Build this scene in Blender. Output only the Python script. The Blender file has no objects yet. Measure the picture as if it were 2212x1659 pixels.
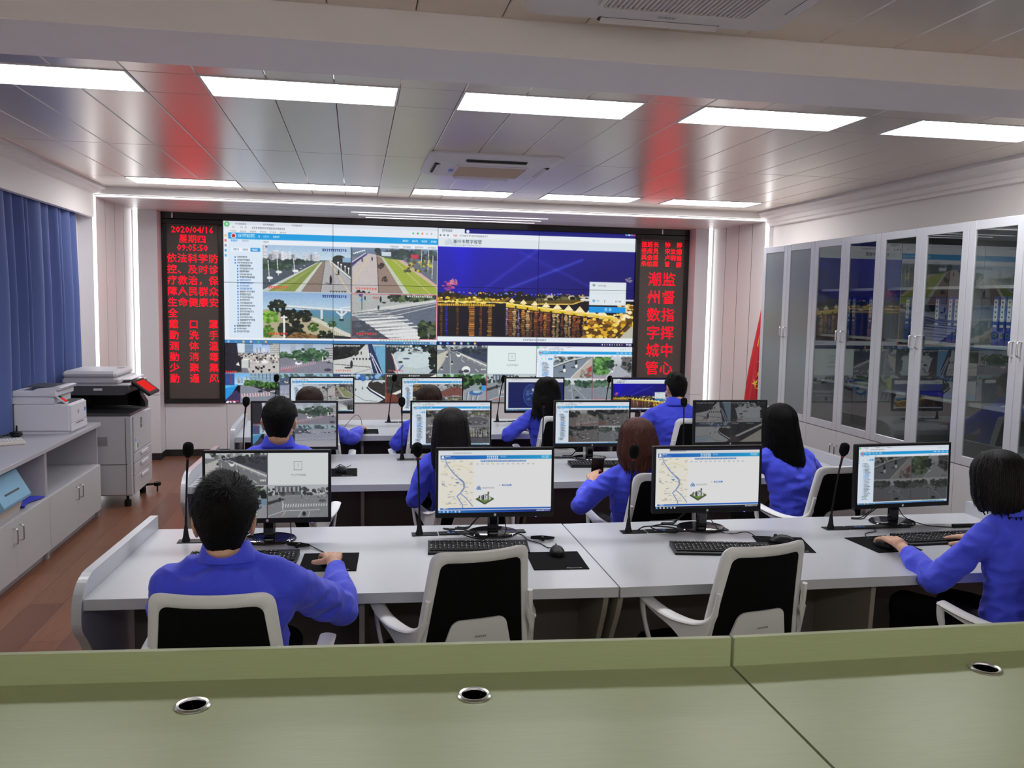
import bpy, bmesh, math, random
import numpy as np
from mathutils import Vector, Matrix, noise
from mathutils.bvhtree import BVHTree

scene = bpy.context.scene
COL = scene.collection
PI = math.pi
R = math.radians

# ------------------------------------------------------------------ camera
CAM_H = 1.83
yaw, pitch, roll = R(10.28), R(5.35), R(-1.05)
fw = Vector((math.sin(yaw) * math.cos(pitch), math.cos(yaw) * math.cos(pitch), -math.sin(pitch)))
rt = Vector((math.cos(yaw), -math.sin(yaw), 0))
dn = fw.cross(rt)
rt2 = rt * math.cos(roll) + dn * math.sin(roll)
dn2 = dn * math.cos(roll) - rt * math.sin(roll)
camd = bpy.data.cameras.new('camera')
camd.sensor_fit = 'HORIZONTAL'
camd.sensor_width = 36.0
camd.lens = 1870 / 2212 * 36.0
camd.clip_start = 0.05
cam = bpy.data.objects.new('camera', camd)
COL.objects.link(cam)
mw = Matrix.Identity(4)
for i in range(3):
    mw[i][0] = rt2[i]; mw[i][1] = -dn2[i]; mw[i][2] = -fw[i]
mw[0][3], mw[1][3], mw[2][3] = 0, 0, CAM_H
cam.matrix_world = mw
scene.camera = cam

# ------------------------------------------------------------------ world, exposure
w = bpy.data.worlds.new('world')
scene.world = w
w.use_nodes = True
w.node_tree.nodes['Background'].inputs[0].default_value = (0.6, 0.65, 0.75, 1)
w.node_tree.nodes['Background'].inputs[1].default_value = 0.15
scene.view_settings.view_transform = 'Standard'
scene.view_settings.look = 'None'
scene.view_settings.gamma = 1.0
scene.view_settings.use_curve_mapping = False
scene.view_settings.exposure = 0.0
PANEL_L = 17.0       # radiance of the ceiling light panels
STRIP_L = 3.6       # radiance of the LED strips
SCREEN_L = 0.92     # radiance of a white pixel on the screens
LED_L = 3.2         # radiance of the red LED lettering

# ------------------------------------------------------------------ materials
def mat(name, col, rough=0.5, metal=0.0, spec=0.5, noise_amt=0.0, noise_scale=40.0, bump=0.0, bump_scale=200.0, coat=0.0, sheen=0.0, stretch=None):
    m = bpy.data.materials.new(name)
    m.use_nodes = True
    nt = m.node_tree
    b = nt.nodes['Principled BSDF']
    b.inputs['Base Color'].default_value = (*col, 1)
    b.inputs['Roughness'].default_value = rough
    b.inputs['Metallic'].default_value = metal
    b.inputs['Specular IOR Level'].default_value = spec
    b.inputs['Coat Weight'].default_value = coat
    b.inputs['Sheen Weight'].default_value = sheen
    if noise_amt or bump:
        tc = nt.nodes.new('ShaderNodeTexCoord')
        mp = nt.nodes.new('ShaderNodeMapping')
        nt.links.new(tc.outputs['Object'], mp.inputs[0])
        if stretch: mp.inputs['Scale'].default_value = stretch
    if noise_amt:
        n = nt.nodes.new('ShaderNodeTexNoise')
        n.inputs['Scale'].default_value = noise_scale
        n.inputs['Detail'].default_value = 4
        r = nt.nodes.new('ShaderNodeMapRange')
        r.inputs[3].default_value = 1 - noise_amt
        r.inputs[4].default_value = 1 + noise_amt
        mx = nt.nodes.new('ShaderNodeMix'); mx.data_type = 'RGBA'; mx.blend_type = 'MULTIPLY'
        mx.inputs[0].default_value = 1
        mx.inputs[6].default_value = (*col, 1)
        nt.links.new(mp.outputs[0], n.inputs['Vector'])
        nt.links.new(n.outputs[0], r.inputs[0])
        nt.links.new(r.outputs[0], mx.inputs[7])
        nt.links.new(mx.outputs[2], b.inputs['Base Color'])
    if bump:
        n2 = nt.nodes.new('ShaderNodeTexNoise')
        n2.inputs['Scale'].default_value = bump_scale
        n2.inputs['Detail'].default_value = 3
        bp = nt.nodes.new('ShaderNodeBump')
        bp.inputs['Strength'].default_value = bump
        bp.inputs['Distance'].default_value = 0.01
        nt.links.new(mp.outputs[0], n2.inputs['Vector'])
        nt.links.new(n2.outputs[0], bp.inputs['Height'])
        nt.links.new(bp.outputs[0], b.inputs['Normal'])
    return m

def emat(name, col, strength, sampling='AUTO'):
    m = bpy.data.materials.new(name)
    m.use_nodes = True
    nt = m.node_tree
    nt.nodes.remove(nt.nodes['Principled BSDF'])
    e = nt.nodes.new('ShaderNodeEmission')
    e.inputs[0].default_value = (*col, 1)
    e.inputs[1].default_value = strength
    nt.links.new(e.outputs[0], nt.nodes['Material Output'].inputs[0])
    m.cycles.emission_sampling = sampling
    return m

def screen_mat(name, strength):
    m = bpy.data.materials.new(name)
    m.use_nodes = True
    nt = m.node_tree
    b = nt.nodes['Principled BSDF']
    b.inputs['Base Color'].default_value = (0.01, 0.01, 0.012, 1)
    b.inputs['Roughness'].default_value = 0.35
    b.inputs['Specular IOR Level'].default_value = 0.3
    a = nt.nodes.new('ShaderNodeAttribute')
    a.attribute_name = 'picture'
    nt.links.new(a.outputs['Color'], b.inputs['Emission Color'])
    b.inputs['Emission Strength'].default_value = strength
    m.cycles.emission_sampling = 'NONE'
    return m

def wood_floor():
    m = bpy.data.materials.new('laminate floor'); m.use_nodes = True
    nt = m.node_tree; b = nt.nodes['Principled BSDF']
    tc = nt.nodes.new('ShaderNodeTexCoord')
    mp = nt.nodes.new('ShaderNodeMapping')
    mp.inputs['Rotation'].default_value = (0, 0, R(90))
    br = nt.nodes.new('ShaderNodeTexBrick')
    br.inputs['Scale'].default_value = 1.0
    br.inputs['Brick Width'].default_value = 1.2
    br.inputs['Row Height'].default_value = 0.19
    br.inputs['Mortar Size'].default_value = 0.002
    br.inputs['Color1'].default_value = (0.225, 0.092, 0.048, 1)
    br.inputs['Color2'].default_value = (0.15, 0.06, 0.032, 1)
    br.inputs['Mortar'].default_value = (0.06, 0.025, 0.015, 1)
    mp2 = nt.nodes.new('ShaderNodeMapping')
    mp2.inputs['Scale'].default_value = (14, 1.2, 1)
    no = nt.nodes.new('ShaderNodeTexNoise')
    no.inputs['Scale'].default_value = 5; no.inputs['Detail'].default_value = 6
    r = nt.nodes.new('ShaderNodeMapRange'); r.inputs[3].default_value = 0.65; r.inputs[4].default_value = 1.35
    mx = nt.nodes.new('ShaderNodeMix'); mx.data_type = 'RGBA'; mx.blend_type = 'MULTIPLY'; mx.inputs[0].default_value = 1
    L = nt.links.new
    L(tc.outputs['Object'], mp.inputs[0]); L(mp.outputs[0], br.inputs['Vector'])
    L(tc.outputs['Object'], mp2.inputs[0]); L(mp2.outputs[0], no.inputs['Vector'])
    L(no.outputs[0], r.inputs[0]); L(br.outputs['Color'], mx.inputs[6]); L(r.outputs[0], mx.inputs[7])
    L(mx.outputs[2], b.inputs['Base Color'])
    b.inputs['Roughness'].default_value = 0.33
    return m

def glass_mat(name, tint=(0.94, 0.97, 0.96), rough=0.0, frost=False):
    m = bpy.data.materials.new(name); m.use_nodes = True
    nt = m.node_tree; nt.nodes.remove(nt.nodes['Principled BSDF'])
    L = nt.links.new
    tr = nt.nodes.new('ShaderNodeBsdfTransparent'); tr.inputs['Color'].default_value = (*tint, 1)
    body = tr.outputs[0]
    if frost:
        di = nt.nodes.new('ShaderNodeBsdfDiffuse'); di.inputs['Color'].default_value = (0.36, 0.38, 0.38, 1)
        tl = nt.nodes.new('ShaderNodeBsdfTranslucent'); tl.inputs['Color'].default_value = (0.8, 0.82, 0.82, 1)
        m1 = nt.nodes.new('ShaderNodeMixShader'); m1.inputs[0].default_value = 0.5
        m2 = nt.nodes.new('ShaderNodeMixShader'); m2.inputs[0].default_value = 0.22
        L(di.outputs[0], m1.inputs[1]); L(tl.outputs[0], m1.inputs[2])
        L(m1.outputs[0], m2.inputs[1]); L(tr.outputs[0], m2.inputs[2])
        body = m2.outputs[0]
    gl = nt.nodes.new('ShaderNodeBsdfGlossy'); gl.inputs['Roughness'].default_value = rough
    fr = nt.nodes.new('ShaderNodeFresnel'); fr.inputs['IOR'].default_value = 1.95
    ge = nt.nodes.new('ShaderNodeNewGeometry')          # reflect on the outer faces only
    iv = nt.nodes.new('ShaderNodeMath'); iv.operation = 'SUBTRACT'; iv.inputs[0].default_value = 1.0
    mu = nt.nodes.new('ShaderNodeMath'); mu.operation = 'MULTIPLY'
    mx = nt.nodes.new('ShaderNodeMixShader')
    L(ge.outputs['Backfacing'], iv.inputs[1]); L(iv.outputs[0], mu.inputs[0]); L(fr.outputs[0], mu.inputs[1])
    L(mu.outputs[0], mx.inputs[0]); L(body, mx.inputs[1]); L(gl.outputs[0], mx.inputs[2])
    L(mx.outputs[0], nt.nodes['Material Output'].inputs[0])
    return m

M = {}
M['paint'] = mat('warm white paint', (0.88, 0.835, 0.80), 0.6, noise_amt=0.02, noise_scale=3)
M['paint_lilac'] = mat('cool white paint', (0.84, 0.81, 0.82), 0.55, noise_amt=0.02, noise_scale=3)
M['clad'] = mat('pale grey cladding', (0.70, 0.675, 0.70), 0.4, noise_amt=0.02, noise_scale=5)
M['slat'] = mat('off white wall panel', (0.72, 0.67, 0.65), 0.35)
M['dark'] = mat('dark backing', (0.02, 0.02, 0.02), 0.6)
M['black'] = mat('black plastic', (0.008, 0.008, 0.009), 0.42, spec=0.25, bump=0.05, bump_scale=600)
M['black_gloss'] = mat('glossy black plastic', (0.008, 0.008, 0.010), 0.08, spec=0.6)
M['black_frame'] = mat('black brushed frame', (0.02, 0.018, 0.018), 0.25, metal=0.3)
M['foam'] = mat('black foam', (0.006, 0.006, 0.006), 0.95, spec=0.1, bump=0.4, bump_scale=900)
M['base_black'] = mat('black baseboard', (0.02, 0.019, 0.02), 0.3)
M['floor'] = wood_floor()
M['alu'] = mat('satin aluminium ceiling tile', (0.70, 0.635, 0.565), 0.28, metal=0.72, noise_amt=0.03, noise_scale=2)
M['frame_white'] = mat('white lamp frame', (0.8, 0.8, 0.8), 0.4)
M['lamp'] = emat('lamp diffuser', (0.97, 0.98, 1.0), PANEL_L)
M['strip'] = emat('led strip', (0.96, 0.97, 1.0), STRIP_L)
M['led_red'] = emat('red led', (1.0, 0.002, 0.010), LED_L)
M['led_panel'] = mat('led panel face', (0.085, 0.065, 0.055), 0.45, noise_amt=0.05, noise_scale=300)
M['desk'] = mat('white desk laminate', (0.515, 0.525, 0.56), 0.28, noise_amt=0.015, noise_scale=30)
M['desk_edge'] = mat('white desk edging', (0.50, 0.50, 0.54), 0.4)
M['taupe'] = mat('taupe panel', (0.15, 0.125, 0.115), 0.6, noise_amt=0.04, noise_scale=60)
M['desk_leg'] = mat('cream leg panel', (0.30, 0.26, 0.22), 0.5)
M['green'] = mat('olive green veneer', (0.335, 0.385, 0.195), 0.33, spec=0.35, noise_amt=0.10, noise_scale=9, stretch=(1.2, 26, 26))
M['steel'] = mat('brushed steel', (0.62, 0.62, 0.62), 0.25, metal=1.0)
M['chrome'] = mat('chrome', (0.8, 0.8, 0.8), 0.1, metal=1.0)
M['chair_white'] = mat('white plastic', (0.80, 0.80, 0.81), 0.35)
M['chair_mesh'] = mat('black mesh fabric', (0.004, 0.004, 0.0045), 0.9, spec=0.12, bump=0.3, bump_scale=700)
M['grey_case'] = mat('light grey casing', (0.50, 0.49, 0.51), 0.45)
M['white_case'] = mat('white casing', (0.70, 0.69, 0.74), 0.35)
M['mid_grey'] = mat('mid grey plastic', (0.28, 0.28, 0.29), 0.5)
M['dark_grey'] = mat('dark grey plastic', (0.055, 0.055, 0.06), 0.45)
M['cab'] = mat('pale grey laminate', (0.45, 0.44, 0.475), 0.4)
M['cab_white'] = mat('grey white laminate', (0.54, 0.53, 0.535), 0.45, noise_amt=0.02, noise_scale=50)
M['cab_frame'] = mat('silver white aluminium', (0.58, 0.58, 0.61), 0.3, metal=0.25)
M['cab_in'] = mat('cabinet interior', (0.30, 0.30, 0.30), 0.6)
M['curtain'] = mat('blue curtain fabric', (0.085, 0.125, 0.33), 0.75, noise_amt=0.08, noise_scale=120, sheen=0.3)
M['shirt'] = mat('blue cotton', (0.050, 0.072, 0.78), 0.75, noise_amt=0.06, noise_scale=14, bump=0.55, bump_scale=22, sheen=0.15)
M['pants'] = mat('black trousers', (0.006, 0.006, 0.008), 0.85, spec=0.15)
M['skin'] = mat('skin', (0.60, 0.34, 0.23), 0.5, noise_amt=0.05, noise_scale=20)
M['eye'] = mat('eye', (0.5, 0.48, 0.45), 0.15)
M['shoe'] = mat('black shoe', (0.012, 0.012, 0.012), 0.35)
M['white_mark'] = mat('white print', (0.7, 0.7, 0.7), 0.5)
M['binder'] = mat('blue binder', (0.035, 0.085, 0.42), 0.35)
M['paper'] = mat('paper', (0.75, 0.75, 0.73), 0.7)
M['paper_blue'] = mat('blue folder', (0.04, 0.07, 0.50), 0.45)
M['cloth_blue'] = mat('blue cloth', (0.02, 0.03, 0.42), 0.8)
M['printer_blue'] = mat('light blue casing', (0.20, 0.40, 0.56), 0.4)
M['cream'] = mat('cream plastic', (0.66, 0.60, 0.54), 0.45)
M['flag_red'] = mat('red flag satin', (0.52, 0.010, 0.018), 0.5)
M['flag_gold'] = mat('gold fabric', (0.75, 0.50, 0.04), 0.5)
M['beige_filter'] = mat('beige air filter', (0.52, 0.40, 0.28), 0.9, noise_amt=0.1, noise_scale=30)
M['ac_white'] = mat('white grey plastic', (0.66, 0.63, 0.64), 0.4)
M['blue_mark'] = mat('blue sticker', (0.08, 0.25, 0.65), 0.5)
M['green_mark'] = mat('green sticker', (0.05, 0.3, 0.08), 0.5)
M['glass'] = glass_mat('grey glass', (0.76, 0.79, 0.78))
M['frost'] = glass_mat('frosted glass', (0.85, 0.88, 0.87), 0.25, frost=True)
M['screen'] = screen_mat('lit screen', SCREEN_L)
M['screen_dim'] = screen_mat('lit monitor screen', SCREEN_L * 0.85)
M['led_blue'] = emat('blue power light', (0.2, 0.1, 1.0), 3.0, 'NONE')
M['red_touch'] = emat('red touch screen', (1.0, 0.035, 0.03), 0.75, 'NONE')
M['hair_black'] = mat('black hair', (0.0035, 0.0032, 0.0034), 0.5, spec=0.12, noise_amt=0.75, noise_scale=26, bump=0.6, bump_scale=60, stretch=(6, 6, 0.5))
M['hair_soft'] = mat('dark hair', (0.006, 0.0042, 0.004), 0.46, spec=0.25, noise_amt=0.75, noise_scale=26, bump=0.5, bump_scale=60, stretch=(6, 6, 0.4))
M['hair_brown'] = mat('brown hair', (0.030, 0.011, 0.0065), 0.44, spec=0.3, noise_amt=0.75, noise_scale=26, bump=0.5, bump_scale=60, stretch=(6, 6, 0.4))
M['hair_red'] = mat('reddish brown hair', (0.070, 0.016, 0.008), 0.42, spec=0.32, noise_amt=0.75, noise_scale=26, bump=0.5, bump_scale=60, stretch=(6, 6, 0.4))

# ------------------------------------------------------------------ mesh helpers
class MB:
    """collects shapes; build() links them as ONE mesh object"""
    def __init__(s):
        s.v = []; s.f = []; s.M = None
    def add(s, vs, fs):
        o = len(s.v)
        if s.M is not None:
            vs = [s.M @ Vector(p) for p in vs]
        s.v += [tuple(p) for p in vs]
        s.f += [tuple(i + o for i in f) for f in fs]
        return s
    def box(s, x0, x1, y0, y1, z0, z1, b=0.0):
        lo = (min(x0, x1), min(y0, y1), min(z0, z1)); hi = (max(x0, x1), max(y0, y1), max(z0, z1))
        if b <= 0:
            vs = [(lo[0] if i & 1 == 0 else hi[0], lo[1] if i & 2 == 0 else hi[1], lo[2] if i & 4 == 0 else hi[2]) for i in range(8)]
            return s.add(vs, [(0, 2, 3, 1), (4, 5, 7, 6), (0, 1, 5, 4), (2, 6, 7, 3), (0, 4, 6, 2), (1, 3, 7, 5)])
        b = min(b, 0.49 * min(hi[i] - lo[i] for i in range(3)))
        vs = []; idx = {}
        for i in range(8):
            c = [lo[k] if not (i >> k) & 1 else hi[k] for k in range(3)]
            for k in range(3):
                p = [c[j] + (b if not (i >> j) & 1 else -b) for j in range(3)]
                p[k] = c[k]
                idx[(i, k)] = len(vs); vs.append(p)
        fs = []
        for k in range(3):
            a, c = (k + 1) % 3, (k + 2) % 3
            for sgn in (0, 1):
                q = [(0, 0), (1, 0), (1, 1), (0, 1)]
                if not sgn: q.reverse()
                fs.append([idx[((sgn << k) | (u << a) | (v << c), k)] for u, v in q])
        for k in range(3):
            a, c = (k + 1) % 3, (k + 2) % 3
            for u in (0, 1):
                for v in (0, 1):
                    i0 = (u << a) | (v << c); i1 = i0 | (1 << k)
                    f = [idx[(i0, a)], idx[(i1, a)], idx[(i1, c)], idx[(i0, c)]]
                    if u != v: f.reverse()
                    fs.append(f[::-1])
        for i in range(8):
            f = [idx[(i, 0)], idx[(i, 1)], idx[(i, 2)]]
            if bin(i).count('1') % 2 == 0: f.reverse()
            fs.append(f)
        return s.add(vs, fs)
    def rings(s, rings, cap=True, closed=True):
        n = len(rings[0]); vs = [p for r in rings for p in r]; fs = []
        for i in range(len(rings) - 1):
            for j in range(n if closed else n - 1):
                k = (j + 1) % n
                fs.append((i * n + j, i * n + k, (i + 1) * n + k, (i + 1) * n + j))
        if cap:
            fs.append(tuple(range(n))[::-1]); fs.append(tuple((len(rings) - 1) * n + j for j in range(n)))
        return s.add(vs, fs)
    def tube(s, path, r, seg=8, cap=True, flat=None, up=(0, 0, 1)):
        """r: radius or list; flat: list/number of second radius along 'up'"""
        P = [Vector(p) for p in path]; n = len(P); rings = []
        upv = Vector(up); prev = None
        for i in range(n):
            t = (P[min(i + 1, n - 1)] - P[max(i - 1, 0)])
            if t.length < 1e-9: t = Vector((0, 0, 1))
            t.normalize()
            if prev is None:
                a = upv.cross(t)
                if a.length < 1e-3: a = Vector((1, 0, 0)).cross(t)
            else:
                a = prev - t * prev.dot(t)
            a.normalize(); prev = a; b = t.cross(a)
            ra = r[i] if isinstance(r, (list, tuple)) else r
            rb = ra if flat is None else (flat[i] if isinstance(flat, (list, tuple)) else flat)
            rings.append([P[i] + a * (ra * math.cos(q)) + b * (rb * math.sin(q)) for q in (2 * PI * k / seg for k in range(seg))])
        return s.rings(rings, cap)
    def lathe(s, prof, seg=20, c=(0, 0, 0), cap=True):
        rings = [[(c[0] + r * math.cos(2 * PI * k / seg), c[1] + r * math.sin(2 * PI * k / seg), c[2] + z) for k in range(seg)] for r, z in prof]
        return s.rings(rings, cap)
    def ell(s, c, r, nu=16, nv=10, rot=None):
        rings = []
        for i in range(nv + 1):
            t = PI * (i + 0.02 if i == 0 else i - 0.02 if i == nv else i) / nv
            ring = []
            for k in range(nu):
                p = Vector((r[0] * math.sin(t) * math.cos(2 * PI * k / nu), r[1] * math.sin(t) * math.sin(2 * PI * k / nu), -r[2] * math.cos(t)))
                if rot is not None: p = rot @ p
                ring.append(Vector(c) + p)
            rings.append(ring)
        return s.rings(rings)
    def cap(s, a, b, ra, rb, seg=10):
        """a tapered limb segment with round ends"""
        s.tube([a, b], [ra, rb], seg)
        s.ell(a, (ra, ra, ra), seg, 6); s.ell(b, (rb, rb, rb), seg, 6)
        return s
    def prism(s, poly, axis, a, b):
        """extrude a 2D outline along an axis; the outline is (y,z), (x,z) or (x,y)"""
        def P(u, v, t): return (t, u, v) if axis == 0 else (u, t, v) if axis == 1 else (u, v, t)
        n = len(poly)
        area = sum(poly[i][0] * poly[(i + 1) % n][1] - poly[(i + 1) % n][0] * poly[i][1] for i in range(n))
        if (area < 0) != (axis == 1): poly = poly[::-1]
        if a > b: a, b = b, a
        vs = [P(u, v, a) for u, v in poly] + [P(u, v, b) for u, v in poly]
        fs = [tuple(range(n))[::-1], tuple(range(n, 2 * n))] + [(i, (i + 1) % n, n + (i + 1) % n, n + i) for i in range(n)]
        return s.add(vs, fs)
    def sheet(s, fn, nu, nv, th):
        """fn(u,v) -> (point); a curved sheet with thickness th along its normal"""
        g = [[Vector(fn(i / nu, j / nv)) for i in range(nu + 1)] for j in range(nv + 1)]
        back = []
        for j in range(nv + 1):
            row = []
            for i in range(nu + 1):
                du = g[j][min(i + 1, nu)] - g[j][max(i - 1, 0)]
                dv = g[min(j + 1, nv)][i] - g[max(j - 1, 0)][i]
                n = du.cross(dv)
                if n.length > 0: n.normalize()
                row.append(g[j][i] - n * th)
            back.append(row)
        W = nu + 1; N = W * (nv + 1)
        vs = [p for r in g for p in r] + [p for r in back for p in r]; fs = []
        for j in range(nv):
            for i in range(nu):
                a = j * W + i
                fs.append((a, a + 1, a + W + 1, a + W)); fs.append((N + a, N + a + W, N + a + W + 1, N + a + 1))
        for i in range(nu):
            fs.append((i, N + i, N + i + 1, i + 1)); a = nv * W + i; fs.append((a, a + 1, N + a + 1, N + a))
        for j in range(nv):
            a = j * W; fs.append((a, a + W, N + a + W, N + a)); a = j * W + nu; fs.append((a, N + a, N + a + W, a + W))
        return s.add(vs, fs)
    def mesh(s, name, smooth=35):
        me = bpy.data.meshes.new(name)
        me.from_pydata(s.v, [], s.f)
        me.validate()
        if smooth:
            me.polygons.foreach_set('use_smooth', [True] * len(me.polygons))
            me.set_sharp_from_angle(angle=R(smooth))
        return me
    def build(s, name, m, parent=None, smooth=35):
        me = s.mesh(name, smooth)
        me.materials.append(m)
        return link(name, me, parent)

def link(name, data, parent=None):
    o = bpy.data.objects.new(name, data)
    COL.objects.link(o)
    if parent is not None: o.parent = parent
    return o

def tag(o, label, cat, group=None, kind=None):
    o['label'] = label; o['category'] = cat
    if group: o['group'] = group
    if kind: o['kind'] = kind
    return o

def thing(name, label, cat, loc=(0, 0, 0), rz=0.0, group=None):
    o = bpy.data.objects.new(name, None)
    COL.objects.link(o)
    o.empty_display_size = 0.1
    o.location = loc; o.rotation_euler = (0, 0, rz)
    return tag(o, label, cat, group)

def struct(o):
    o['kind'] = 'structure'
    return o

def copy_tree(o, parent=None):
    c = o.copy(); COL.objects.link(c)
    if parent is not None: c.parent = parent
    for ch in [k for k in o.children]: copy_tree(ch, c)
    return c

def dup(o, label, loc, rz=0.0, group=None):
    c = copy_tree(o)
    c.location = loc; c.rotation_euler = (0, 0, rz); c['label'] = label
    if group: c['group'] = group
    return c

def smooth_path(pts, n=8):
    """Catmull-Rom through the points"""
    P = [Vector(p) for p in pts]; out = []
    for i in range(len(P) - 1):
        a, b, c, d = P[max(i - 1, 0)], P[i], P[i + 1], P[min(i + 2, len(P) - 1)]
        for k in range(n):
            t = k / n
            out.append(0.5 * ((2 * b) + (c - a) * t + (2 * a - 5 * b + 4 * c - d) * t * t + (3 * b - a - 3 * c + d) * t ** 3))
    out.append(P[-1])
    return out

def text_mesh(s, size, res=2, align='CENTER', bold=0.0):
    """flat lettering as a mesh in the XY plane"""
    c = bpy.data.curves.new('lettering', 'FONT')
    c.body = s; c.size = size; c.resolution_u = res; c.align_x = align; c.offset = bold
    o = bpy.data.objects.new('lettering', c)
    COL.objects.link(o)
    dg = bpy.context.evaluated_depsgraph_get(); dg.update()
    me = bpy.data.meshes.new_from_object(o.evaluated_get(dg))
    bpy.data.objects.remove(o); bpy.data.curves.remove(c)
    return me

def add_text(mb, s, size, mtx, res=2, align='CENTER', bold=0.0):
    me = text_mesh(s, size, res, align, bold)
    mb.add([mtx @ v.co for v in me.vertices], [tuple(p.vertices) for p in me.polygons])
    bpy.data.meshes.remove(me)

def wall_text(x, y, z):
    """lettering that stands upright and faces the camera side (-Y)"""
    return Matrix.Translation((x, y, z)) @ Matrix.Rotation(R(90), 4, 'X')
# ------------------------------------------------------------------ room shell
XL, XR, ZC, YB = -2.62, 4.52, 2.87, 10.45
struct(MB().box(XL - 0.2, XR + 0.2, -2.2, YB + 0.1, -0.1, 0).build('floor', M['floor'], smooth=0))
struct(MB().box(XL - 0.15, XL, -2.2, YB, 0, 3.0).build('wall_left', M['paint_lilac'], smooth=0))
struct(MB().box(XR, XR + 0.15, -2.2, YB, 0, 3.0).build('wall_right', M['paint'], smooth=0))
struct(MB().box(XL - 0.15, XR + 0.15, -2.2, -2.05, 0, 3.0).build('wall_front', M['paint'], smooth=0))
struct(MB().box(XL - 0.15, XR + 0.15, YB, YB + 0.12, 0, 3.0).build('wall_back', M['paint_lilac'], smooth=0))
struct(MB().box(XL, XR, -2.05, 2.12, 0, 0.2).build('floor_platform', M['floor'], smooth=0))
# cladding below the screens: panels with joints, black baseboard
b = MB()
for x0, x1 in ((-2.15, -1.47), (-1.47, -0.25), (-0.25, 0.97), (0.97, 2.19), (2.19, 3.41), (3.41, 4.10)):
    b.box(x0 + 0.002, x1 - 0.002, 10.40, YB, 0.075, 0.612, 0.002)
struct(b.build('wall_back_cladding', M['clad'], smooth=0))
struct(MB().box(-2.15, 4.10, 10.39, YB, 0, 0.075).build('baseboard_back', M['base_black'], smooth=0))

# ceiling: satin aluminium strips with open joints
PW = 0.3155
X0 = -0.72 - PW * 0.12
xs = [-0.735 + PW * k for k in range(-6, 17)]
ysn = [-2.05, -1.62, -1.20, 0.6, 3.25]
ysf = [3.72, 4.385, 4.80, 6.45, 8.185, 8.63, 9.02]
LX = [-0.735 + 4 * PW * k for k in range(-1, 4)]          # left ends of the lamps (three strips long)
def lampcell(i, y0):
    k = (i - 6) % 4
    return k < 3 and -2.1 < xs[i] < 4.0
b = MB(); g = 0.0016
for ys, lamps in ((ysn, (-1.62,)), (ysf, (4.385, 8.185))):
    for j in range(len(ys) - 1):
        for i in range(len(xs) - 1):
            if ys[j] in lamps and lampcell(i, ys[j]): continue
            x0, x1 = max(xs[i], -2.36 - 0.2), min(xs[i + 1], 4.36)
            if x1 - x0 < 0.01: continue
            b.box(x0 + g, x1 - g, ys[j] + g, ys[j + 1] - g, ZC, ZC + 0.015, 0.004)
struct(b.build('ceiling', M['alu'], smooth=0))
struct(MB().box(XL - 0.1, XR + 0.1, -2.2, YB + 0.1, ZC + 0.05, ZC + 0.15).build('ceiling_slab', M['dark'], smooth=0))
# beam across the room
struct(MB().box(XL, XR, 3.25, 3.72, 2.745, ZC + 0.05, 0.004).build('ceiling_beam', M['paint_lilac'], smooth=0))
# cornices, curtain box
pl = [(-2.36, ZC + 0.02), (-2.36, ZC - 0.022), (-2.395, ZC - 0.03), (-2.41, ZC - 0.06), (-2.47, ZC - 0.075), (-2.47, 2.575), (-2.52, 2.575), (-2.52, 2.70), (XL, 2.70), (XL, ZC + 0.02)]
struct(MB().prism(pl, 1, 3.72, 9.0).build('trim_1', M['paint'], smooth=0))
struct(MB().prism(pl, 1, -2.05, 3.25).build('trim_2', M['paint'], smooth=0))
pr = [(4.34, ZC + 0.02), (4.34, ZC - 0.02), (4.36, ZC - 0.03), (4.37, ZC - 0.06), (4.44, ZC - 0.075), (4.44, ZC - 0.115), (4.462, ZC - 0.125), (4.462, ZC - 0.15), (XR, ZC - 0.15), (XR, ZC + 0.02)]
struct(MB().prism(pr, 1, 3.72, 9.0).build('trim_3', M['paint'], smooth=0))
struct(MB().prism(pr, 1, -2.05, 3.25).build('trim_4', M['paint'], smooth=0))
# portal: bulkhead, soffit with grooves and light slots, jambs of upright panels, piers
struct(MB().box(XL, XR, 9.0, 9.05, 2.80, ZC + 0.05).build('trim_5', M['paint'], smooth=0))
b = MB()
ysl = [9.06, 9.45, 9.56, 9.78, 9.89, 10.11, 10.22, 10.45]
cuts = [9.06, 9.34, 9.62, 9.90, 10.18, 10.45]
SLOT = [(9.62, -0.05, 2.12), (9.90, 0.03, 2.10), (10.18, 0.11, 2.08)]
for i in range(len(cuts) - 1):
    b.box(-2.47, 4.47, cuts[i] + 0.006, cuts[i + 1] - 0.006, 2.775, 2.80, 0.002)
struct(b.build('ceiling_soffit', M['slat'], smooth=0))
struct(MB().box(-2.5, 4.5, 9.05, 10.45, 2.801, 2.82).build('ceiling_soffit_backing', M['mid_grey'], smooth=0))
def jamb(name, xa, xb, sgn):
    """four upright panels between the outer (y 9.06) and the inner (y 10.12) light strips"""
    b = MB(); n = 4; ya, yb = 9.03, 10.16
    for k in range(n):
        t0, t1 = k / n, (k + 1) / n
        y0, y1 = ya + (yb - ya) * t0 + 0.006, ya + (yb - ya) * t1 - 0.006
        x0, x1 = xa + (xb - xa) * t0, xa + (xb - xa) * t1
        b.prism([(x0, y0), (x1, y1), (x1 + sgn * 0.03, y1), (x0 + sgn * 0.03, y0)], 2, 0.075, 2.775)
    o = struct(b.build(name, M['slat'], smooth=0))
    b = MB()
    for k in range(1, n):
        y = ya + (yb - ya) * k / n; x = xa + (xb - xa) * k / n
        b.box(x + sgn * 0.0015, x + sgn * 0.02, y - 0.0055, y + 0.0055, 0.075, 2.775)
    struct(b.build(name + '_trim', M['black_gloss'], smooth=0))
    return o
jamb('wall_left_jamb', -2.47, -2.41, -1)
jamb('wall_right_jamb', 4.465, 4.335, 1)
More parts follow.
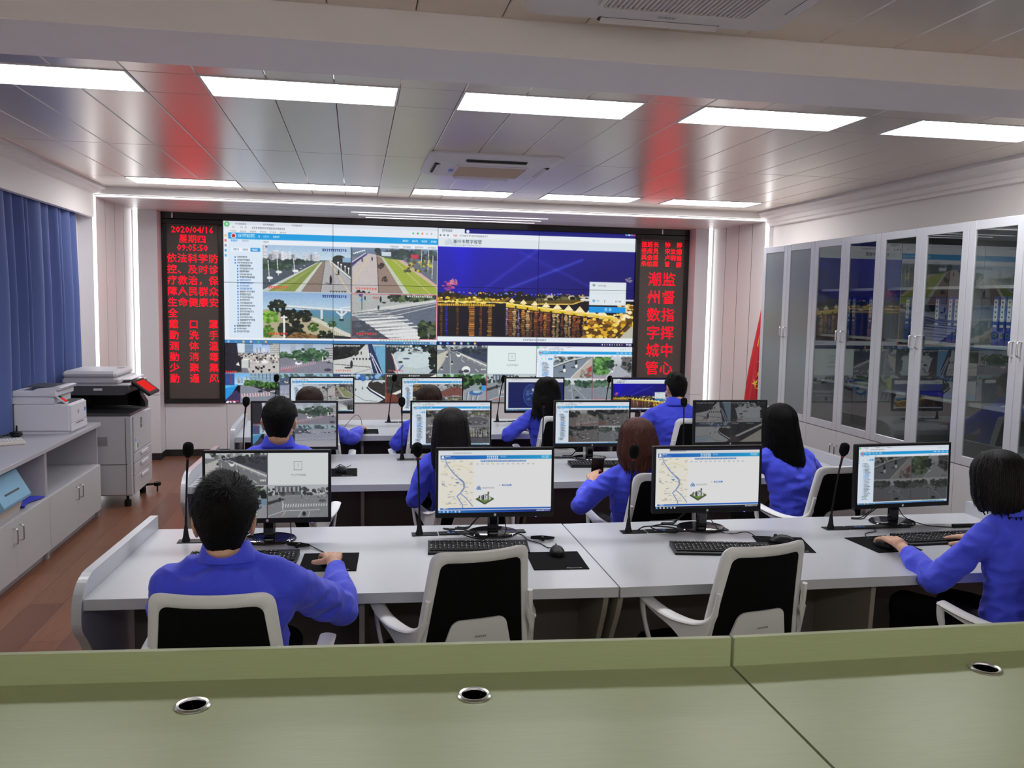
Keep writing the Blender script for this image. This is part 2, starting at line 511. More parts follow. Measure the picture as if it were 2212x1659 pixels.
struct(MB().prism([(-2.51, 9.03), (-2.447, 10.17), (XL, 10.17), (XL, 9.03)], 2, 0.0, 2.78).build('wall_left_backing', M['dark'], smooth=0))
struct(MB().prism([(4.51, 9.03), (4.372, 10.17), (XR, 10.17), (XR, 9.03)], 2, 0.0, 2.78).build('wall_right_backing', M['dark'], smooth=0))
struct(MB().box(XL, -2.485, 8.985, 9.03, 0.0, 2.80, 0.002).build('wall_left_pier', M['paint_lilac'], smooth=0))
struct(MB().box(4.475, XR, 8.985, 9.03, 0.0, 2.80, 0.002).build('wall_right_pier', M['paint_lilac'], smooth=0))
for nm, x0, x1 in (('wall_left_return', -2.35, -2.15), ('wall_right_return', 4.10, 4.27)):
    b = MB().box(x0, x1, 10.16, YB, 0.075, 0.732, 0.002).box(x0, x1, 10.16, YB, 0.735, 2.775, 0.002)
    struct(b.build(nm, M['clad'], smooth=0))
for nm, x0, x1 in (('baseboard_left', -2.43, -2.148), ('baseboard_right', 4.098, 4.33)):
    struct(MB().box(x0, x1, 10.155, YB, 0, 0.075).build(nm, M['base_black'], smooth=0))

# led strips
def strip(label, *boxes):
    h = thing('led_strip', label, 'led strip', (0, 0, 0), 0, 'white led strips of the screen portal')
    bs = MB(); ho = MB()
    for x0, x1, y0, y1, z0, z1 in boxes:
        bs.box(x0, x1, y0, y1, z0, z1)
    bs.build('diffuser', M['strip'], h, 0)
    return h
strip('long white led strip along the top edge of the screen portal', (-2.48, 4.475, 9.0, 9.02, 2.779, 2.789))
strip('outer upright white led strip beside the blue curtain', (-2.486, -2.462, 8.99, 9.02, 0.0, 2.777))
strip('inner upright white led strip left of the red date board', (-2.40, -2.355, 10.17, 10.20, 0.08, 2.773))
strip('inner upright white led strip right of the red board of names', (4.272, 4.32, 10.17, 10.20, 0.08, 2.773))
strip('outer upright white led strip above the flag by the glass cabinets', (4.446, 4.474, 8.99, 9.02, 0.0, 2.777))
for (y, xa, xb), which in zip(SLOT, ('front', 'middle', 'rear')):
    strip('short white led slot in the soffit above the screens, %s one of three' % which, (xa, xb, y - 0.003, y + 0.003, 2.7715, 2.799))

# ceiling lamps
def lamp_proto():
    t = thing('ceiling_light', '', 'ceiling light', (0, 0, 0), 0, 'oblong ceiling light panels')
    W, D = 3 * PW, 0.42; e = 0.012
    b = MB()
    b.box(0.001, W - 0.001, 0.001, e, -0.004, 0.02, 0.001).box(0.001, W - 0.001, D - e, D - 0.001, -0.004, 0.02, 0.001)
    b.box(0.001, e, e, D - e, -0.004, 0.02, 0.001).box(W - e, W - 0.001, e, D - e, -0.004, 0.02, 0.001)
    b.build('frame', M['frame_white'], t, 0)
    MB().box(e, W - e, e, D - e, 0.004, 0.008).build('diffuser', M['lamp'], t, 0)
    return t
names5 = ('leftmost', 'second from the left', 'middle one', 'fourth from the left', 'rightmost')
proto = None
for row, y in (('near row of ceiling light panels, just beyond the beam', 4.383), ('far row of ceiling light panels near the screens', 8.187), ('unseen added row of light panels behind the green desk', -1.62)):  # last row is unseen, added to brighten surfaces that face the camera
    for k in range(5):
        lab = '%s of the %s' % (names5[k], row)
        loc = (LX[k], y, ZC)
        if proto is None:
            proto = lamp_proto(); proto.location = loc; proto['label'] = lab
        else:
            dup(proto, lab, loc, 0, 'oblong ceiling light panels')

# air conditioner cassettes
def cassette(label, loc, rz, filt):
    t = thing('ceiling_air_conditioner', label, 'air conditioner', loc, rz)
    W = 0.48
    def rr(w, r, z, n=5):
        out = []
        for cx, cy, a0 in ((w - r, w - r, 0), (-w + r, w - r, 90), (-w + r, -w + r, 180), (w - r, -w + r, 270)):
            for k in range(n + 1):
                a = R(a0 + 90 * k / n); out.append((cx + r * math.cos(a), cy + r * math.sin(a), z))
        return out
    b = MB().rings([rr(W, 0.06, 0.0), rr(W, 0.06, -0.012), rr(W - 0.02, 0.06, -0.03), rr(W - 0.12, 0.05, -0.052), rr(W - 0.20, 0.05, -0.055)][::-1])
    b.build('housing', M['ac_white'], t)
    for k in range(4):
        ml = Matrix.Rotation(k * PI / 2, 4, 'Z')
        s = MB(); s.M = ml
        s.box(-0.22, 0.22, -W + 0.055, -W + 0.10, -0.049, -0.04, 0.003); s.build('air_slot', M['dark'], t)
        f = MB(); f.M = ml @ Matrix.Translation((0, -W + 0.09, -0.050)) @ Matrix.Rotation(R(28), 4, 'X')
        f.box(-0.215, 0.215, -0.022, 0.014, -0.002, 0.002, 0.001); f.build('louvre', M['ac_white'], t)
    g = MB(); gw = 0.25
    g.rings([rr(gw + 0.015, 0.03, -0.050), rr(gw + 0.015, 0.03, -0.062), rr(gw, 0.02, -0.064), rr(gw, 0.02, -0.052)], cap=False)
    g.build('intake_frame', M['ac_white'], t)
    if filt:
        MB().box(-gw, gw, -gw, gw, -0.061, -0.054, 0.004).build('filter', M['beige_filter'], t)
        MB().box(-gw - 0.05, -gw - 0.02, -0.04, 0.06, -0.0575, -0.054).build('sticker', M['blue_mark'], t)
    else:
        MB().box(-gw, gw, -gw, gw, -0.054, -0.052).build('intake', M['dark'], t)
        s = MB()
        for k in range(30):
            x = -gw + 2 * gw * (k + 0.5) / 30
            s.box(x - 0.003, x + 0.003, -gw, gw, -0.062, -0.054)
        s.build('grille', M['ac_white'], t)
        m = MB(); add_text(m, 'GREE', 0.028, Matrix.Translation((0.0, 0.33, -0.0562)) @ Matrix.Rotation(PI, 4, 'Y') @ Matrix.Rotation(PI, 4, 'Z'))
        m.build('lettering', M['dark_grey'], t, 0)
    return t
cassette('square ceiling air conditioner with a beige filter, above the middle of the room', (0.985, 6.60, ZC), R(0), True)
cassette('ceiling air conditioner with a slatted grille, cut by the top edge before the beam', (1.05, 2.62, ZC), R(0), False)
# ------------------------------------------------------------------ pictures shown on the screens (painted into a colour grid)
def hx(*c): return np.array(c, float) / 255.0
TXT = {}
def glyph_tris(s):
    if s not in TXT:
        me = text_mesh(s, 1.0, 1, 'LEFT')
        me.calc_loop_triangles()
        v = np.array([p.co[:2] for p in me.vertices]).reshape(-1, 2)
        TXT[s] = [v[list(t.vertices)] for t in me.loop_triangles]
        bpy.data.meshes.remove(me)
    return TXT[s]

class Cv:
    def __init__(s, a): s.a = a; s.h, s.w = a.shape[:2]
    def sub(s, x0, y0, x1, y1):
        return Cv(s.a[int(round(y0 * s.h)):int(round(y1 * s.h)), int(round(x0 * s.w)):int(round(x1 * s.w))])
    def _b(s, x0, y0, x1, y1):
        return max(int(round(x0 * s.w)), 0), max(int(round(y0 * s.h)), 0), min(int(round(x1 * s.w)), s.w), min(int(round(y1 * s.h)), s.h)
    def rect(s, x0, y0, x1, y1, c):
        a, b, d, e = s._b(x0, y0, x1, y1)
        s.a[b:max(e, b + 1), a:max(d, a + 1)] = c
    def grad(s, x0, y0, x1, y1, c0, c1, horiz=False):
        a, b, d, e = s._b(x0, y0, x1, y1)
        if d <= a or e <= b: return
        if horiz: t = np.linspace(0, 1, d - a)[None, :, None]
        else: t = np.linspace(0, 1, e - b)[:, None, None]
        s.a[b:e, a:d] = np.asarray(c0) * (1 - t) + np.asarray(c1) * t
    def _polypx(s, p, c, al=1.0):
        x0, y0 = np.floor(p.min(0)).astype(int); x1, y1 = np.ceil(p.max(0)).astype(int) + 1
        x0, y0 = max(x0, 0), max(y0, 0); x1, y1 = min(x1, s.w), min(y1, s.h)
        if x1 <= x0 or y1 <= y0: return
        X, Y = np.meshgrid(np.arange(x0, x1) + 0.5, np.arange(y0, y1) + 0.5)
        m = np.zeros(X.shape, bool)
        n = len(p)
        for i in range(n):
            (xa, ya), (xb, yb) = p[i], p[(i + 1) % n]
            if ya == yb: continue
            m ^= ((ya > Y) != (yb > Y)) & (X < (xb - xa) * (Y - ya) / (yb - ya) + xa)
        v = s.a[y0:y1, x0:x1]
        v[m] = v[m] * (1 - al) + np.asarray(c) * al
    def poly(s, pts, c, al=1.0):
        s._polypx(np.array(pts, float) * (s.w, s.h), c, al)
    def line(s, pts, wd, c, al=1.0):
        """wd: fraction of the height"""
        p = np.array(pts, float) * (s.w, s.h); r = max(wd * s.h, 1.0) / 2
        for a, b in zip(p[:-1], p[1:]):
            d = b - a; L = math.hypot(*d)
            if L == 0: continue
            n = np.array([-d[1], d[0]]) / L * r
            s._polypx(np.array([a + n, b + n, b - n, a - n]), c, al)
    def ell(s, cx, cy, rx, ry, c, al=1.0):
        x0, y0, x1, y1 = s._b(cx - rx, cy - ry, cx + rx, cy + ry)
        if x1 <= x0 or y1 <= y0: return
        X, Y = np.meshgrid((np.arange(x0, x1) + 0.5) / s.w, (np.arange(y0, y1) + 0.5) / s.h)
        m = ((X - cx) / rx) ** 2 + ((Y - cy) / ry) ** 2 < 1
        v = s.a[y0:y1, x0:x1]
        v[m] = v[m] * (1 - al) + np.asarray(c) * al
    def blobs(s, rng, x0, y0, x1, y1, n, r, cols, asp=1.6):
        for k in range(n):
            c = cols[rng.randrange(len(cols))]
            q = r * rng.uniform(0.5, 1.2)
            s.ell(rng.uniform(x0, x1), rng.uniform(y0, y1), q, q * asp, c)
    def noise(s, seed, amp, step=3):
        rs = np.random.RandomState(seed)
        n = rs.normal(0, amp * 0.55, (s.h // step + 1, s.w // step + 1, 1))
        n = n.repeat(step, 0).repeat(step, 1)[:s.h, :s.w]
        s.a[:] = np.clip(s.a + n, 0, 1)
    def bars(s, seed, x, y, wd, h, c, n=6):
        """illegible small print"""
        r = random.Random(seed); t = x
        for k in range(n):
            q = wd / n
            s.rect(t, y, t + q * 0.78, y + h * 0.35, c); s.rect(t + q * 0.25, y + h * 0.35, t + q * 0.55, y + h, c)
            if r.random() < 0.6: s.rect(t, y + h * 0.75, t + q * 0.8, y + h, c)
            t += q
    def text(s, st, x, y, h, c, al=1.0):
        k = h * s.h
        for t in glyph_tris(st):
            s._polypx(np.stack([x * s.w + t[:, 0] * k, y * s.h + (0.85 - t[:, 1]) * k], 1), c, al)
    def grey(s, sat, gain=1.0):
        g = s.a.mean(2, keepdims=True)
        s.a[:] = np.clip((g + (s.a - g) * sat) * gain, 0, 1)

WH = hx(250, 252, 250)
GRN = [hx(40, 70, 40), hx(60, 95, 50), hx(30, 50, 35), hx(80, 115, 65)]
DKG = [hx(20, 30, 22), hx(32, 42, 28), hx(45, 55, 35), hx(15, 20, 15)]
def cars(c, rng, x0, y0, x1, y1, n, sz, cols=None):
    for k in range(n):
        x, y = rng.uniform(x0, x1), rng.uniform(y0, y1)
        q = sz * rng.uniform(0.6, 1.2)
        col = (cols or [hx(235, 235, 235), hx(60, 60, 65), hx(210, 210, 215)])[rng.randrange(3)]
        c.ell(x + q * 0.1, y + q * 0.7, q * 1.3, q * 0.5, hx(40, 42, 46)); c.ell(x, y, q, q * 0.8, col); c.ell(x, y - q * 0.3, q * 0.55, q * 0.4, col * 0.55)
def city(c, rng, y, n, x0=0.0, x1=1.0, hmax=0.2):
    for k in range(n):
        x = rng.uniform(x0, x1); ww = rng.uniform(0.015, 0.05); hh = rng.uniform(0.03, hmax); g = rng.randint(150, 235)
        c.rect(x, y - hh, x + ww, y + 0.02, hx(g, g, g + 8))
        for q in range(3): c.rect(x, y - hh * (0.25 + 0.25 * q), x + ww, y - hh * (0.25 + 0.25 * q) + 0.008, hx(g - 60, g - 55, g - 45))
def stamps(c, col=(30, 40, 120), red=True):
    c.bars(3, 0.67, 0.05, 0.28, 0.05, hx(*col), 12)
    if red: c.bars(4, 0.06, 0.88, 0.22, 0.045, hx(235, 70, 50), 8)

def cam_promenade(c):
    r = random.Random(1)
    c.grad(0, 0, 1, 0.32, hx(165, 195, 225), hx(205, 222, 232)); c.rect(0, 0.3, 1, 1, hx(90, 105, 100))
    city(c, r, 0.30, 30, 0, 0.62); city(c, r, 0.3, 3, 0.0, 0.08, 0.34)
    c.blobs(r, 0, 0.33, 0.55, 0.45, 60, 0.035, [hx(60, 80, 75), hx(80, 100, 92), hx(45, 62, 58)])
    c.poly([(0, 0.55), (0.6, 0.33), (0.63, 0.34), (0.04, 0.92), (0, 0.95)], hx(78, 88, 100))
    c.blobs(r, 0, 0.42, 0.3, 0.5, 30, 0.03, [hx(50, 72, 58), hx(70, 92, 75)])
    cars(c, r, 0.15, 0.42, 0.5, 0.5, 10, 0.012)
    c.poly([(0.02, 1), (0.62, 0.35), (0.66, 0.33), (0.35, 1)], hx(132, 148, 72)); c.poly([(0.1, 1), (0.63, 0.36), (0.645, 0.35), (0.2, 1)], hx(150, 162, 90))
    c.poly([(0.0, 0.96), (0.615, 0.34), (0.625, 0.345), (0.04, 1), (0, 1)], hx(200, 205, 205))
    c.poly([(0.35, 1), (0.655, 0.33), (0.672, 0.33), (0.42, 1)], hx(203, 212, 200)); c.poly([(0.42, 1), (0.672, 0.33), (0.70, 0.32), (0.65, 1)], hx(142, 126, 116))
    c.poly([(0.65, 1), (0.70, 0.32), (0.755, 0.30), (1, 0.72), (1, 1)], hx(176, 174, 176)); c.line([(0.648, 1), (0.70, 0.32)], 0.008, hx(40, 40, 42))
    c.line([(0.75, 0.33), (0.985, 1)], 0.02, hx(214, 204, 150))
    c.ell(0.86, 0.27, 0.075, 0.09, hx(46, 50, 46)); c.poly([(0.76, 0.3), (1, 0.62), (1, 0.3)], hx(52, 55, 62)); c.line([(0.755, 0.3), (1, 0.68)], 0.03, hx(225, 225, 225))
    c.rect(0.9, 0.23, 1, 0.33, hx(140, 175, 205))
    for x, y in ((0.85, 0.34), (0.885, 0.38), (0.93, 0.42), (0.97, 0.46)): c.line([(x, y), (x, y + 0.12)], 0.012, hx(245, 245, 245)); c.ell(x, y, 0.01, 0.02, WH)
    for x, y, k in ((0.765, 0.72, 1.0), (0.855, 0.55, 0.6)):
        c.line([(x, y + 0.09 * k), (x - 0.06 * k, y + 0.06 * k)], 0.02, hx(80, 78, 80)); c.ell(x, y, 0.015 * k, 0.09 * k, hx(22, 24, 30)); c.ell(x, y - 0.09 * k, 0.008 * k, 0.02 * k, hx(60, 45, 40))
    for x, y, k in ((0.06, 0.68, 0.36), (0.16, 0.55, 0.28), (0.345, 0.52, 0.25)): c.line([(x, y - k), (x + 0.015, y + 0.1)], 0.014, hx(240, 242, 242)); c.ell(x + 0.02, y + 0.02, 0.035, 0.03, hx(235, 238, 238))
    stamps(c); c.rect(0.03, 0.02, 0.055, 0.06, hx(90, 100, 110)); c.bars(7, 0.75, 0.95, 0.2, 0.05, hx(60, 62, 60), 6)
    c.noise(2, 0.03)
def cam_dyke(c):
    r = random.Random(2)
    c.rect(0, 0, 1, 1, hx(120, 128, 140)); c.grad(0, 0, 1, 0.2, hx(120, 140, 170), hx(95, 110, 130))
    c.blobs(r, 0.3, 0.05, 1, 0.22, 70, 0.04, [hx(60, 75, 72), hx(80, 95, 92), hx(52, 62, 66)])
    c.poly([(0.62, 0.2), (1, 0.25), (1, 0.85), (0.6, 0.25)], hx(105, 112, 128))
    c.poly([(0.52, 0.24), (0.6, 0.25), (1, 0.78), (1, 0.9)], hx(205, 178, 160))
    c.poly([(0.37, 0.2), (0.42, 0.22), (0.52, 0.24), (1, 0.86), (1, 1), (0.68, 1)], hx(158, 176, 66)); c.line([(0.48, 0.24), (0.93, 1)], 0.025, hx(196, 184, 120))
    c.poly([(0.3, 0.15), (0.37, 0.2), (0.68, 1), (0.6, 1)], hx(196, 204, 186)); c.poly([(0.28, 0.14), (0.345, 0.2), (0.61, 1), (0.32, 1)], hx(150, 130, 118))
    c.poly([(0.17, 0.12), (0.285, 0.14), (0.32, 1), (0, 1), (0, 0.45)], hx(198, 188, 188)); c.line([(0.2, 0.2), (0.0, 0.83)], 0.016, hx(222, 205, 130))
    c.line([(0.3, 0.2), (0.315, 1)], 0.012, hx(60, 55, 55)); c.line([(0, 0.38), (0.18, 0.12)], 0.05, hx(70, 60, 120)); c.line([(0, 0.33), (0.17, 0.11)], 0.02, hx(220, 215, 235))
    for x, y in ((0.37, 0.66), (0.33, 0.38)): c.blobs(r, x - 0.02, y - 0.03, x + 0.04, y + 0.05, 8, 0.018, [hx(80, 66, 62), hx(60, 48, 46)])
    for x, y in ((0.125, 0.27), (0.24, 0.24)): c.ell(x, y, 0.008, 0.045, hx(30, 30, 40))
    c.rect(0.69, 0.12, 0.78, 0.21, hx(200, 60, 80)); c.rect(0.35, 0.08, 0.46, 0.17, hx(205, 215, 230))
    c.blobs(r, 0.62, 0.24, 0.95, 0.5, 40, 0.02, [hx(150, 140, 60), hx(95, 100, 60), hx(70, 75, 70), hx(200, 185, 60)])
    for x, y in ((0.95, 0.45), (0.9, 0.3), (0.82, 0.2)): c.line([(x, y - 0.32), (x - 0.01, y + 0.2)], 0.012, hx(225, 228, 235))
    for k in range(7): c.ell(0.03 + 0.02 * k, 0.13 - 0.012 * k, 0.008, 0.016, WH)
    c.bars(5, 0.05, 0.87, 0.25, 0.045, hx(230, 90, 80), 8); c.blobs(r, 0.05, 0.95, 0.25, 1, 8, 0.02, DKG); c.noise(3, 0.025)
def cam_bridge(c):
    r = random.Random(3)
    c.grad(0, 0, 1, 0.4, hx(140, 175, 215), hx(190, 215, 230)); c.rect(0, 0.38, 1, 1, hx(90, 140, 170)); c.poly([(0.45, 0.45), (1, 0.55), (1, 1), (0.3, 1)], hx(95, 140, 150))
    c.poly([(0.25, 0.28), (1, 0.36), (1, 0.40), (0.25, 0.325)], hx(225, 230, 232)); c.poly([(0.25, 0.32), (1, 0.395), (1, 0.415), (0.25, 0.335)], hx(130, 150, 165))
    for x, h in ((0.66, 0.6), (0.89, 0.58)): c.rect(x - 0.012, 0.37, x + 0.012, h, hx(215, 222, 225)); c.rect(x - 0.025, h - 0.02, x + 0.025, h + 0.03, hx(40, 50, 62))
    c.line([(0.83, 0.40), (0.89, 0.5), (0.95, 0.40)], 0.035, hx(220, 226, 228)); c.line([(0.85, 0.37), (0.9, 0.32), (1, 0.29)], 0.016, hx(235, 238, 240))
    c.poly([(0, 0.38), (0.3, 0.42), (0.62, 0.55), (0.95, 0.9), (0.8, 1), (0, 1)], hx(180, 170, 140)); c.poly([(0.5, 0.55), (0.6, 0.55), (1, 0.9), (1, 1)], hx(205, 205, 190))
    for cx, cy, rr, cols in ((0.16, 0.32, 0.09, DKG), (0.29, 0.48, 0.085, DKG), (0.46, 0.52, 0.085, DKG), (0.09, 0.55, 0.085, [hx(110, 165, 50), hx(80, 130, 40), hx(140, 190, 70)]), (0.05, 0.85, 0.08, [hx(100, 150, 50), hx(70, 110, 40)]), (0.57, 0.75, 0.06, [hx(70, 110, 40), hx(40, 70, 30)]), (0.78, 0.68, 0.045, GRN), (0.7, 0.93, 0.08, DKG), (0.33, 0.82, 0.14, DKG)):
        for k in range(45):
            a = r.uniform(0, 6.28); q = rr * math.sqrt(r.random()); c.ell(cx + q * math.cos(a), cy + 1.5 * q * math.sin(a), rr * 0.25, rr * 0.35, cols[r.randrange(len(cols))])
    c.poly([(0.25, 1), (0.35, 0.86), (0.62, 0.93), (0.6, 1)], hx(140, 105, 60))
    for k in range(30): x = r.uniform(0.28, 0.6); y = r.uniform(0.88, 1); c.line([(x, y), (x + 0.03, y + 0.02)], 0.012, hx(70, 50, 30))
    c.rect(0.225, 0.5, 0.245, 1, hx(235, 238, 240)); c.rect(0.2, 0.53, 0.27, 0.56, hx(230, 232, 235))
    for k in range(9): c.line([(0.80 + 0.022 * k, 0.78 + 0.012 * k), (0.80 + 0.022 * k, 0.98)], 0.012, hx(225, 228, 225))
    c.poly([(0.8, 0.92), (1, 0.96), (1, 1), (0.8, 1)], hx(40, 42, 40)); stamps(c); c.noise(4, 0.03)
def cam_crossing(c):
    r = random.Random(4)
    c.rect(0, 0, 1, 1, hx(105, 112, 125)); c.poly([(0, 0), (1, 0), (1, 0.14), (0.4, 0.3), (0, 0.43)], hx(175, 180, 178))
    c.blobs(r, 0.42, 0.02, 1, 0.14, 80, 0.03, [hx(50, 62, 48), hx(75, 95, 60), hx(100, 120, 80), hx(35, 40, 36)]); c.poly([(0, 0.43), (0.4, 0.27), (1, 0.1), (1, 0.16), (0, 0.5)], hx(205, 208, 205))
    c.poly([(0.35, 0.55), (1, 0.25), (1, 0.62), (0.7, 1), (0.5, 1)], hx(98, 108, 125))
    for k in range(11):
        y = 0.42 + 0.055 * k; x = 0.02 + 0.035 * k
        c.poly([(x - 0.02, y + 0.02), (x + 0.42 + 0.008 * k, y - 0.01 - 0.006 * k), (x + 0.44 + 0.008 * k, y + 0.01), (x + 0.01, y + 0.05)], hx(222, 226, 226) * (0.8 + 0.02 * k))
    c.poly([(0, 0.6), (0.15, 0.6), (0.45, 1), (0, 1)], hx(70, 76, 88))
    for k in range(40): x = r.uniform(0, 0.5); y = r.uniform(0.65, 1); c.line([(x, y), (x + 0.05, y - 0.02)], 0.01, hx(120, 128, 140))
    for k in range(7): y = 0.56 + 0.07 * k; x = 0.1 + 0.055 * k; c.poly([(x, y), (x + 0.5, y - 0.08), (x + 0.52, y - 0.055), (x + 0.03, y + 0.035)], hx(226, 228, 226))
    c.line([(0.3, 0.46), (1, 0.18)], 0.012, hx(215, 218, 220)); c.line([(0.4, 0.52), (1, 0.24)], 0.012, hx(215, 218, 220)); c.line([(0, 0.44), (0.45, 0.34)], 0.012, hx(35, 38, 44))
    c.ell(0.11, 0.03, 0.022, 0.04, hx(70, 80, 140)); c.rect(0.1, 0.1, 0.14, 0.17, hx(120, 170, 215)); c.rect(0.118, 0.05, 0.128, 0.36, hx(60, 66, 75)); c.ell(0.34, 0.12, 0.012, 0.07, hx(40, 44, 50)); c.rect(0.15, 0.06, 0.17, 0.14, hx(60, 70, 90)); c.ell(0.38, 0.19, 0.025, 0.02, hx(50, 48, 46)); c.ell(0.315, 0.3, 0.012, 0.05, hx(50, 66, 80))
    c.bars(2, 0.25, 0.07, 0.07, 0.05, hx(200, 70, 80), 5); c.blobs(r, 0.8, 0.6, 1, 1, 70, 0.03, [hx(28, 40, 26), hx(50, 66, 40), hx(90, 100, 70)])
    c.bars(8, 0.65, 0.02, 0.3, 0.04, hx(240, 242, 240), 12); c.bars(9, 0.06, 0.86, 0.24, 0.05, hx(235, 60, 50), 8); c.noise(5, 0.035)
def cam_market(c):
    r = random.Random(5)
    c.grad(0, 0, 1, 0.35, hx(150, 185, 235), hx(215, 230, 245)); c.rect(0, 0.32, 1, 1, hx(120, 118, 130)); c.poly([(0, 0), (0.22, 0), (0.24, 0.32), (0.3, 0.5), (0.3, 0.95), (0, 1)], hx(38, 36, 46))
    c.rect(0.24, 0, 0.36, 0.3, hx(220, 228, 235)); c.rect(0.36, 0, 0.52, 0.33, hx(150, 180, 205)); c.rect(0.82, 0, 1, 0.5, hx(205, 205, 205))
    for k in range(7): c.rect(0.37, 0.02 + 0.045 * k, 0.52, 0.035 + 0.045 * k, hx(60, 90, 130)); c.rect(0.82, 0.04 + 0.065 * k, 1, 0.06 + 0.065 * k, hx(110, 108, 105))
    city(c, r, 0.33, 8, 0.52, 0.8, 0.2); c.poly([(0.3, 0.4), (0.7, 0.36), (1, 0.42), (1, 0.98), (0.45, 1)], hx(196, 192, 190))
    c.blobs(r, 0.25, 0.34, 0.6, 0.6, 60, 0.018, [hx(235, 235, 230), hx(60, 55, 60), hx(190, 180, 170), hx(30, 30, 36)]); c.blobs(r, 0.6, 0.4, 1, 0.65, 50, 0.022, [hx(230, 228, 220), hx(80, 76, 76), hx(150, 140, 130)])
    c.rect(0.3, 0.56, 0.43, 0.83, hx(205, 208, 206)); c.poly([(0.3, 0.56), (0.34, 0.51), (0.46, 0.52), (0.43, 0.57)], hx(235, 236, 234)); c.rect(0.43, 0.56, 0.46, 0.82, hx(120, 122, 128)); c.ell(0.73, 0.62, 0.06, 0.055, hx(240, 240, 240)); c.poly([(0.2, 0.72), (0.25, 0.62), (0.27, 0.76)], hx(235, 232, 228))
    for k in range(10): x = r.uniform(0.5, 0.95); y = r.uniform(0.75, 0.95); c.ell(x, y, 0.02, 0.05, hx(34, 32, 36)); c.ell(x, y - 0.05, 0.012, 0.02, hx(220, 210, 200))
    c.bars(3, 0.02, 0.93, 0.2, 0.05, hx(235, 70, 60), 6); c.bars(5, 0.68, 0.02, 0.2, 0.035, hx(40, 50, 90), 8); c.noise(6, 0.05)
def cam_treeroad(c):
    r = random.Random(6)
    c.grad(0, 0, 1, 0.35, hx(165, 185, 210), hx(205, 215, 225)); c.rect(0, 0.5, 1, 1, hx(128, 126, 142)); c.rect(0.2, 0, 0.3, 0.3, hx(165, 180, 195)); c.rect(0.45, 0, 0.62, 0.25, hx(150, 165, 180)); c.rect(0.84, 0.1, 1, 0.6, hx(190, 190, 195))
    for k in range(5): c.rect(0.84, 0.14 + 0.08 * k, 1, 0.17 + 0.08 * k, hx(110, 112, 120))
    for cx, cy, rr in ((0.08, 0.42, 0.1), (0.3, 0.42, 0.13), (0.45, 0.4, 0.15), (0.6, 0.4, 0.16), (0.78, 0.38, 0.13)):
        for k in range(45):
            a = r.uniform(0, 6.28); q = rr * math.sqrt(r.random()); c.ell(cx + q * math.cos(a), cy + 1.4 * q * math.sin(a), rr * 0.22, rr * 0.3, [hx(52, 88, 62), hx(72, 110, 76), hx(40, 66, 52), hx(90, 125, 92)][r.randrange(4)])
    c.poly([(0, 0.62), (0.3, 0.56), (1, 0.66), (1, 1), (0, 1)], hx(136, 134, 150)); c.poly([(0, 0.5), (0.12, 0.46), (0.3, 0.6), (0.0, 0.75)], hx(128, 130, 142))
    for k in range(16): x = 0.02 + 0.042 * k; y = 0.90 - 0.014 * k; c.poly([(x, y), (x + 0.016, y - 0.012), (x + 0.03, y - 0.11), (x + 0.018, y - 0.1)], hx(222, 176, 186))
    c.ell(0.35, 0.655, 0.065, 0.055, hx(240, 242, 244)); c.ell(0.36, 0.62, 0.035, 0.03, hx(90, 100, 115)); c.ell(0.47, 0.62, 0.04, 0.03, hx(60, 130, 70)); c.ell(0.28, 0.52, 0.025, 0.02, WH); c.rect(0.79, 0.42, 0.815, 0.6, hx(232, 232, 226))
    cars(c, r, 0.8, 0.55, 1, 0.65, 4, 0.03); c.ell(0.9, 0.88, 0.07, 0.05, hx(70, 72, 84)); c.bars(9, 0.04, 0.86, 0.25, 0.05, hx(220, 90, 110), 8); c.noise(7, 0.025)
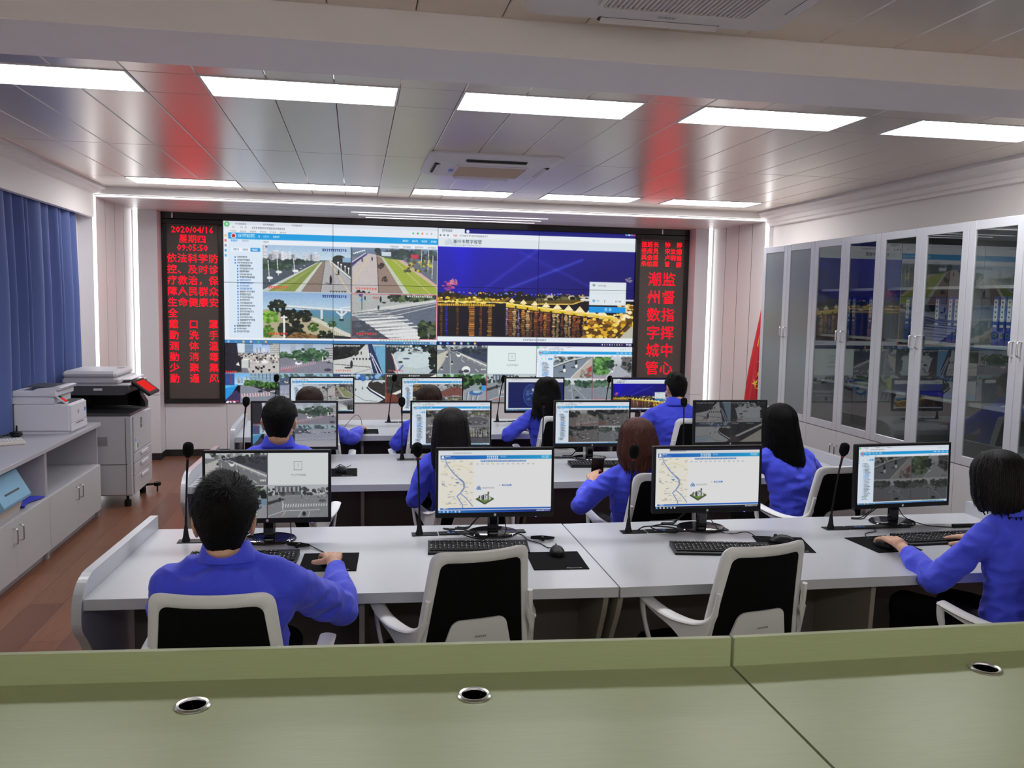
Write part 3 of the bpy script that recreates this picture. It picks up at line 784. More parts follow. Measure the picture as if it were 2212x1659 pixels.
def cam_bluestreet(c):
    r = random.Random(7)
    c.grad(0, 0, 1, 0.4, hx(110, 180, 235), hx(195, 225, 245)); city(c, r, 0.32, 14, 0.2, 0.5, 0.22); c.rect(0.44, 0, 1, 0.32, hx(120, 150, 175))
    for k in range(8): c.rect(0.44, 0.02 + 0.04 * k, 1, 0.035 + 0.04 * k, hx(175, 200, 215)); c.rect(0.47 + 0.07 * k, 0, 0.485 + 0.07 * k, 0.32, hx(70, 90, 115))
    c.poly([(0.28, 0.42), (0.45, 0.36), (1, 0.75), (1, 1), (0.26, 1)], hx(135, 140, 155))
    for cx in (0.42, 0.52, 0.62, 0.72, 0.82, 0.93):
        for k in range(26): a = r.uniform(0, 6.28); q = 0.075 * math.sqrt(r.random()); c.ell(cx + q * math.cos(a), 0.33 + (cx - 0.4) * 0.12 + 1.2 * q * math.sin(a), 0.022, 0.04, [hx(60, 105, 45), hx(85, 130, 55), hx(35, 65, 35)][r.randrange(3)])
    c.poly([(0.45, 0.42), (1, 0.55), (1, 0.75), (0.5, 0.45)], hx(45, 48, 52)); cars(c, r, 0.62, 0.5, 0.95, 0.66, 8, 0.03)
    for k in range(11): x = 0.3 + 0.05 * k; c.poly([(x, 0.82 - 0.006 * k), (x + 0.025, 0.81 - 0.006 * k), (x + 0.01, 0.68 - 0.006 * k), (x - 0.008, 0.69 - 0.006 * k)], hx(232, 192, 196))
    c.poly([(0, 0.42), (0.24, 0.36), (0.1, 0.75), (0, 0.95)], hx(40, 150, 225)); c.poly([(0, 0.4), (0.24, 0.36), (0.22, 0.42), (0, 0.5)], hx(90, 190, 240)); c.poly([(0, 0.9), (0.2, 0.55), (0.28, 0.7), (0.27, 1), (0, 1)], hx(60, 50, 90)); c.rect(0, 0, 0.17, 0.4, hx(50, 80, 150)); c.rect(0.09, 0, 0.12, 0.36, hx(120, 60, 100))
    c.bars(4, 0.05, 0.92, 0.2, 0.05, hx(225, 80, 90), 6); c.blobs(r, 0.02, 0.93, 0.25, 0.98, 5, 0.02, [WH]); c.noise(8, 0.03)
def cam_parking(c):
    r = random.Random(8)
    c.rect(0, 0, 1, 1, hx(155, 160, 180)); c.grad(0, 0, 1, 0.2, hx(150, 190, 210), hx(120, 150, 170)); c.blobs(r, 0, 0.02, 1, 0.16, 50, 0.04, [hx(90, 120, 120), hx(150, 185, 195), hx(70, 95, 100)])
    c.rect(0, 0.16, 0.35, 0.42, hx(80, 95, 120)); cars(c, r, 0, 0.24, 1, 0.42, 26, 0.028); c.poly([(0, 0.4), (1, 0.38), (1, 0.55), (0, 0.6)], hx(150, 156, 178))
    for k in range(12): c.line([(0.05 + 0.08 * k, 0.58), (0.02 + 0.08 * k, 0.68)], 0.012, hx(205, 208, 218))
    c.grad(0, 0.72, 1, 1, hx(168, 168, 185), hx(182, 172, 184)); c.line([(0, 0.7), (1, 0.68)], 0.01, hx(110, 115, 130)); c.bars(6, 0.05, 0.9, 0.22, 0.05, hx(225, 90, 100), 7); c.noise(9, 0.025)
def cam_quay(c):
    r = random.Random(9)
    c.rect(0, 0, 1, 1, hx(205, 208, 205)); c.poly([(0.72, 0.05), (1, 0.05), (1, 1), (0.9, 1)], hx(110, 170, 205)); c.poly([(0.66, 0), (0.74, 0), (0.95, 1), (0.74, 1)], hx(40, 50, 90))
    for a, b_ in ((0.67, 0.76), (0.7, 0.86), (0.72, 0.93)): c.line([(a, 0.3), (b_, 1)], 0.03, hx(225, 230, 235))
    c.poly([(0, 0), (0.62, 0), (0.5, 0.22), (0.36, 0.42), (0.2, 0.5), (0, 0.55)], hx(26, 28, 28)); c.blobs(r, 0, 0.05, 0.45, 0.45, 40, 0.04, [hx(30, 34, 32), hx(48, 52, 46), hx(18, 18, 18)])
    for k in range(6): c.ell(0.39 + 0.06 * k, 0.5, 0.016, 0.035, hx(30, 36, 48))
    c.line([(0.02, 0.68), (0.72, 0.78)], 0.02, hx(60, 66, 74)); c.line([(0.4, 1), (0.75, 0.82)], 0.01, hx(80, 86, 96)); c.ell(0.35, 0.68, 0.025, 0.13, hx(40, 44, 52)); c.ell(0.29, 0.8, 0.08, 0.03, hx(60, 62, 66)); c.ell(0.535, 0.3, 0.012, 0.06, hx(40, 44, 50))
    c.line([(0.66, 0.06), (0.72, 0.1), (0.735, 0.5)], 0.02, hx(60, 75, 110)); c.line([(0.8, 0.1), (0.81, 0.5)], 0.012, hx(40, 70, 120)); c.bars(1, 0.02, 0.03, 0.5, 0.06, hx(240, 242, 240), 16); c.bars(5, 0.05, 0.88, 0.3, 0.05, hx(225, 100, 90), 7); c.noise(10, 0.035)
def cam_plaza(c):
    r = random.Random(10)
    c.rect(0, 0, 1, 1, hx(30, 34, 42)); c.ell(0.52, 0.62, 0.45, 0.52, hx(186, 200, 206)); c.ell(0.58, 0.5, 0.35, 0.3, hx(200, 214, 218))
    c.blobs(r, 0, 0.02, 1, 0.2, 60, 0.035, [hx(36, 56, 50), hx(60, 80, 70), hx(190, 205, 215), hx(24, 30, 34)]); c.poly([(0, 0.1), (0.12, 0.2), (0.2, 0.9), (0, 1)], hx(44, 50, 58)); c.line([(0.12, 0.3), (0.28, 1)], 0.03, hx(225, 225, 228)); c.line([(0.1, 0.3), (0.24, 1)], 0.014, hx(180, 60, 60))
    c.ell(0.29, 0.6, 0.045, 0.035, hx(36, 40, 46)); c.ell(0.4, 0.48, 0.07, 0.03, hx(90, 100, 130)); c.line([(0.34, 0.7), (0.25, 0.9)], 0.05, hx(90, 110, 150)); c.line([(0.4, 0.72), (0.6, 1)], 0.02, hx(215, 205, 150)); cars(c, r, 0.4, 0.2, 0.8, 0.3, 5, 0.03); c.blobs(r, 0.85, 0.2, 1, 0.9, 40, 0.035, DKG)
    c.bars(1, 0.02, 0.03, 0.5, 0.06, hx(240, 242, 240), 16); c.bars(5, 0.05, 0.88, 0.3, 0.05, hx(225, 90, 90), 7); c.noise(11, 0.035)
def cam_curve(c):
    r = random.Random(11)
    c.rect(0, 0, 1, 1, hx(205, 212, 215)); c.rect(0, 0, 1, 0.22, hx(50, 70, 110)); c.blobs(r, 0.3, 0.03, 1, 0.2, 30, 0.04, [hx(60, 110, 190), hx(140, 180, 225), hx(50, 70, 70), hx(90, 120, 100)])
    c.poly([(0.62, 0.4), (0.75, 0.22), (1, 0.3), (1, 0.85)], hx(52, 50, 46)); c.line([(0.75, 0.28), (0.85, 0.24), (0.95, 0.32)], 0.05, hx(190, 195, 200)); c.line([(0.66, 0.3), (0.64, 0.44), (0.72, 0.56), (1, 0.84)], 0.055, hx(230, 234, 238)); c.line([(0.64, 0.46), (0.72, 0.6), (1, 0.9)], 0.05, hx(30, 40, 66))
    c.line([(0, 0.72), (0.35, 0.66), (0.6, 0.92), (0.85, 0.95)], 0.014, hx(90, 96, 106)); c.poly([(0, 0.75), (0.4, 0.75), (0.3, 1), (0, 1)], hx(165, 200, 228)); c.poly([(0.85, 1), (1, 0.85), (1, 1)], hx(46, 46, 48)); c.ell(0.56, 0.5, 0.01, 0.05, hx(60, 60, 66)); c.ell(0.43, 0.55, 0.01, 0.05, hx(60, 60, 66))
    c.bars(1, 0.14, 0.05, 0.38, 0.06, hx(240, 242, 240), 12); c.noise(12, 0.03)
def cam_wallpath(c):
    r = random.Random(12)
    c.rect(0, 0, 1, 1, hx(48, 50, 46)); c.blobs(r, 0, 0.1, 1, 0.6, 60, 0.04, [hx(40, 42, 38), hx(66, 68, 62), hx(30, 30, 28)]); c.poly([(0.25, 1), (1, 0.25), (1, 1)], hx(214, 204, 176)); c.line([(0.12, 0.74), (1, 0.05)], 0.09, hx(226, 224, 214)); c.line([(0.1, 0.82), (1, 0.13)], 0.03, hx(60, 60, 58))
    for k in range(8): c.line([(0.2 + 0.1 * k, 0.74 - 0.08 * k), (0.2 + 0.1 * k, 0.64 - 0.08 * k)], 0.02, hx(226, 224, 214))
    c.poly([(0, 0.65), (0.2, 0.72), (0.3, 0.95), (0, 1)], hx(110, 60, 50)); c.rect(0, 0, 0.012, 1, hx(225, 60, 50)); c.bars(1, 0.03, 0.05, 0.2, 0.05, hx(240, 242, 240), 6); c.bars(2, 0.45, 0.05, 0.22, 0.05, hx(240, 242, 240), 6); c.noise(13, 0.03)
def cam_highway(c):
    r = random.Random(13)
    c.rect(0, 0, 1, 1, hx(126, 132, 142)); c.rect(0, 0, 1, 0.16, hx(200, 210, 215)); c.blobs(r, 0.1, 0.02, 1, 0.18, 60, 0.035, [hx(70, 80, 84), hx(110, 120, 122), hx(50, 60, 62), hx(150, 158, 160)])
    c.poly([(0.38, 0.14), (1, 0.1), (1, 0.62), (0.42, 0.24)], hx(56, 66, 90)); c.blobs(r, 0.5, 0.12, 1, 0.3, 40, 0.03, [hx(44, 54, 64), hx(70, 80, 86)])
    c.poly([(0, 0.34), (0.2, 0.2), (0.28, 0.2), (0.0, 0.95)], hx(196, 194, 180)); c.poly([(0.22, 0.22), (0.34, 0.2), (1, 0.85), (1, 1), (0.05, 1)], hx(118, 124, 132)); c.line([(0.42, 0.26), (1, 0.72)], 0.05, hx(215, 216, 212)); c.line([(0.43, 0.3), (1, 0.79)], 0.02, hx(150, 152, 150))
    for x in (0.5, 0.62, 0.74, 0.86): c.line([(x, 0.3 + (x - 0.45) * 0.7), (x, 0.42 + (x - 0.45) * 0.7)], 0.014, hx(210, 212, 210))
    for x, y in ((0.36, 0.28), (0.48, 0.5), (0.76, 0.82)): c.line([(x, y), (x + 0.07, y + 0.1)], 0.02, hx(226, 228, 228))
    c.line([(0.26, 0.3), (0.27, 1)], 0.016, hx(215, 216, 214)); c.ell(0.43, 0.34, 0.04, 0.07, hx(240, 240, 240)); c.ell(0.43, 0.3, 0.03, 0.03, hx(90, 95, 100)); cars(c, r, 0.22, 0.14, 0.42, 0.28, 10, 0.02)
    c.ell(0.58, 0.86, 0.085, 0.13, hx(240, 242, 242)); c.ell(0.585, 0.9, 0.06, 0.06, hx(70, 76, 84)); c.ell(0.48, 0.93, 0.05, 0.06, hx(70, 74, 80))
    for x, y in ((0.2, 0.35), (0.3, 0.6), (0.1, 0.8)): c.ell(x, y, 0.018, 0.05, hx(40, 40, 44)); c.ell(x, y + 0.05, 0.024, 0.03, hx(200, 200, 200))
    c.bars(4, 0.88, 0.82, 0.1, 0.05, WH, 4); c.noise(14, 0.03)
def cam_error(c):
    c.rect(0, 0, 1, 1, hx(228, 240, 240))
    g = hx(150, 155, 158)
    for x0, y0, x1, y1 in ((0.43, 0.26, 0.57, 0.28), (0.43, 0.52, 0.57, 0.54), (0.43, 0.26, 0.442, 0.54), (0.558, 0.26, 0.57, 0.54)): c.rect(x0, y0, x1, y1, g)
    c.rect(0.494, 0.33, 0.506, 0.43, g); c.rect(0.494, 0.45, 0.506, 0.475, g); c.text('无法打开视图', 0.385, 0.65, 0.075, hx(140, 145, 150))
def cam_lot(c):
    r = random.Random(15)
    c.rect(0, 0, 1, 1, hx(150, 158, 165)); c.grad(0, 0, 1, 0.2, hx(190, 215, 215), hx(120, 160, 120)); c.blobs(r, 0.1, 0.0, 0.95, 0.5, 80, 0.05, [hx(50, 90, 50), hx(30, 56, 34), hx(70, 115, 60), hx(24, 36, 28)]); c.blobs(r, 0, 0.15, 0.16, 0.55, 40, 0.035, [hx(180, 190, 60), hx(140, 160, 50)])
    c.poly([(0, 0.6), (0.4, 0.5), (1, 0.62), (1, 1), (0, 1)], hx(150, 156, 164))
    for k in range(9): x = 0.05 + 0.09 * k; c.line([(x, 1), (x - 0.1 + 0.02 * k, 0.62)], 0.015, hx(60, 64, 70)); c.line([(x + 0.03, 1), (x - 0.07 + 0.02 * k, 0.62)], 0.015, hx(225, 228, 228))
    c.ell(0.78, 0.66, 0.13, 0.09, hx(60, 105, 165)); c.ell(0.8, 0.62, 0.08, 0.05, hx(170, 190, 205)); c.rect(0.9, 0.4, 0.98, 0.6, hx(70, 150, 220)); cars(c, r, 0.2, 0.48, 0.6, 0.56, 4, 0.04); c.rect(0.988, 0, 1, 1, hx(220, 70, 60)); c.noise(15, 0.035)
def cam_junction(c):
    r = random.Random(16)
    c.rect(0, 0, 1, 1, hx(140, 145, 152)); c.rect(0, 0, 1, 0.3, hx(190, 200, 205)); c.rect(0.12, 0.02, 0.55, 0.3, hx(95, 105, 120)); c.blobs(r, 0, 0.1, 1, 0.3, 50, 0.035, [hx(55, 75, 60), hx(80, 98, 84), hx(60, 66, 72), hx(120, 130, 130)])
    for k in range(6): c.rect(0.14 + 0.07 * k, 0.05, 0.17 + 0.07 * k, 0.2, hx(170, 180, 195))
    c.poly([(0, 0.52), (0.3, 0.36), (1, 0.3), (1, 1), (0, 1)], hx(132, 138, 146)); c.poly([(0, 0.5), (0.22, 0.4), (0.3, 0.42), (0.05, 0.58), (0, 0.6)], hx(60, 62, 64))
    for k in range(18): x = 0.24 + 0.042 * k; c.poly([(x, 0.68 - 0.002 * k), (x + 0.018, 0.68 - 0.002 * k), (x + 0.03, 0.57), (x + 0.014, 0.57)], hx(214, 218, 220))
    for a, b_ in (((0.24, 0.95), (0.3, 0.78)), ((0.5, 1), (0.56, 0.8)), ((0.66, 1), (0.7, 0.8)), ((0.0, 0.95), (0.27, 0.78)), ((0.27, 0.78), (0.86, 0.76))): c.line([a, b_], 0.014, hx(224, 226, 226))
    c.line([(0.25, 0.76), (0.25, 0.5)], 0.02, hx(225, 226, 224)); c.line([(0.18, 0.2), (0.19, 0.5)], 0.014, hx(200, 204, 206)); c.line([(0.1, 0.2), (0.19, 0.2)], 0.012, hx(220, 222, 222)); cars(c, r, 0.6, 0.28, 1, 0.42, 14, 0.02); c.ell(0.2, 0.44, 0.025, 0.07, hx(50, 54, 52)); c.ell(0.6, 0.88, 0.03, 0.07, hx(40, 40, 42)); c.rect(0.55, 0.28, 0.57, 0.4, hx(50, 90, 170)); c.ell(0.9, 0.48, 0.06, 0.05, hx(90, 96, 96)); c.bars(2, 0.14, 0.88, 0.18, 0.04, hx(220, 90, 80), 6); c.noise(16, 0.03)
def cam_scooter(c):
    r = random.Random(17)
    c.rect(0, 0, 1, 1, hx(125, 138, 152)); c.blobs(r, 0, 0, 0.6, 0.22, 40, 0.04, [hx(60, 70, 66), hx(90, 100, 100), hx(200, 205, 205)]); c.line([(0, 0.46), (0.4, 0.18), (0.8, 0.02)], 0.06, hx(205, 208, 205)); c.line([(0, 0.52), (0.4, 0.24), (0.85, 0.04)], 0.025, hx(60, 64, 70)); c.poly([(0.42, 1), (0.86, 0.18), (1, 0.0), (1, 1)], hx(186, 176, 168)); c.line([(0.44, 1), (0.9, 0.15)], 0.03, hx(225, 226, 222)); c.poly([(0.86, 0.55), (0.98, 0.4), (0.98, 0.95), (0.86, 0.95)], hx(170, 70, 70)); c.blobs(r, 0.7, 0.6, 1, 1, 20, 0.04, [hx(150, 140, 132), hx(110, 104, 100)])
    for x, y in ((0.27, 0.5), (0.57, 0.3)): c.ell(x - 0.05, y + 0.2, 0.08, 0.03, hx(60, 66, 76)); c.ell(x, y, 0.03, 0.1, hx(34, 38, 44)); c.ell(x + 0.01, y + 0.14, 0.035, 0.08, hx(235, 236, 236)); c.ell(x, y - 0.1, 0.02, 0.03, hx(30, 30, 34))
    c.noise(17, 0.03)
def cam_treelane(c):
    r = random.Random(18)
    c.grad(0, 0, 1, 0.5, hx(205, 212, 220), hx(170, 178, 182)); c.rect(0, 0.5, 1, 1, hx(150, 155, 165)); c.blobs(r, 0.0, 0.0, 0.42, 0.8, 110, 0.06, [hx(70, 120, 60), hx(96, 150, 76), hx(46, 86, 44), hx(120, 168, 96)]); c.blobs(r, 0.36, 0.2, 0.52, 0.5, 40, 0.04, [hx(50, 80, 60), hx(36, 60, 46)]); c.blobs(r, 0.75, 0.02, 1, 0.7, 80, 0.05, [hx(60, 66, 66), hx(90, 96, 92), hx(40, 50, 48), hx(110, 104, 110)])
    c.poly([(0.58, 0.42), (0.68, 0.42), (1, 0.85), (1, 1), (0.3, 1)], hx(170, 174, 184)); c.line([(0.585, 0.42), (0.34, 1)], 0.02, hx(228, 228, 230)); cars(c, r, 0.55, 0.3, 0.7, 0.45, 6, 0.02); c.ell(0.5, 0.66, 0.025, 0.08, hx(235, 235, 235)); c.ell(0.5, 0.6, 0.012, 0.05, hx(40, 40, 44)); c.bars(2, 0.82, 0.88, 0.15, 0.1, hx(140, 120, 120), 4); c.noise(18, 0.03)
def cam_avenue(c, sd=19):
    r = random.Random(sd)
    c.grad(0, 0, 1, 0.3, hx(215, 222, 228), hx(190, 200, 205)); c.rect(0, 0.3, 1, 1, hx(128, 138, 148)); c.blobs(r, 0, 0.12, 0.42, 0.38, 60, 0.045, [hx(70, 100, 80), hx(50, 76, 60), hx(96, 126, 104)]); c.blobs(r, 0.55, 0.12, 1, 0.42, 70, 0.045, [hx(66, 96, 78), hx(46, 70, 58), hx(90, 118, 98)]); c.poly([(0.4, 0.32), (0.55, 0.32), (1, 0.6), (1, 1), (0, 1), (0, 0.6)], hx(126, 136, 146)); c.line([(0.47, 0.34), (0.5, 1)], 0.014, hx(210, 212, 210)); c.line([(0.5, 0.34), (0.86, 1)], 0.014, hx(210, 212, 210))
    cars(c, r, 0.3, 0.38, 0.7, 0.6, 7, 0.03); c.ell(0.62, 0.9, 0.06, 0.05, hx(36, 38, 42)); c.bars(2, 0.06, 0.88, 0.22, 0.05, hx(220, 90, 90), 7); c.noise(sd, 0.03)
def cam_avenue2(c): cam_avenue(c, 27)
def cam_cross_a(c):
    r = random.Random(20)
    c.grad(0, 0, 1, 0.25, hx(200, 205, 205), hx(170, 174, 172)); c.rect(0, 0.25, 1, 1, hx(128, 120, 112)); c.blobs(r, 0, 0.1, 0.34, 0.4, 40, 0.05, DKG + [hx(80, 80, 70)]); c.blobs(r, 0.6, 0.05, 1, 0.35, 40, 0.05, DKG); c.poly([(0.3, 0.3), (0.66, 0.25), (1, 0.55), (1, 1), (0.2, 1)], hx(150, 140, 130)); c.poly([(0.1, 0.85), (0.9, 0.7), (1, 0.9), (0.3, 1), (0.05, 1)], hx(160, 110, 100))
    for k in range(14): x = 0.25 + 0.05 * k; c.poly([(x, 0.95 - 0.012 * k), (x + 0.02, 0.95 - 0.012 * k), (x + 0.03, 0.82 - 0.01 * k), (x + 0.012, 0.82 - 0.01 * k)], hx(215, 210, 205))
    cars(c, r, 0.3, 0.3, 0.95, 0.9, 20, 0.03); c.blobs(r, 0.3, 0.35, 0.8, 0.8, 25, 0.012, [hx(30, 30, 30), hx(220, 215, 210)]); c.noise(20, 0.05)
def cam_cross_b(c):
    r = random.Random(21)
    c.rect(0, 0, 1, 1, hx(110, 106, 100)); c.blobs(r, 0, 0, 1, 0.25, 40, 0.05, DKG); c.poly([(0, 0.35), (1, 0.2), (1, 1), (0, 1)], hx(128, 120, 114)); cars(c, r, 0.05, 0.25, 1, 0.9, 30, 0.035); c.poly([(0, 0.6), (0.3, 0.85), (0, 1)], hx(150, 90, 70)); c.blobs(r, 0, 0.3, 0.15, 0.6, 20, 0.05, GRN); c.noise(21, 0.05)
def cam_yellowtrees(c):
    r = random.Random(22)
    c.rect(0, 0, 1, 1, hx(190, 180, 165)); c.blobs(r, 0, 0.0, 0.5, 0.8, 80, 0.06, [hx(190, 130, 20), hx(150, 100, 20), hx(60, 66, 30), hx(220, 160, 40)]); c.blobs(r, 0, 0.6, 0.5, 1, 40, 0.07, DKG); c.noise(22, 0.03)
def cam_redcourt(c):
    r = random.Random(23)
    c.rect(0, 0, 1, 1, hx(170, 172, 170)); c.blobs(r, 0, 0, 1, 0.25, 30, 0.05, [hx(60, 66, 60), hx(200, 205, 205), hx(110, 110, 104)]); c.poly([(0, 0.75), (0.62, 0.22), (1, 0.3), (1, 0.95), (0.05, 1)], hx(178, 66, 48)); c.line([(0, 0.73), (0.6, 0.22)], 0.05, hx(90, 88, 84)); c.ell(0.68, 0.45, 0.015, 0.12, hx(40, 36, 36)); c.bars(3, 0.6, 0.9, 0.3, 0.05, WH, 8); c.noise(23, 0.03)
def cam_yard(c):
    r = random.Random(24)
    c.rect(0, 0, 1, 1, hx(150, 152, 158)); c.rect(0, 0, 1, 0.3, hx(70, 72, 76)); c.blobs(r, 0, 0.05, 1, 0.35, 50, 0.05, [hx(40, 42, 44), hx(90, 92, 94), hx(190, 192, 190), hx(150, 150, 60)]); c.ell(0.55, 0.65, 0.4, 0.25, hx(110, 112, 118)); cars(c, r, 0.2, 0.4, 0.9, 0.9, 10, 0.04); c.blobs(r, 0.05, 0.88, 0.3, 0.95, 6, 0.02, [WH]); c.noise(24, 0.04)
def cam_gate(c):
    r = random.Random(25)
    c.rect(0, 0, 1, 1, hx(80, 80, 88)); c.rect(0, 0, 1, 0.3, hx(120, 122, 124)); c.blobs(r, 0, 0.1, 1, 0.6, 60, 0.05, [hx(46, 48, 50), hx(190, 190, 188), hx(120, 122, 124), hx(170, 160, 90)])
    for k in range(12): c.line([(0.1 + 0.08 * k, 0.2), (0.1 + 0.08 * k, 0.6)], 0.03, hx(225, 225, 222))
    c.rect(0, 0.7, 1, 1, hx(96, 96, 108)); c.noise(25, 0.05)

def quad(c, fs, red=None):
    for k, f in enumerate(fs):
        x, y = (k % 2) * 0.5, (k // 2) * 0.5
        f(c.sub(x, y, x + 0.5, y + 0.5))
    c.rect(0.497, 0, 0.503, 1, hx(70, 75, 85)); c.rect(0, 0.494, 1, 0.506, hx(180, 195, 205))
    if red:
        x, y = red
        for a in ((x, y, x + 0.5, y + 0.006), (x, y + 0.494, x + 0.5, y + 0.5), (x, y, x + 0.004, y + 0.5), (x + 0.496, y, x + 0.5, y + 0.5)): c.rect(*a, hx(215, 60, 70))

def taskbar(c, y, col, n=6):
    c.rect(0, y, 1, 1, col); h = 1 - y
    cs = [hx(120, 190, 235), hx(60, 150, 230), hx(230, 215, 150), hx(225, 225, 230), hx(90, 200, 110), hx(225, 180, 70)]
    asp = c.h / c.w
    for k in range(n): c.ell(0.018 + 0.034 * k, y + h * 0.5, h * 0.33 * asp, h * 0.33, cs[k % 6]); c.ell(0.018 + 0.034 * k, y + h * 0.5, h * 0.15 * asp, h * 0.15, cs[(k + 3) % 6])
    for k in range(9): c.ell(0.84 + 0.013 * k, y + h * 0.5, h * 0.15 * asp, h * 0.2, [WH, hx(200, 215, 230), hx(240, 160, 70)][k % 3])
    c.bars(2, 0.965, y + h * 0.2, 0.03, h * 0.6, WH, 4)

def browser(c, fs, bright=1.0, red=(0.5, 0.5)):
    """a web page: blue header, a list on the left and four camera pictures"""
    c.rect(0, 0, 1, 1, hx(236, 241, 250)); c.rect(0, 0, 1, 0.03, hx(222, 228, 240)); asp = c.h / c.w
    c.ell(0.017, 0.028, 0.022 * asp, 0.022, hx(90, 200, 120)); c.ell(0.017, 0.028, 0.010 * asp, 0.010, WH); c.rect(0.012, 0.026, 0.026, 0.03, hx(90, 200, 120))
    for k, x in enumerate((0.055, 0.18, 0.31)): c.bars(k, x, 0.017, 0.05, 0.014, hx(150, 155, 165), 6)
    for k in range(3): c.ell(0.045 + 0.018 * k + (0.02 if k else 0), 0.05, 0.008 * asp, 0.008, hx(150, 155, 165)); c.ell(0.045 + 0.018 * k + (0.02 if k else 0), 0.05, 0.005 * asp, 0.005, hx(236, 241, 250))
    c.bars(8, 0.13, 0.046, 0.15, 0.016, hx(140, 145, 155), 18)
    for k in range(6): c.bars(20 + k, 0.03 + 0.045 * k, 0.078, 0.03, 0.013, hx(170, 165, 150), 4)
    for k, cc in enumerate((hx(90, 200, 120), hx(50, 170, 90), hx(225, 140, 60), hx(190, 195, 205), hx(180, 185, 195))): c.ell(0.88 + 0.022 * k, 0.055, 0.008 * asp, 0.008, cc)
    c.rect(0.022, 0.095, 1, 0.145, hx(20, 160, 228)); c.ell(0.046, 0.12, 0.022 * asp, 0.022, hx(235, 235, 240)); c.ell(0.046, 0.12, 0.015 * asp, 0.015, hx(190, 40, 60))
    c.text('视频联网', 0.065, 0.101, 0.034, WH)
    for k, (x, ww, q) in enumerate(((0.157, 0.008, 0.8), (0.18, 0.028, 0.7), (0.225, 0.03, 1.0))): c.bars(30 + k, x, 0.112, ww, 0.016, WH * q + hx(20, 160, 228) * (1 - q), 4)
    for k in range(4): c.bars(40 + k, 0.83 + 0.045 * k, 0.112, 0.028, 0.015, WH, 5)
    for k, cc in enumerate((hx(235, 200, 110), hx(225, 110, 120), hx(140, 150, 160), hx(80, 170, 225), hx(110, 180, 230))): c.rect(0.006, 0.11 + 0.04 * k, 0.015, 0.13 + 0.04 * k, cc)
    c.rect(0.022, 0.145, 0.175, 0.968, hx(222, 236, 250)); c.rect(0.035, 0.215, 0.165, 0.245, hx(240, 246, 252)); c.rect(0.122, 0.215, 0.165, 0.245, hx(30, 150, 225))
    for k in range(3): c.bars(50 + k, 0.045 + 0.042 * k, 0.224, 0.026, 0.013, hx(120, 150, 185) if k < 2 else WH, 4)
    c.bars(60, 0.035, 0.152, 0.03, 0.014, hx(60, 150, 220), 4); c.bars(61, 0.085, 0.152, 0.03, 0.014, hx(160, 175, 195), 4)
    for k in range(27):
        y = 0.285 + 0.0235 * k; x = 0.05 + (0.01 if 2 < k < 24 else 0)
        col = hx(50, 110, 190) if 8 <= k <= 11 else hx(70, 80, 95)
        if k > 23: x = 0.045
        c.rect(x, y + 0.002, x + 0.006, y + 0.014, hx(40, 120, 200)); c.bars(70 + k, x + 0.012, y, 0.045 + 0.03 * ((k * 7) % 5) / 5, 0.013, col, 9)
    c.bars(99, 0.18, 0.158, 0.026, 0.013, hx(120, 128, 140), 4)
    for k in range(4): c.bars(110 + k, 0.77 + 0.06 * k, 0.165, 0.04, 0.013, hx(140, 150, 165), 6)
    v = c.sub(0.176, 0.186, 0.997, 0.955); quad(v, fs, red)
    if bright < 1: v.grey(0.45, bright)
    c.rect(0.0, 0.955, 1, 0.972, hx(240, 244, 250)); c.bars(120, 0.72, 0.958, 0.2, 0.012, hx(130, 190, 140), 14); taskbar(c, 0.972, hx(70, 130, 185))

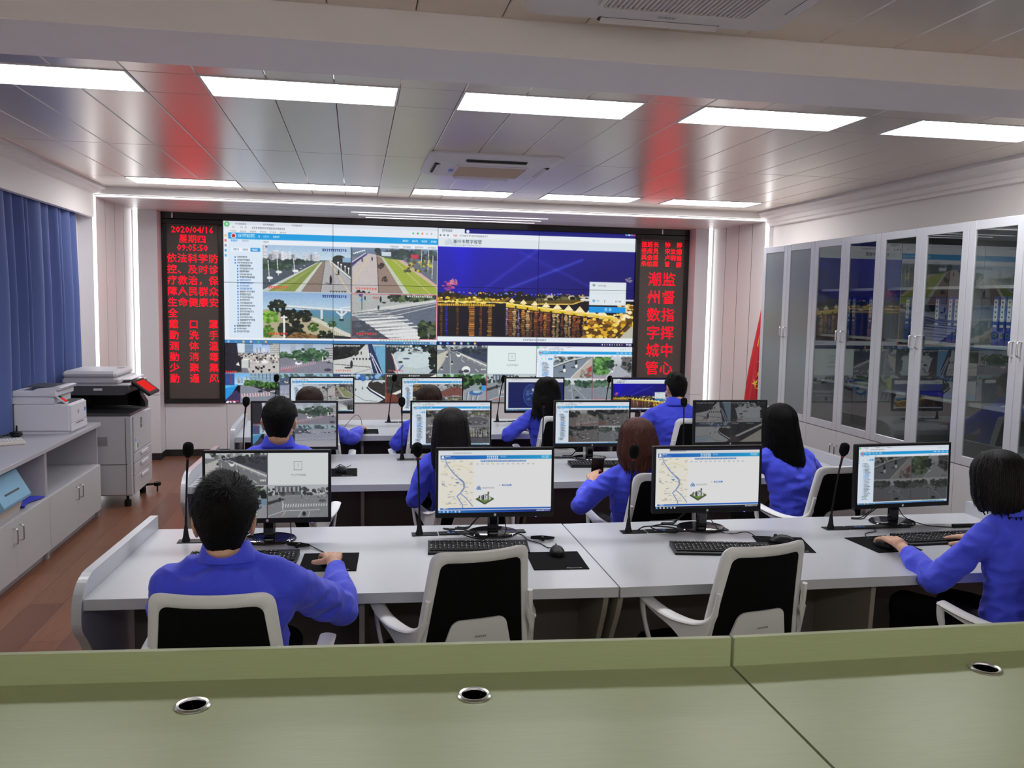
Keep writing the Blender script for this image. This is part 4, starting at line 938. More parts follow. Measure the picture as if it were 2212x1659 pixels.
def nightpage(c):
    r = random.Random(40); asp = c.h / c.w
    c.grad(0, 0, 1, 0.04, hx(24, 24, 110), hx(40, 44, 140)); c.rect(0.0, 0.005, 0.13, 0.04, hx(232, 238, 245)); c.ell(0.145, 0.025, 0.014 * asp, 0.014, hx(235, 238, 245)); c.bars(1, 0.02, 0.015, 0.05, 0.015, hx(120, 130, 150), 6)
    c.rect(0, 0.04, 1, 0.085, hx(238, 243, 250)); c.bars(2, 0.105, 0.055, 0.14, 0.015, hx(150, 152, 160), 16); c.bars(3, 0.075, 0.055, 0.02, 0.015, hx(215, 90, 90), 3)
    for k in range(3): c.ell(0.012 + 0.018 * k, 0.062, 0.008 * asp, 0.008, hx(120, 125, 135))
    for k, cc in enumerate((hx(110, 160, 220), hx(225, 225, 235), hx(120, 140, 220), hx(215, 60, 90))): c.rect(0.945 + 0.014 * k, 0.004, 0.957 + 0.014 * k, 0.016, cc)
    c.rect(0, 0.085, 1, 0.158, hx(226, 234, 240)); c.text('潮州市数字城管', 0.073, 0.094, 0.036, hx(40, 60, 80)); c.text('Chaozhou Digital City Management', 0.074, 0.132, 0.0165, hx(110, 125, 140))
    for x, y, q in ((0.042, 0.125, 0.02), (0.055, 0.115, 0.024), (0.066, 0.127, 0.016)): c.ell(x, y, q * asp, q, hx(205, 216, 226))
    v = c.sub(0, 0.158, 1, 0.925)
    v.grad(0, 0, 1, 0.56, hx(14, 6, 190), hx(22, 14, 150))
    t = np.linspace(0, 1, v.w)[None, :, None]; v.a[:] *= (1.0 - 0.33 * np.clip((t - 0.1) * 1.4, 0, 1)) + 0.12 * np.exp(-((t - 0.12) / 0.05) ** 2)
    v.rect(0, 0.56, 1, 1, hx(16, 10, 24))
    for a, b_, c2 in (((0.23, 0.46), (0.5, 0.0), 0.5), ((0.33, 0.47), (0.73, 0.1), 0.8), ((0.4, 0.03), (0.78, 0.42), 0.35)):
        for wd, al in ((0.06, 0.12), (0.035, 0.16), (0.012, 0.3)): v.line([a, b_], wd, hx(110, 140, 255), al * c2)
    for x, y, q, cc in ((0.06, 0.42, 0.035, hx(225, 90, 150)), (0.075, 0.39, 0.02, hx(240, 150, 180)), (0.05, 0.46, 0.02, hx(150, 70, 190)), (0.97, 0.32, 0.018, hx(180, 160, 170))):
        for k in range(26): a = r.uniform(0, 6.28); rr = q * math.sqrt(r.random()); v.ell(x + rr * math.cos(a), y + 1.7 * rr * math.sin(a), q * 0.2, q * 0.3, cc * r.uniform(0.7, 1.0))
    v.blobs(r, 0.0, 0.51, 0.55, 0.58, 60, 0.02, [hx(30, 24, 10), hx(60, 50, 14), hx(20, 16, 16)]); v.blobs(r, 0.5, 0.53, 0.76, 0.58, 80, 0.018, [hx(40, 36, 20), hx(110, 100, 60), hx(24, 20, 18), hx(200, 190, 150)])
    v.blobs(r, 0, 0.56, 0.35, 0.63, 130, 0.008, [hx(225, 180, 40), hx(250, 225, 110), hx(150, 105, 20), hx(120, 130, 20)]); v.blobs(r, 0.05, 0.5, 0.75, 0.53, 60, 0.004, [hx(160, 170, 255), hx(255, 190, 90), hx(90, 120, 255)])
    v.rect(0, 0.605, 0.36, 0.615, hx(255, 225, 120)); v.rect(0, 0.63, 0.36, 0.655, hx(235, 190, 50))
    for k in range(40): v.rect(0.009 * k, 0.625, 0.009 * k + 0.003, 0.66, hx(70, 46, 10))
    v.poly([(0.3, 0.6), (0.72, 0.56), (0.7, 0.61), (0.5, 0.63)], hx(90, 74, 26)); v.line([(0.5, 0.62), (0.68, 0.615), (0.73, 0.575)], 0.012, hx(240, 200, 90)); v.line([(0.72, 0.56), (1.0, 0.56)], 0.02, hx(225, 228, 240)); v.line([(0.74, 0.53), (0.79, 0.53), (0.84, 0.55)], 0.01, hx(210, 215, 240))
    # the bridge with its row of pavilions
    v.poly([(0.34, 0.61), (0.9, 0.74), (0.9, 0.79), (0.34, 0.66)], hx(225, 190, 40)); v.line([(0.34, 0.62), (0.9, 0.755)], 0.012, hx(255, 240, 150))
    for k in range(9):
        x = 0.37 + 0.058 * k; y = 0.60 + 0.0155 * k + 0.002 * k; q = 0.7 + 0.07 * k
        v.rect(x - 0.012 * q, y - 0.01, x + 0.012 * q, y + 0.04, hx(235, 205, 110)); v.poly([(x - 0.024 * q, y), (x - 0.012 * q, y - 0.03 * q), (x + 0.012 * q, y - 0.03 * q), (x + 0.024 * q, y)], hx(250, 236, 190)); v.poly([(x - 0.013 * q, y - 0.028 * q), (x, y - 0.062 * q), (x + 0.013 * q, y - 0.028 * q)], hx(240, 222, 160)); v.rect(x + 0.022 * q, y + 0.045, x + 0.034 * q, y + 0.075, hx(50, 40, 12))
    # reflections in the water
    for k in range(26):
        x = 0.34 + 0.022 * k + r.uniform(-0.004, 0.004); y0 = 0.67 + (x - 0.34) * 0.235; ww = r.uniform(0.004, 0.011); cc = [hx(225, 150, 60), hx(190, 110, 50), hx(240, 200, 130), hx(170, 90, 70), hx(200, 160, 200)][r.randrange(5)]
        for q in range(14):
            y = y0 + (1 - y0) * q / 14; v.rect(x - ww + r.uniform(-0.004, 0.004), y, x + ww + r.uniform(-0.004, 0.004), y + (1 - y0) / 18, cc * (1 - 0.03 * q) * r.uniform(0.6, 1.05))
    for x, ww, cc in ((0.17, 0.014, hx(215, 140, 60)), (0.215, 0.006, hx(140, 80, 40)), (0.26, 0.01, hx(170, 120, 50)), (0.045, 0.006, hx(40, 50, 190)), (0.02, 0.006, hx(120, 80, 30)), (0.1, 0.005, hx(120, 80, 30))):
        for q in range(14): y = 0.66 + 0.024 * q; v.rect(x - ww + r.uniform(-0.003, 0.003), y, x + ww, y + 0.019, cc * r.uniform(0.55, 1))
    v.rect(0.285, 0.62, 0.34, 1, hx(8, 8, 20))
    v.poly([(0.72, 1), (0.9, 0.78), (1, 0.66), (1, 1)], hx(90, 66, 20)); v.blobs(r, 0.74, 0.78, 1, 1, 130, 0.014, [hx(220, 170, 40), hx(160, 110, 20), hx(245, 210, 90), hx(90, 60, 14)]); v.blobs(r, 0.9, 0.62, 1, 0.8, 50, 0.014, [hx(235, 200, 100), hx(250, 235, 190), hx(120, 80, 30)]); v.poly([(0.93, 1), (0.99, 0.86), (1, 0.86), (1, 1)], hx(190, 186, 170)); v.line([(0.9, 1), (0.98, 0.82)], 0.02, hx(50, 44, 40))
    # log-in box
    v.rect(0.765, 0.352, 0.957, 0.62, hx(226, 236, 240)); v.rect(0.765, 0.48, 0.957, 0.484, hx(190, 205, 215)); v.ell(0.788, 0.39, 0.012 * asp * 1.2, 0.014, hx(150, 160, 170)); v.bars(5, 0.808, 0.387, 0.045, 0.02, hx(140, 150, 160), 7); v.rect(0.782, 0.555, 0.796, 0.585, hx(130, 180, 215)); v.bars(6, 0.804, 0.565, 0.014, 0.015, hx(140, 150, 160), 3); v.rect(0.893, 0.555, 0.943, 0.59, hx(245, 248, 250)); v.bars(7, 0.9, 0.565, 0.035, 0.02, hx(120, 140, 150), 5); v.rect(0.845, 0.56, 0.847, 0.59, hx(60, 70, 80))
    v.rect(0.765, 0.638, 0.957, 0.705, hx(20, 150, 228)); v.text('登 录', 0.845, 0.650, 0.04, WH)
    c.rect(0, 0.925, 1, 0.968, hx(232, 240, 248)); c.bars(8, 0.43, 0.94, 0.12, 0.014, hx(130, 140, 155), 14); taskbar(c, 0.968, hx(18, 22, 84))

def mappage(c, dark_top=False):
    r = random.Random(50)
    c.rect(0, 0, 1, 1, hx(238, 238, 238)); c.rect(0, 0, 1, 0.06, hx(230, 236, 240) if not dark_top else hx(16, 18, 40))
    if dark_top: c.rect(0.0, 0.005, 0.13, 0.045, hx(228, 230, 235)); c.rect(0, 0.035, 1, 0.075, hx(226, 228, 232))
    c.bars(1, 0.13, 0.04, 0.16, 0.018, hx(150, 160, 165), 14)
    c.grad(0.02, 0.085, 1, 0.145, hx(20, 90, 190), hx(30, 170, 220), True)
    for x, y in ((0.04, 0.1), (0.034, 0.122), (0.046, 0.122)): c.ell(x, y, 0.008, 0.014, WH)
    c.bars(2, 0.058, 0.095, 0.05, 0.016, WH, 8); c.bars(3, 0.058, 0.12, 0.09, 0.008, hx(200, 220, 240), 14); c.bars(4, 0.425, 0.09, 0.10, 0.05, WH, 6); c.bars(5, 0.545, 0.095, 0.05, 0.03, hx(190, 220, 240), 5); c.bars(6, 0.91, 0.095, 0.07, 0.035, hx(190, 225, 245), 6)
    for k in range(9): c.rect(0.37 + 0.045 * k, 0.163, 0.411 + 0.045 * k, 0.185, hx(50, 110, 190)); c.bars(8 + k, 0.377 + 0.045 * k, 0.168, 0.026, 0.012, WH, 4)
    for k in range(12): c.bars(20 + k, 0.33 + 0.045 * k, 0.215, 0.022, 0.014, hx(140, 145, 150), 4)
    m = c.sub(0.02, 0.15, 0.31, 0.92); m.rect(0, 0, 1, 1, hx(240, 236, 222))
    for k in range(14): a = (r.random(), r.random()); m.line([a, (a[0] + r.uniform(-0.5, 0.5), a[1] + r.uniform(-0.3, 0.3))], 0.004, hx(225, 214, 160))
    m.line([(0, 0.3), (0.3, 0.15), (0.55, 0.12), (0.8, 0.18), (1, 0.28)], 0.008, hx(222, 208, 130))
    for k in range(60): x, y = r.uniform(0.02, 0.9), r.uniform(0.02, 0.97); m.bars(30 + k, x, y, 0.09, 0.012, hx(140, 140, 150), 4)
    riv = [(0.15, 0), (0.18, 0.08), (0.3, 0.2), (0.42, 0.3), (0.58, 0.4), (0.7, 0.47), (0.72, 0.58), (0.62, 0.68), (0.5, 0.76), (0.58, 0.85), (0.66, 0.92), (0.68, 1)]
    for a, b_, wd in zip(riv[:-1], riv[1:], (14, 14, 18, 20, 32, 30, 26, 18, 16, 18, 18)): m.line([a, b_], wd * 0.0012, hx(130, 150, 200))
    m.line([(0.6, 0.7), (0.75, 0.78), (0.88, 0.88), (0.98, 0.97)], 0.02, hx(140, 160, 205)); m.rect(0.46, 0.465, 0.55, 0.485, hx(60, 120, 190))
    for x, y in ((0.355, 0.59), (0.345, 0.615), (0.367, 0.615)): c.ell(x, y, 0.0105, 0.019, hx(40, 110, 195)); c.ell(x, y, 0.005, 0.009, hx(238, 238, 238))
    c.bars(70, 0.385, 0.59, 0.11, 0.028, hx(170, 175, 182), 10)
    c.poly([(0.33, 0.775), (0.41, 0.7), (0.49, 0.775), (0.41, 0.86)], hx(70, 84, 50)); c.poly([(0.345, 0.775), (0.41, 0.715), (0.475, 0.775), (0.41, 0.845)], hx(110, 140, 66)); c.poly([(0.33, 0.775), (0.41, 0.86), (0.41, 0.872), (0.33, 0.787)], hx(60, 60, 62)); c.poly([(0.49, 0.775), (0.41, 0.86), (0.41, 0.872), (0.49, 0.787)], hx(80, 80, 84))
    for k in range(16): x = 0.36 + 0.1 * r.random(); y = 0.79 - abs(x - 0.41) * 0.4 + r.uniform(-0.02, 0.03); h = r.uniform(0.03, 0.1); c.rect(x - 0.006, y - h, x + 0.006, y, [hx(50, 52, 60), hx(225, 226, 226), hx(120, 124, 130)][k % 3])
    c.bars(80, 0.53, 0.557, 0.02, 0.012, hx(150, 155, 160), 3); c.rect(0.56, 0.55, 0.645, 0.572, hx(50, 110, 190)); c.bars(81, 0.57, 0.555, 0.06, 0.012, WH, 6)
    c.rect(0.02, 0.92, 1, 0.945, hx(30, 100, 200)); c.bars(82, 0.045, 0.925, 0.04, 0.012, WH, 5); c.grad(0, 0.955, 1, 1, hx(40, 130, 210), hx(12, 30, 120), True)
    if dark_top: c.rect(0, 0.955, 1, 1, hx(14, 16, 30))
    for k in range(6): c.ell(0.018 + 0.034 * k, 0.978, 0.008, 0.014, [hx(120, 190, 235), hx(200, 225, 240), hx(225, 225, 230)][k % 3])
    c.bars(83, 0.87, 0.968, 0.12, 0.018, WH, 10)

def globepage(c):
    c.rect(0, 0, 1, 1, hx(230, 234, 240)); c.rect(0.0, 0.08, 0.03, 0.97, hx(225, 230, 238)); c.rect(0.04, 0.12, 0.985, 0.92, hx(16, 30, 92)); c.rect(0.04, 0.12, 1, 0.92, hx(16, 30, 92))
    c.ell(0.43, 0.52, 0.13, 0.34, hx(60, 84, 150)); c.ell(0.435, 0.525, 0.12, 0.32, hx(30, 50, 116)); r = random.Random(5); c.blobs(r, 0.36, 0.3, 0.5, 0.7, 14, 0.03, [hx(70, 96, 150), hx(50, 70, 130)]); c.ell(0.47, 0.36, 0.018, 0.04, hx(200, 190, 180)); c.bars(2, 0.43, 0.46, 0.03, 0.03, hx(160, 190, 230), 3)
    c.rect(0, 0.92, 1, 0.955, hx(220, 226, 236)); taskbar(c, 0.955, hx(70, 120, 175)); c.bars(1, 0.1, 0.03, 0.2, 0.02, hx(160, 165, 175), 12)

def paint(fn, w, h, ss=2):
    a = np.zeros((h * ss, w * ss, 3)); fn(Cv(a))
    return a.reshape(h, ss, w, ss, 3).mean((1, 3))

def screen_object(name, a, W, H, m, parent, loc=(0, 0, 0)):
    """a W x H metre screen in the XZ plane facing -Y, its picture held in a colour grid"""
    h, w_ = a.shape[:2]
    X, Z = np.meshgrid(np.linspace(-W / 2, W / 2, w_), np.linspace(H / 2, -H / 2, h))
    co = np.stack([X + loc[0], np.full_like(X, loc[1]), Z + loc[2]], -1).reshape(-1, 3)
    I = np.arange(h * w_).reshape(h, w_)
    q = np.stack([I[:-1, :-1], I[1:, :-1], I[1:, 1:], I[:-1, 1:]], -1).reshape(-1, 4)
    me = bpy.data.meshes.new(name)
    me.vertices.add(len(co)); me.vertices.foreach_set('co', co.astype(np.float32).ravel())
    me.loops.add(q.size); me.loops.foreach_set('vertex_index', q.astype(np.int32).ravel())
    me.polygons.add(len(q)); me.polygons.foreach_set('loop_start', np.arange(0, q.size, 4, dtype=np.int32))
    me.update(calc_edges=True)
    at = me.attributes.new('picture', 'FLOAT_COLOR', 'POINT')
    lin = np.where(a <= 0.04045, a / 12.92, ((a + 0.055) / 1.055) ** 2.4).reshape(-1, 3)
    at.data.foreach_set('color', np.concatenate([lin, np.ones((len(lin), 1))], 1).astype(np.float32).ravel())
    me.materials.append(m)
    return link(name, me, parent)

# ------------------------------------------------------------------ video wall: twelve panels
VX0, VX1, VZ0, VZ1 = -1.485, 3.405, 0.615, 2.702
CW, CH = (VX1 - VX0) / 4, (VZ1 - VZ0) / 3
PWX, PHX = 216, 122
def whole(c):
    browser(c.sub(0, 0, 0.5, 2 / 3), [cam_promenade, cam_dyke, cam_bridge, cam_crossing])
    nightpage(c.sub(0.5, 0, 1, 2 / 3))
    quad(c.sub(0, 2 / 3, 0.25, 1), [cam_market, cam_treeroad, cam_bluestreet, cam_parking])
    quad(c.sub(0.25, 2 / 3, 0.5, 1), [cam_quay, cam_plaza, cam_curve, cam_wallpath])
    quad(c.sub(0.5, 2 / 3, 0.75, 1), [cam_highway, cam_error, cam_lot, cam_junction])
    browser(c.sub(0.75, 2 / 3, 1, 1), [cam_scooter, cam_treelane, cam_avenue, cam_avenue2])
wallpic = paint(whole, 4 * PWX, 3 * PHX)
vnames = {0: 'top', 1: 'middle', 2: 'bottom'}
vdesc = {(0, 0): 'web page header and grassy embankment', (1, 0): 'pink walkway beside a green slope', (2, 0): 'night sky with light beams and a page title', (3, 0): 'dark blue sky and end of a light beam',
         (0, 1): 'riverside trees and a long list', (1, 1): 'zebra crossing picture', (2, 1): 'lit waterfront at night', (3, 1): 'lit bridge pavilions and a log-in box',
         (0, 2): 'market street and tree-lined road pictures', (1, 2): 'riverbank walkway pictures', (2, 2): 'highway picture and a pale error notice', (3, 2): 'web page with scooters on a road'}
for j in range(3):
    for i in range(4):
        cx, cz = VX0 + CW * (i + 0.5), VZ1 - CH * (j + 0.5)
        t = thing('video_wall_panel', 'panel in the %s row of the video wall showing %s' % (vnames[j], vdesc[(i, j)]), 'screen', (cx, 10.385, cz), 0, 'panels of the large video wall')
        e = 0.0022; bz = 0.0012
        MB().box(-CW / 2 + bz, CW / 2 - bz, 0.002, 0.06, -CH / 2 + bz, CH / 2 - bz).build('housing', M['black'], t, 0)
        f = MB(); o_ = 0.0
        for x0, x1, z0, z1 in ((-CW / 2 + bz, CW / 2 - bz, CH / 2 - e, CH / 2 - bz), (-CW / 2 + bz, CW / 2 - bz, -CH / 2 + bz, -CH / 2 + e), (-CW / 2 + bz, -CW / 2 + e, -CH / 2 + e, CH / 2 - e), (CW / 2 - e, CW / 2 - bz, -CH / 2 + e, CH / 2 - e)):
            f.box(x0, x1, -0.002, 0.002, z0, z1)
        f.build('bezel', M['black'], t, 0)
        screen_object('screen', wallpic[j * PHX:(j + 1) * PHX, i * PWX:(i + 1) * PWX], CW - 2 * e, CH - 2 * e, M['screen'], t, (0, 0.0, 0))

# black frame around the boards and screens
fr = MB()
FX0, FX1, FZ0, FZ1 = -2.149, 4.099, 0.613, 2.772
fr.box(FX0, FX1, 10.36, YB, VZ1 + 0.001, FZ1, 0.003)
struct(fr.build('trim_6', M['black_frame'], smooth=0))
for k, x in enumerate((-2.03, 3.74)):
    tag(MB().box(x - 0.008, x + 0.008, 10.352, 10.36, VZ1 + 0.008, FZ1 - 0.002, 0.002).build('clip', M['chrome'], smooth=0),
        ('small bright clip on the black frame above the red date board' if k == 0 else 'small bright clip on the black frame above the red board of names'), 'clip')

def led_board(label, x0, x1, rows, group=None):
    t = thing('led_board', label, 'sign', (0, 0, 0))
    y = 10.375; z0, z1 = FZ0 + 0.002, VZ1 - 0.002
    f = MB(); bw = 0.055
    f.box(x0, x1, y - 0.02, YB - 0.02, z0, z0 + bw, 0.004).box(x0, x1, y - 0.02, YB - 0.02, z1 - bw, z1, 0.004)
    f.box(x0, x0 + bw, y - 0.02, YB - 0.02, z0 + bw, z1 - bw, 0.004).box(x1 - bw, x1, y - 0.02, YB - 0.02, z0 + bw, z1 - bw, 0.004)
    f.build('frame', M['black_frame'], t, 0)
    MB().box(x0 + bw, x1 - bw, y, y + 0.03, z0 + bw, z1 - bw).build('display_face', M['led_panel'], t, 0)
    for st, x, z, size, bold in rows:
        tx = MB()
        add_text(tx, st, size, wall_text(x, y - 0.003, z), 1, 'CENTER', 0.0)
        tx.build('led_character', M['led_red'], t, 0)
    return t
rows = []
LX0, LX1 = -2.148, -1.487
lc = (LX0 + LX1) / 2
rows += [('2020/04/16', lc + 0.0, 2.552, 0.100, 0.002), ('星期四', lc, 2.448, 0.098, 0.002), ('09:05:50', lc, 2.352, 0.098, 0.002)]
def spread_row(s, xc, pitch, z, size, bold):
    n = len(s)
    return [(ch, xc + (k - (n - 1) / 2) * pitch, z, size, bold) for k, ch in enumerate(s) if ch != ' ']
for k, s in enumerate(('依法科学防', '控、及时诊', '疗救治，保', '障人民群众', '生命健康安', '全    ')):
    rows += spread_row(s, lc, 0.112, 2.226 - 0.124 * k, 0.108, 0.003)
for k, s in enumerate(('戴口罩', '勤洗手', '测体温', '勤消毒', '少聚集', '勤通风')):
    rows += spread_row(s, lc, 0.215, 2.226 - 0.124 * (6 + k), 0.108, 0.003)
led_board('tall dark board of red characters headed by a date and a time', LX0, LX1, rows)
rows = []
RX0, RX1 = 3.407, 4.098
rc = (RX0 + RX1) / 2
for k, s in enumerate(('值班长 钟 婷', '坐席员 宋汝媚', '吴会瑶 卢晓愉', '朱柏霖 曾 瑟')):
    rows += spread_row(s, rc - 0.01, 0.076, 2.554 - 0.079 * k, 0.074, 0.0015)
for k, (a, b_) in enumerate((('潮', '监'), ('州', '督'), ('数', '指'), ('字', '挥'), ('城', '中'), ('管', '心'))):
    z = 2.09 - 0.222 * k
    rows += [(a, rc - 0.088, z, 0.180, 0.003), (b_, rc + 0.098, z, 0.180, 0.003)]
led_board('tall dark board of red characters with small rows of names above large characters', RX0, RX1, rows)
# ------------------------------------------------------------------ white operator desks
DZ = 0.75
def desk(label, x0, yf, width, depth, rz, left_end, right_end, skew=0.0):
    t = thing('operator_desk', label, 'desk', (x0, yf, 0), rz, 'white operator desks')
    b = MB().prism([(0.001, 0), (width - 0.001, 0), (width - 0.001 - skew * depth, depth), (0.001, depth)], 2, DZ - 0.04, DZ)
    b.build('desk_top', M['desk'], t, 0)
    MB().box(0.024, width - 0.04, 0.50, 0.52, 0.0, DZ - 0.041).build('modesty_panel', M['taupe'], t, 0)
    prof = smooth_path([(0, 0.03, DZ - 0.041), (0, 0.07, 0.62), (0, 0.16, 0.47), (0, 0.24, 0.28), (0, 0.28, 0.0)], 4)
    inner = [(p.y, p.z) for p in prof] + [(0.497, 0.0), (0.497, DZ - 0.041)]
    for k, xx in enumerate((0.004, width - 0.026 - skew * 0.5)):
        if (k == 0 and left_end) or (k == 1 and right_end): continue
        MB().prism(inner, 0, xx, xx + 0.02).build('leg', M['desk_leg'], t, 0)
    MB().prism([(0.10, 0), (0.497, 0), (0.497, DZ - 0.041), (0.06, DZ - 0.041)], 0, width / 2 - 0.01, width / 2 + 0.01).build('divider', M['desk_leg'], t, 0)
    endp = [(depth, 0.0), (depth, 0.815), (0.13, 0.822)] + [(p.y, p.z) for p in smooth_path([(0, 0.10, 0.82), (0, 0.04, 0.80), (0, -0.005, 0.755), (0, -0.018, 0.69), (0, -0.008, 0.635), (0, 0.06, 0.56), (0, 0.15, 0.43), (0, 0.225, 0.22), (0, 0.25, 0.0)], 4)]
    for k, (flag, xa) in enumerate(((left_end, -0.034), (right_end, width + 0.001))):
        if flag: MB().prism(endp, 0, xa, xa + 0.034).build('end_panel', M['desk'], t, 0)
    return t
rowdesks = {}
for r, (ya, yb, yc, wa, ra, rb, dep) in {1: (3.215, 3.108, 3.108, 1.955, -3.0, -0.2, 0.965), 2: (5.11, 5.06, 5.06, 1.97, -1.4, 0.0, 1.03), 3: (6.93, 6.965, 6.965, 1.96, 1.0, 0.4, 0.95)}.items():
    nm = ('front', 'middle', 'back')[r - 1]
    xl = (-0.955, -0.945, -0.925)[r - 1]
    desk('white desk, left half of the %s row, curved end panel towards the printers' % nm, xl, ya, wa, dep, R(ra), True, False, math.tan(R(rb - ra)))
    xs2 = xl + wa * math.cos(R(ra)) + 0.004
    desk('white desk, right half of the %s row, towards the glass cabinets' % nm, xs2, yc, 2.22, dep, R(rb), False, True)

# ------------------------------------------------------------------ green desks in the foreground
def green_desk(label, x0, y0, width, rz, holes, skew=0.0):
    t = thing('green_desk', label, 'desk', (x0, y0, 0), rz, 'olive green desks in front')
    z = 0.95
    MB().prism([(0.0015, -0.95), (width - 0.0015 + skew * 0.95, -0.95), (width - 0.0015, 0.0), (0.0015, 0.0)], 2, z - 0.03, z).build('desk_top', M['green'], t, 0)
    MB().box(0.0015, width - 0.0015, 0.0005, 0.02, 0.2, z + 0.071, 0.002).build('back_panel', M['green'], t, 0)
    for xx in (0.03, width - 0.05):
        MB().box(xx, xx + 0.02, -0.85, 0.0, 0.2, z - 0.031).build('leg', M['green'], t, 0)
    for x, y in holes:
        g = MB().lathe([(0.0295, 0.0003), (0.0385, 0.0006), (0.0385, 0.003), (0.034, 0.0055), (0.0285, 0.0045), (0.0275, 0.001)], 28, (x, y, z), False)
        g.build('cable_grommet', M['steel'], t)
        MB().lathe([(0.028, 0.0004), (0.001, 0.0004), (0.001, 0.0008), (0.028, 0.0008)], 24, (x, y, z)).build('hole_shade_disc', M['dark'], t, 0)  # dark disc on the uncut top, painted shade of the hole's inside
    return t
green_desk('long olive green desk with two cable holes, left of the joint', 0.91 - 2.6 * math.cos(R(4.2)), 1.925 + 2.6 * math.sin(R(4.2)), 2.6, R(-4.2), ((1.35, -0.128), (1.96, -0.118)), math.tan(R(3.5)))
green_desk('olive green desk right of the joint, with a single cable hole', 0.914, 1.925, 2.2, R(-0.7), ((0.62, -0.095),))

# ------------------------------------------------------------------ white office chairs with black mesh
def chair_proto():
    t = thing('office_chair', '', 'chair', (0, 0, 0), 0, 'white office chairs with black mesh backs')
    MB().box(-0.225, 0.225, -0.19, 0.25, 0.425, 0.475, 0.022).build('seat_cushion', M['chair_mesh'], t)
    MB().box(-0.20, 0.20, -0.17, 0.22, 0.395, 0.424, 0.01).build('seat_pan', M['chair_white'], t)
    ZB, ZT = 0.455, 0.975
    def S(x, z, off=0.0):
        v = (z - ZB) / (ZT - ZB)
        return Vector((x, -0.225 - 0.10 * max(v, 0) ** 1.15 + 0.055 * (x / 0.2) ** 2 * (0.4 + 0.6 * max(v, 0)) + off, z))
    def outline(hw0, hw1, z0, z1, r0, r1, n=6):
        """rounded trapezoid, starting at the right bottom corner"""
        cs = [(hw0, z0, r0), (hw1, z1, r1), (-hw1, z1, r1), (-hw0, z0, r0)]
        out = []
        for i, (x, z, r) in enumerate(cs):
            p = Vector((x, z)); a = Vector(cs[i - 1][:2]); c = Vector(cs[(i + 1) % 4][:2])
            d1 = (a - p).normalized() * r; d2 = (c - p).normalized() * r
            for k in range(n + 1):
                q = k / n
                out.append((p + d1) * (1 - q) ** 2 + p * 2 * q * (1 - q) + (p + d2) * q ** 2)
        # denser points along the long sides
        res = []
        for i in range(len(out)):
            a, c = out[i], out[(i + 1) % len(out)]
            m = 6 if (i % (n + 1)) == n else 1
            for k in range(m): res.append(a.lerp(c, k / m))
        return res
    oo = outline(0.235, 0.180, ZB, ZT, 0.03, 0.045); ii = outline(0.188, 0.146, ZB + 0.115, ZT - 0.045, 0.02, 0.03)
    b = MB()
    th = 0.013
    mid = [(o.lerp(i, 0.5)) for o, i in zip(oo, ii)]
    rings = []
    n = len(oo)
    for k in range(n):
        o, i = oo[k], ii[k]
        q = [(0.0, -0.3), (0.12, -0.85), (0.5, -1.0), (0.88, -0.8), (1.0, -0.2), (0.9, 0.8), (0.5, 1.0), (0.1, 0.8)]
        rings.append([S(*(o.lerp(i, a)), th * c) for a, c in q])
    rings.append(rings[0])
    b.rings(rings, cap=False)
    b.build('back_frame', M['chair_white'], t, 50)
    b = MB()
    def pan(u, v):
        z = ZB + 0.085 + (ZT - 0.04 - ZB - 0.085) * v
        hw = 0.192 + (0.150 - 0.192) * v
        return S(hw * (1 - 2 * u), z, -0.001)
    b.sheet(pan, 10, 8, 0.005)
    b.build('mesh_back', M['chair_mesh'], t, 60)
    lp = outline(0.142, 0.098, ZB + 0.10, ZB + 0.262, 0.01, 0.035)
    n = len(lp)
    f = MB()
    f.add([S(p.x, p.y, -0.013) for p in lp] + [S(p.x, p.y, -0.021) for p in lp],
          [tuple(range(n)), tuple(range(n, 2 * n))[::-1]] + [(i, n + i, n + (i + 1) % n, (i + 1) % n) for i in range(n)])
    f.build('lumbar_plate', M['chair_white'], t, 30)
    mk = MB()
    for k in range(6):
        mk.box(-0.02 + 0.007 * k, -0.015 + 0.007 * k, -0.2945, -0.2935, ZB + 0.198, ZB + 0.204)
    mk.build('maker_mark', M['mid_grey'], t, 0)
    for sg in (1, -1):
        U = smooth_path([(0.192, -0.282, 0.80), (0.203, -0.262, 0.71), (0.228, -0.215, 0.672), (0.258, -0.12, 0.662), (0.280, -0.02, 0.672), (0.286, 0.09, 0.690)], 6)
        Lo = smooth_path([(0.224, -0.195, 0.475), (0.232, -0.19, 0.52), (0.244, -0.165, 0.575), (0.262, -0.10, 0.622), (0.280, -0.01, 0.650), (0.286, 0.085, 0.674)], 6)
        U = [Vector((sg * p.x, p.y, p.z)) for p in U]; Lo = [Vector((sg * p.x, p.y, p.z)) for p in Lo]
        n_ = len(U) - 1
        a = MB()
        def arm(u, v):
            i = min(int(round(u * n_)), n_)
            return U[i].lerp(Lo[i], v)
        (a.sheet(lambda u, v: arm(u, v), n_, 4, 0.014) if sg > 0 else a.sheet(lambda u, v: arm(1 - u, v), n_, 4, 0.014))
        nn = len(U)
        a.tube(U, [0.010 + 0.018 * min(1, max(0, (k - 6) / (nn * 0.4))) for k in range(nn)], 12, True, [0.010] * nn, up=(0, 0, 1))
        q = smooth_path([(sg * 0.284, 0.092, 0.688), (sg * 0.282, 0.088, 0.62), (sg * 0.264, 0.062, 0.51), (sg * 0.225, 0.035, 0.425), (sg * 0.19, 0.03, 0.412)], 5)
        a.tube(q, [0.018] * 6 + [0.014] * 8 + [0.016] * 7, 10, True, 0.008, up=(1, 0, 0.3))
        a.build('armrest', M['chair_white'], t, 50)
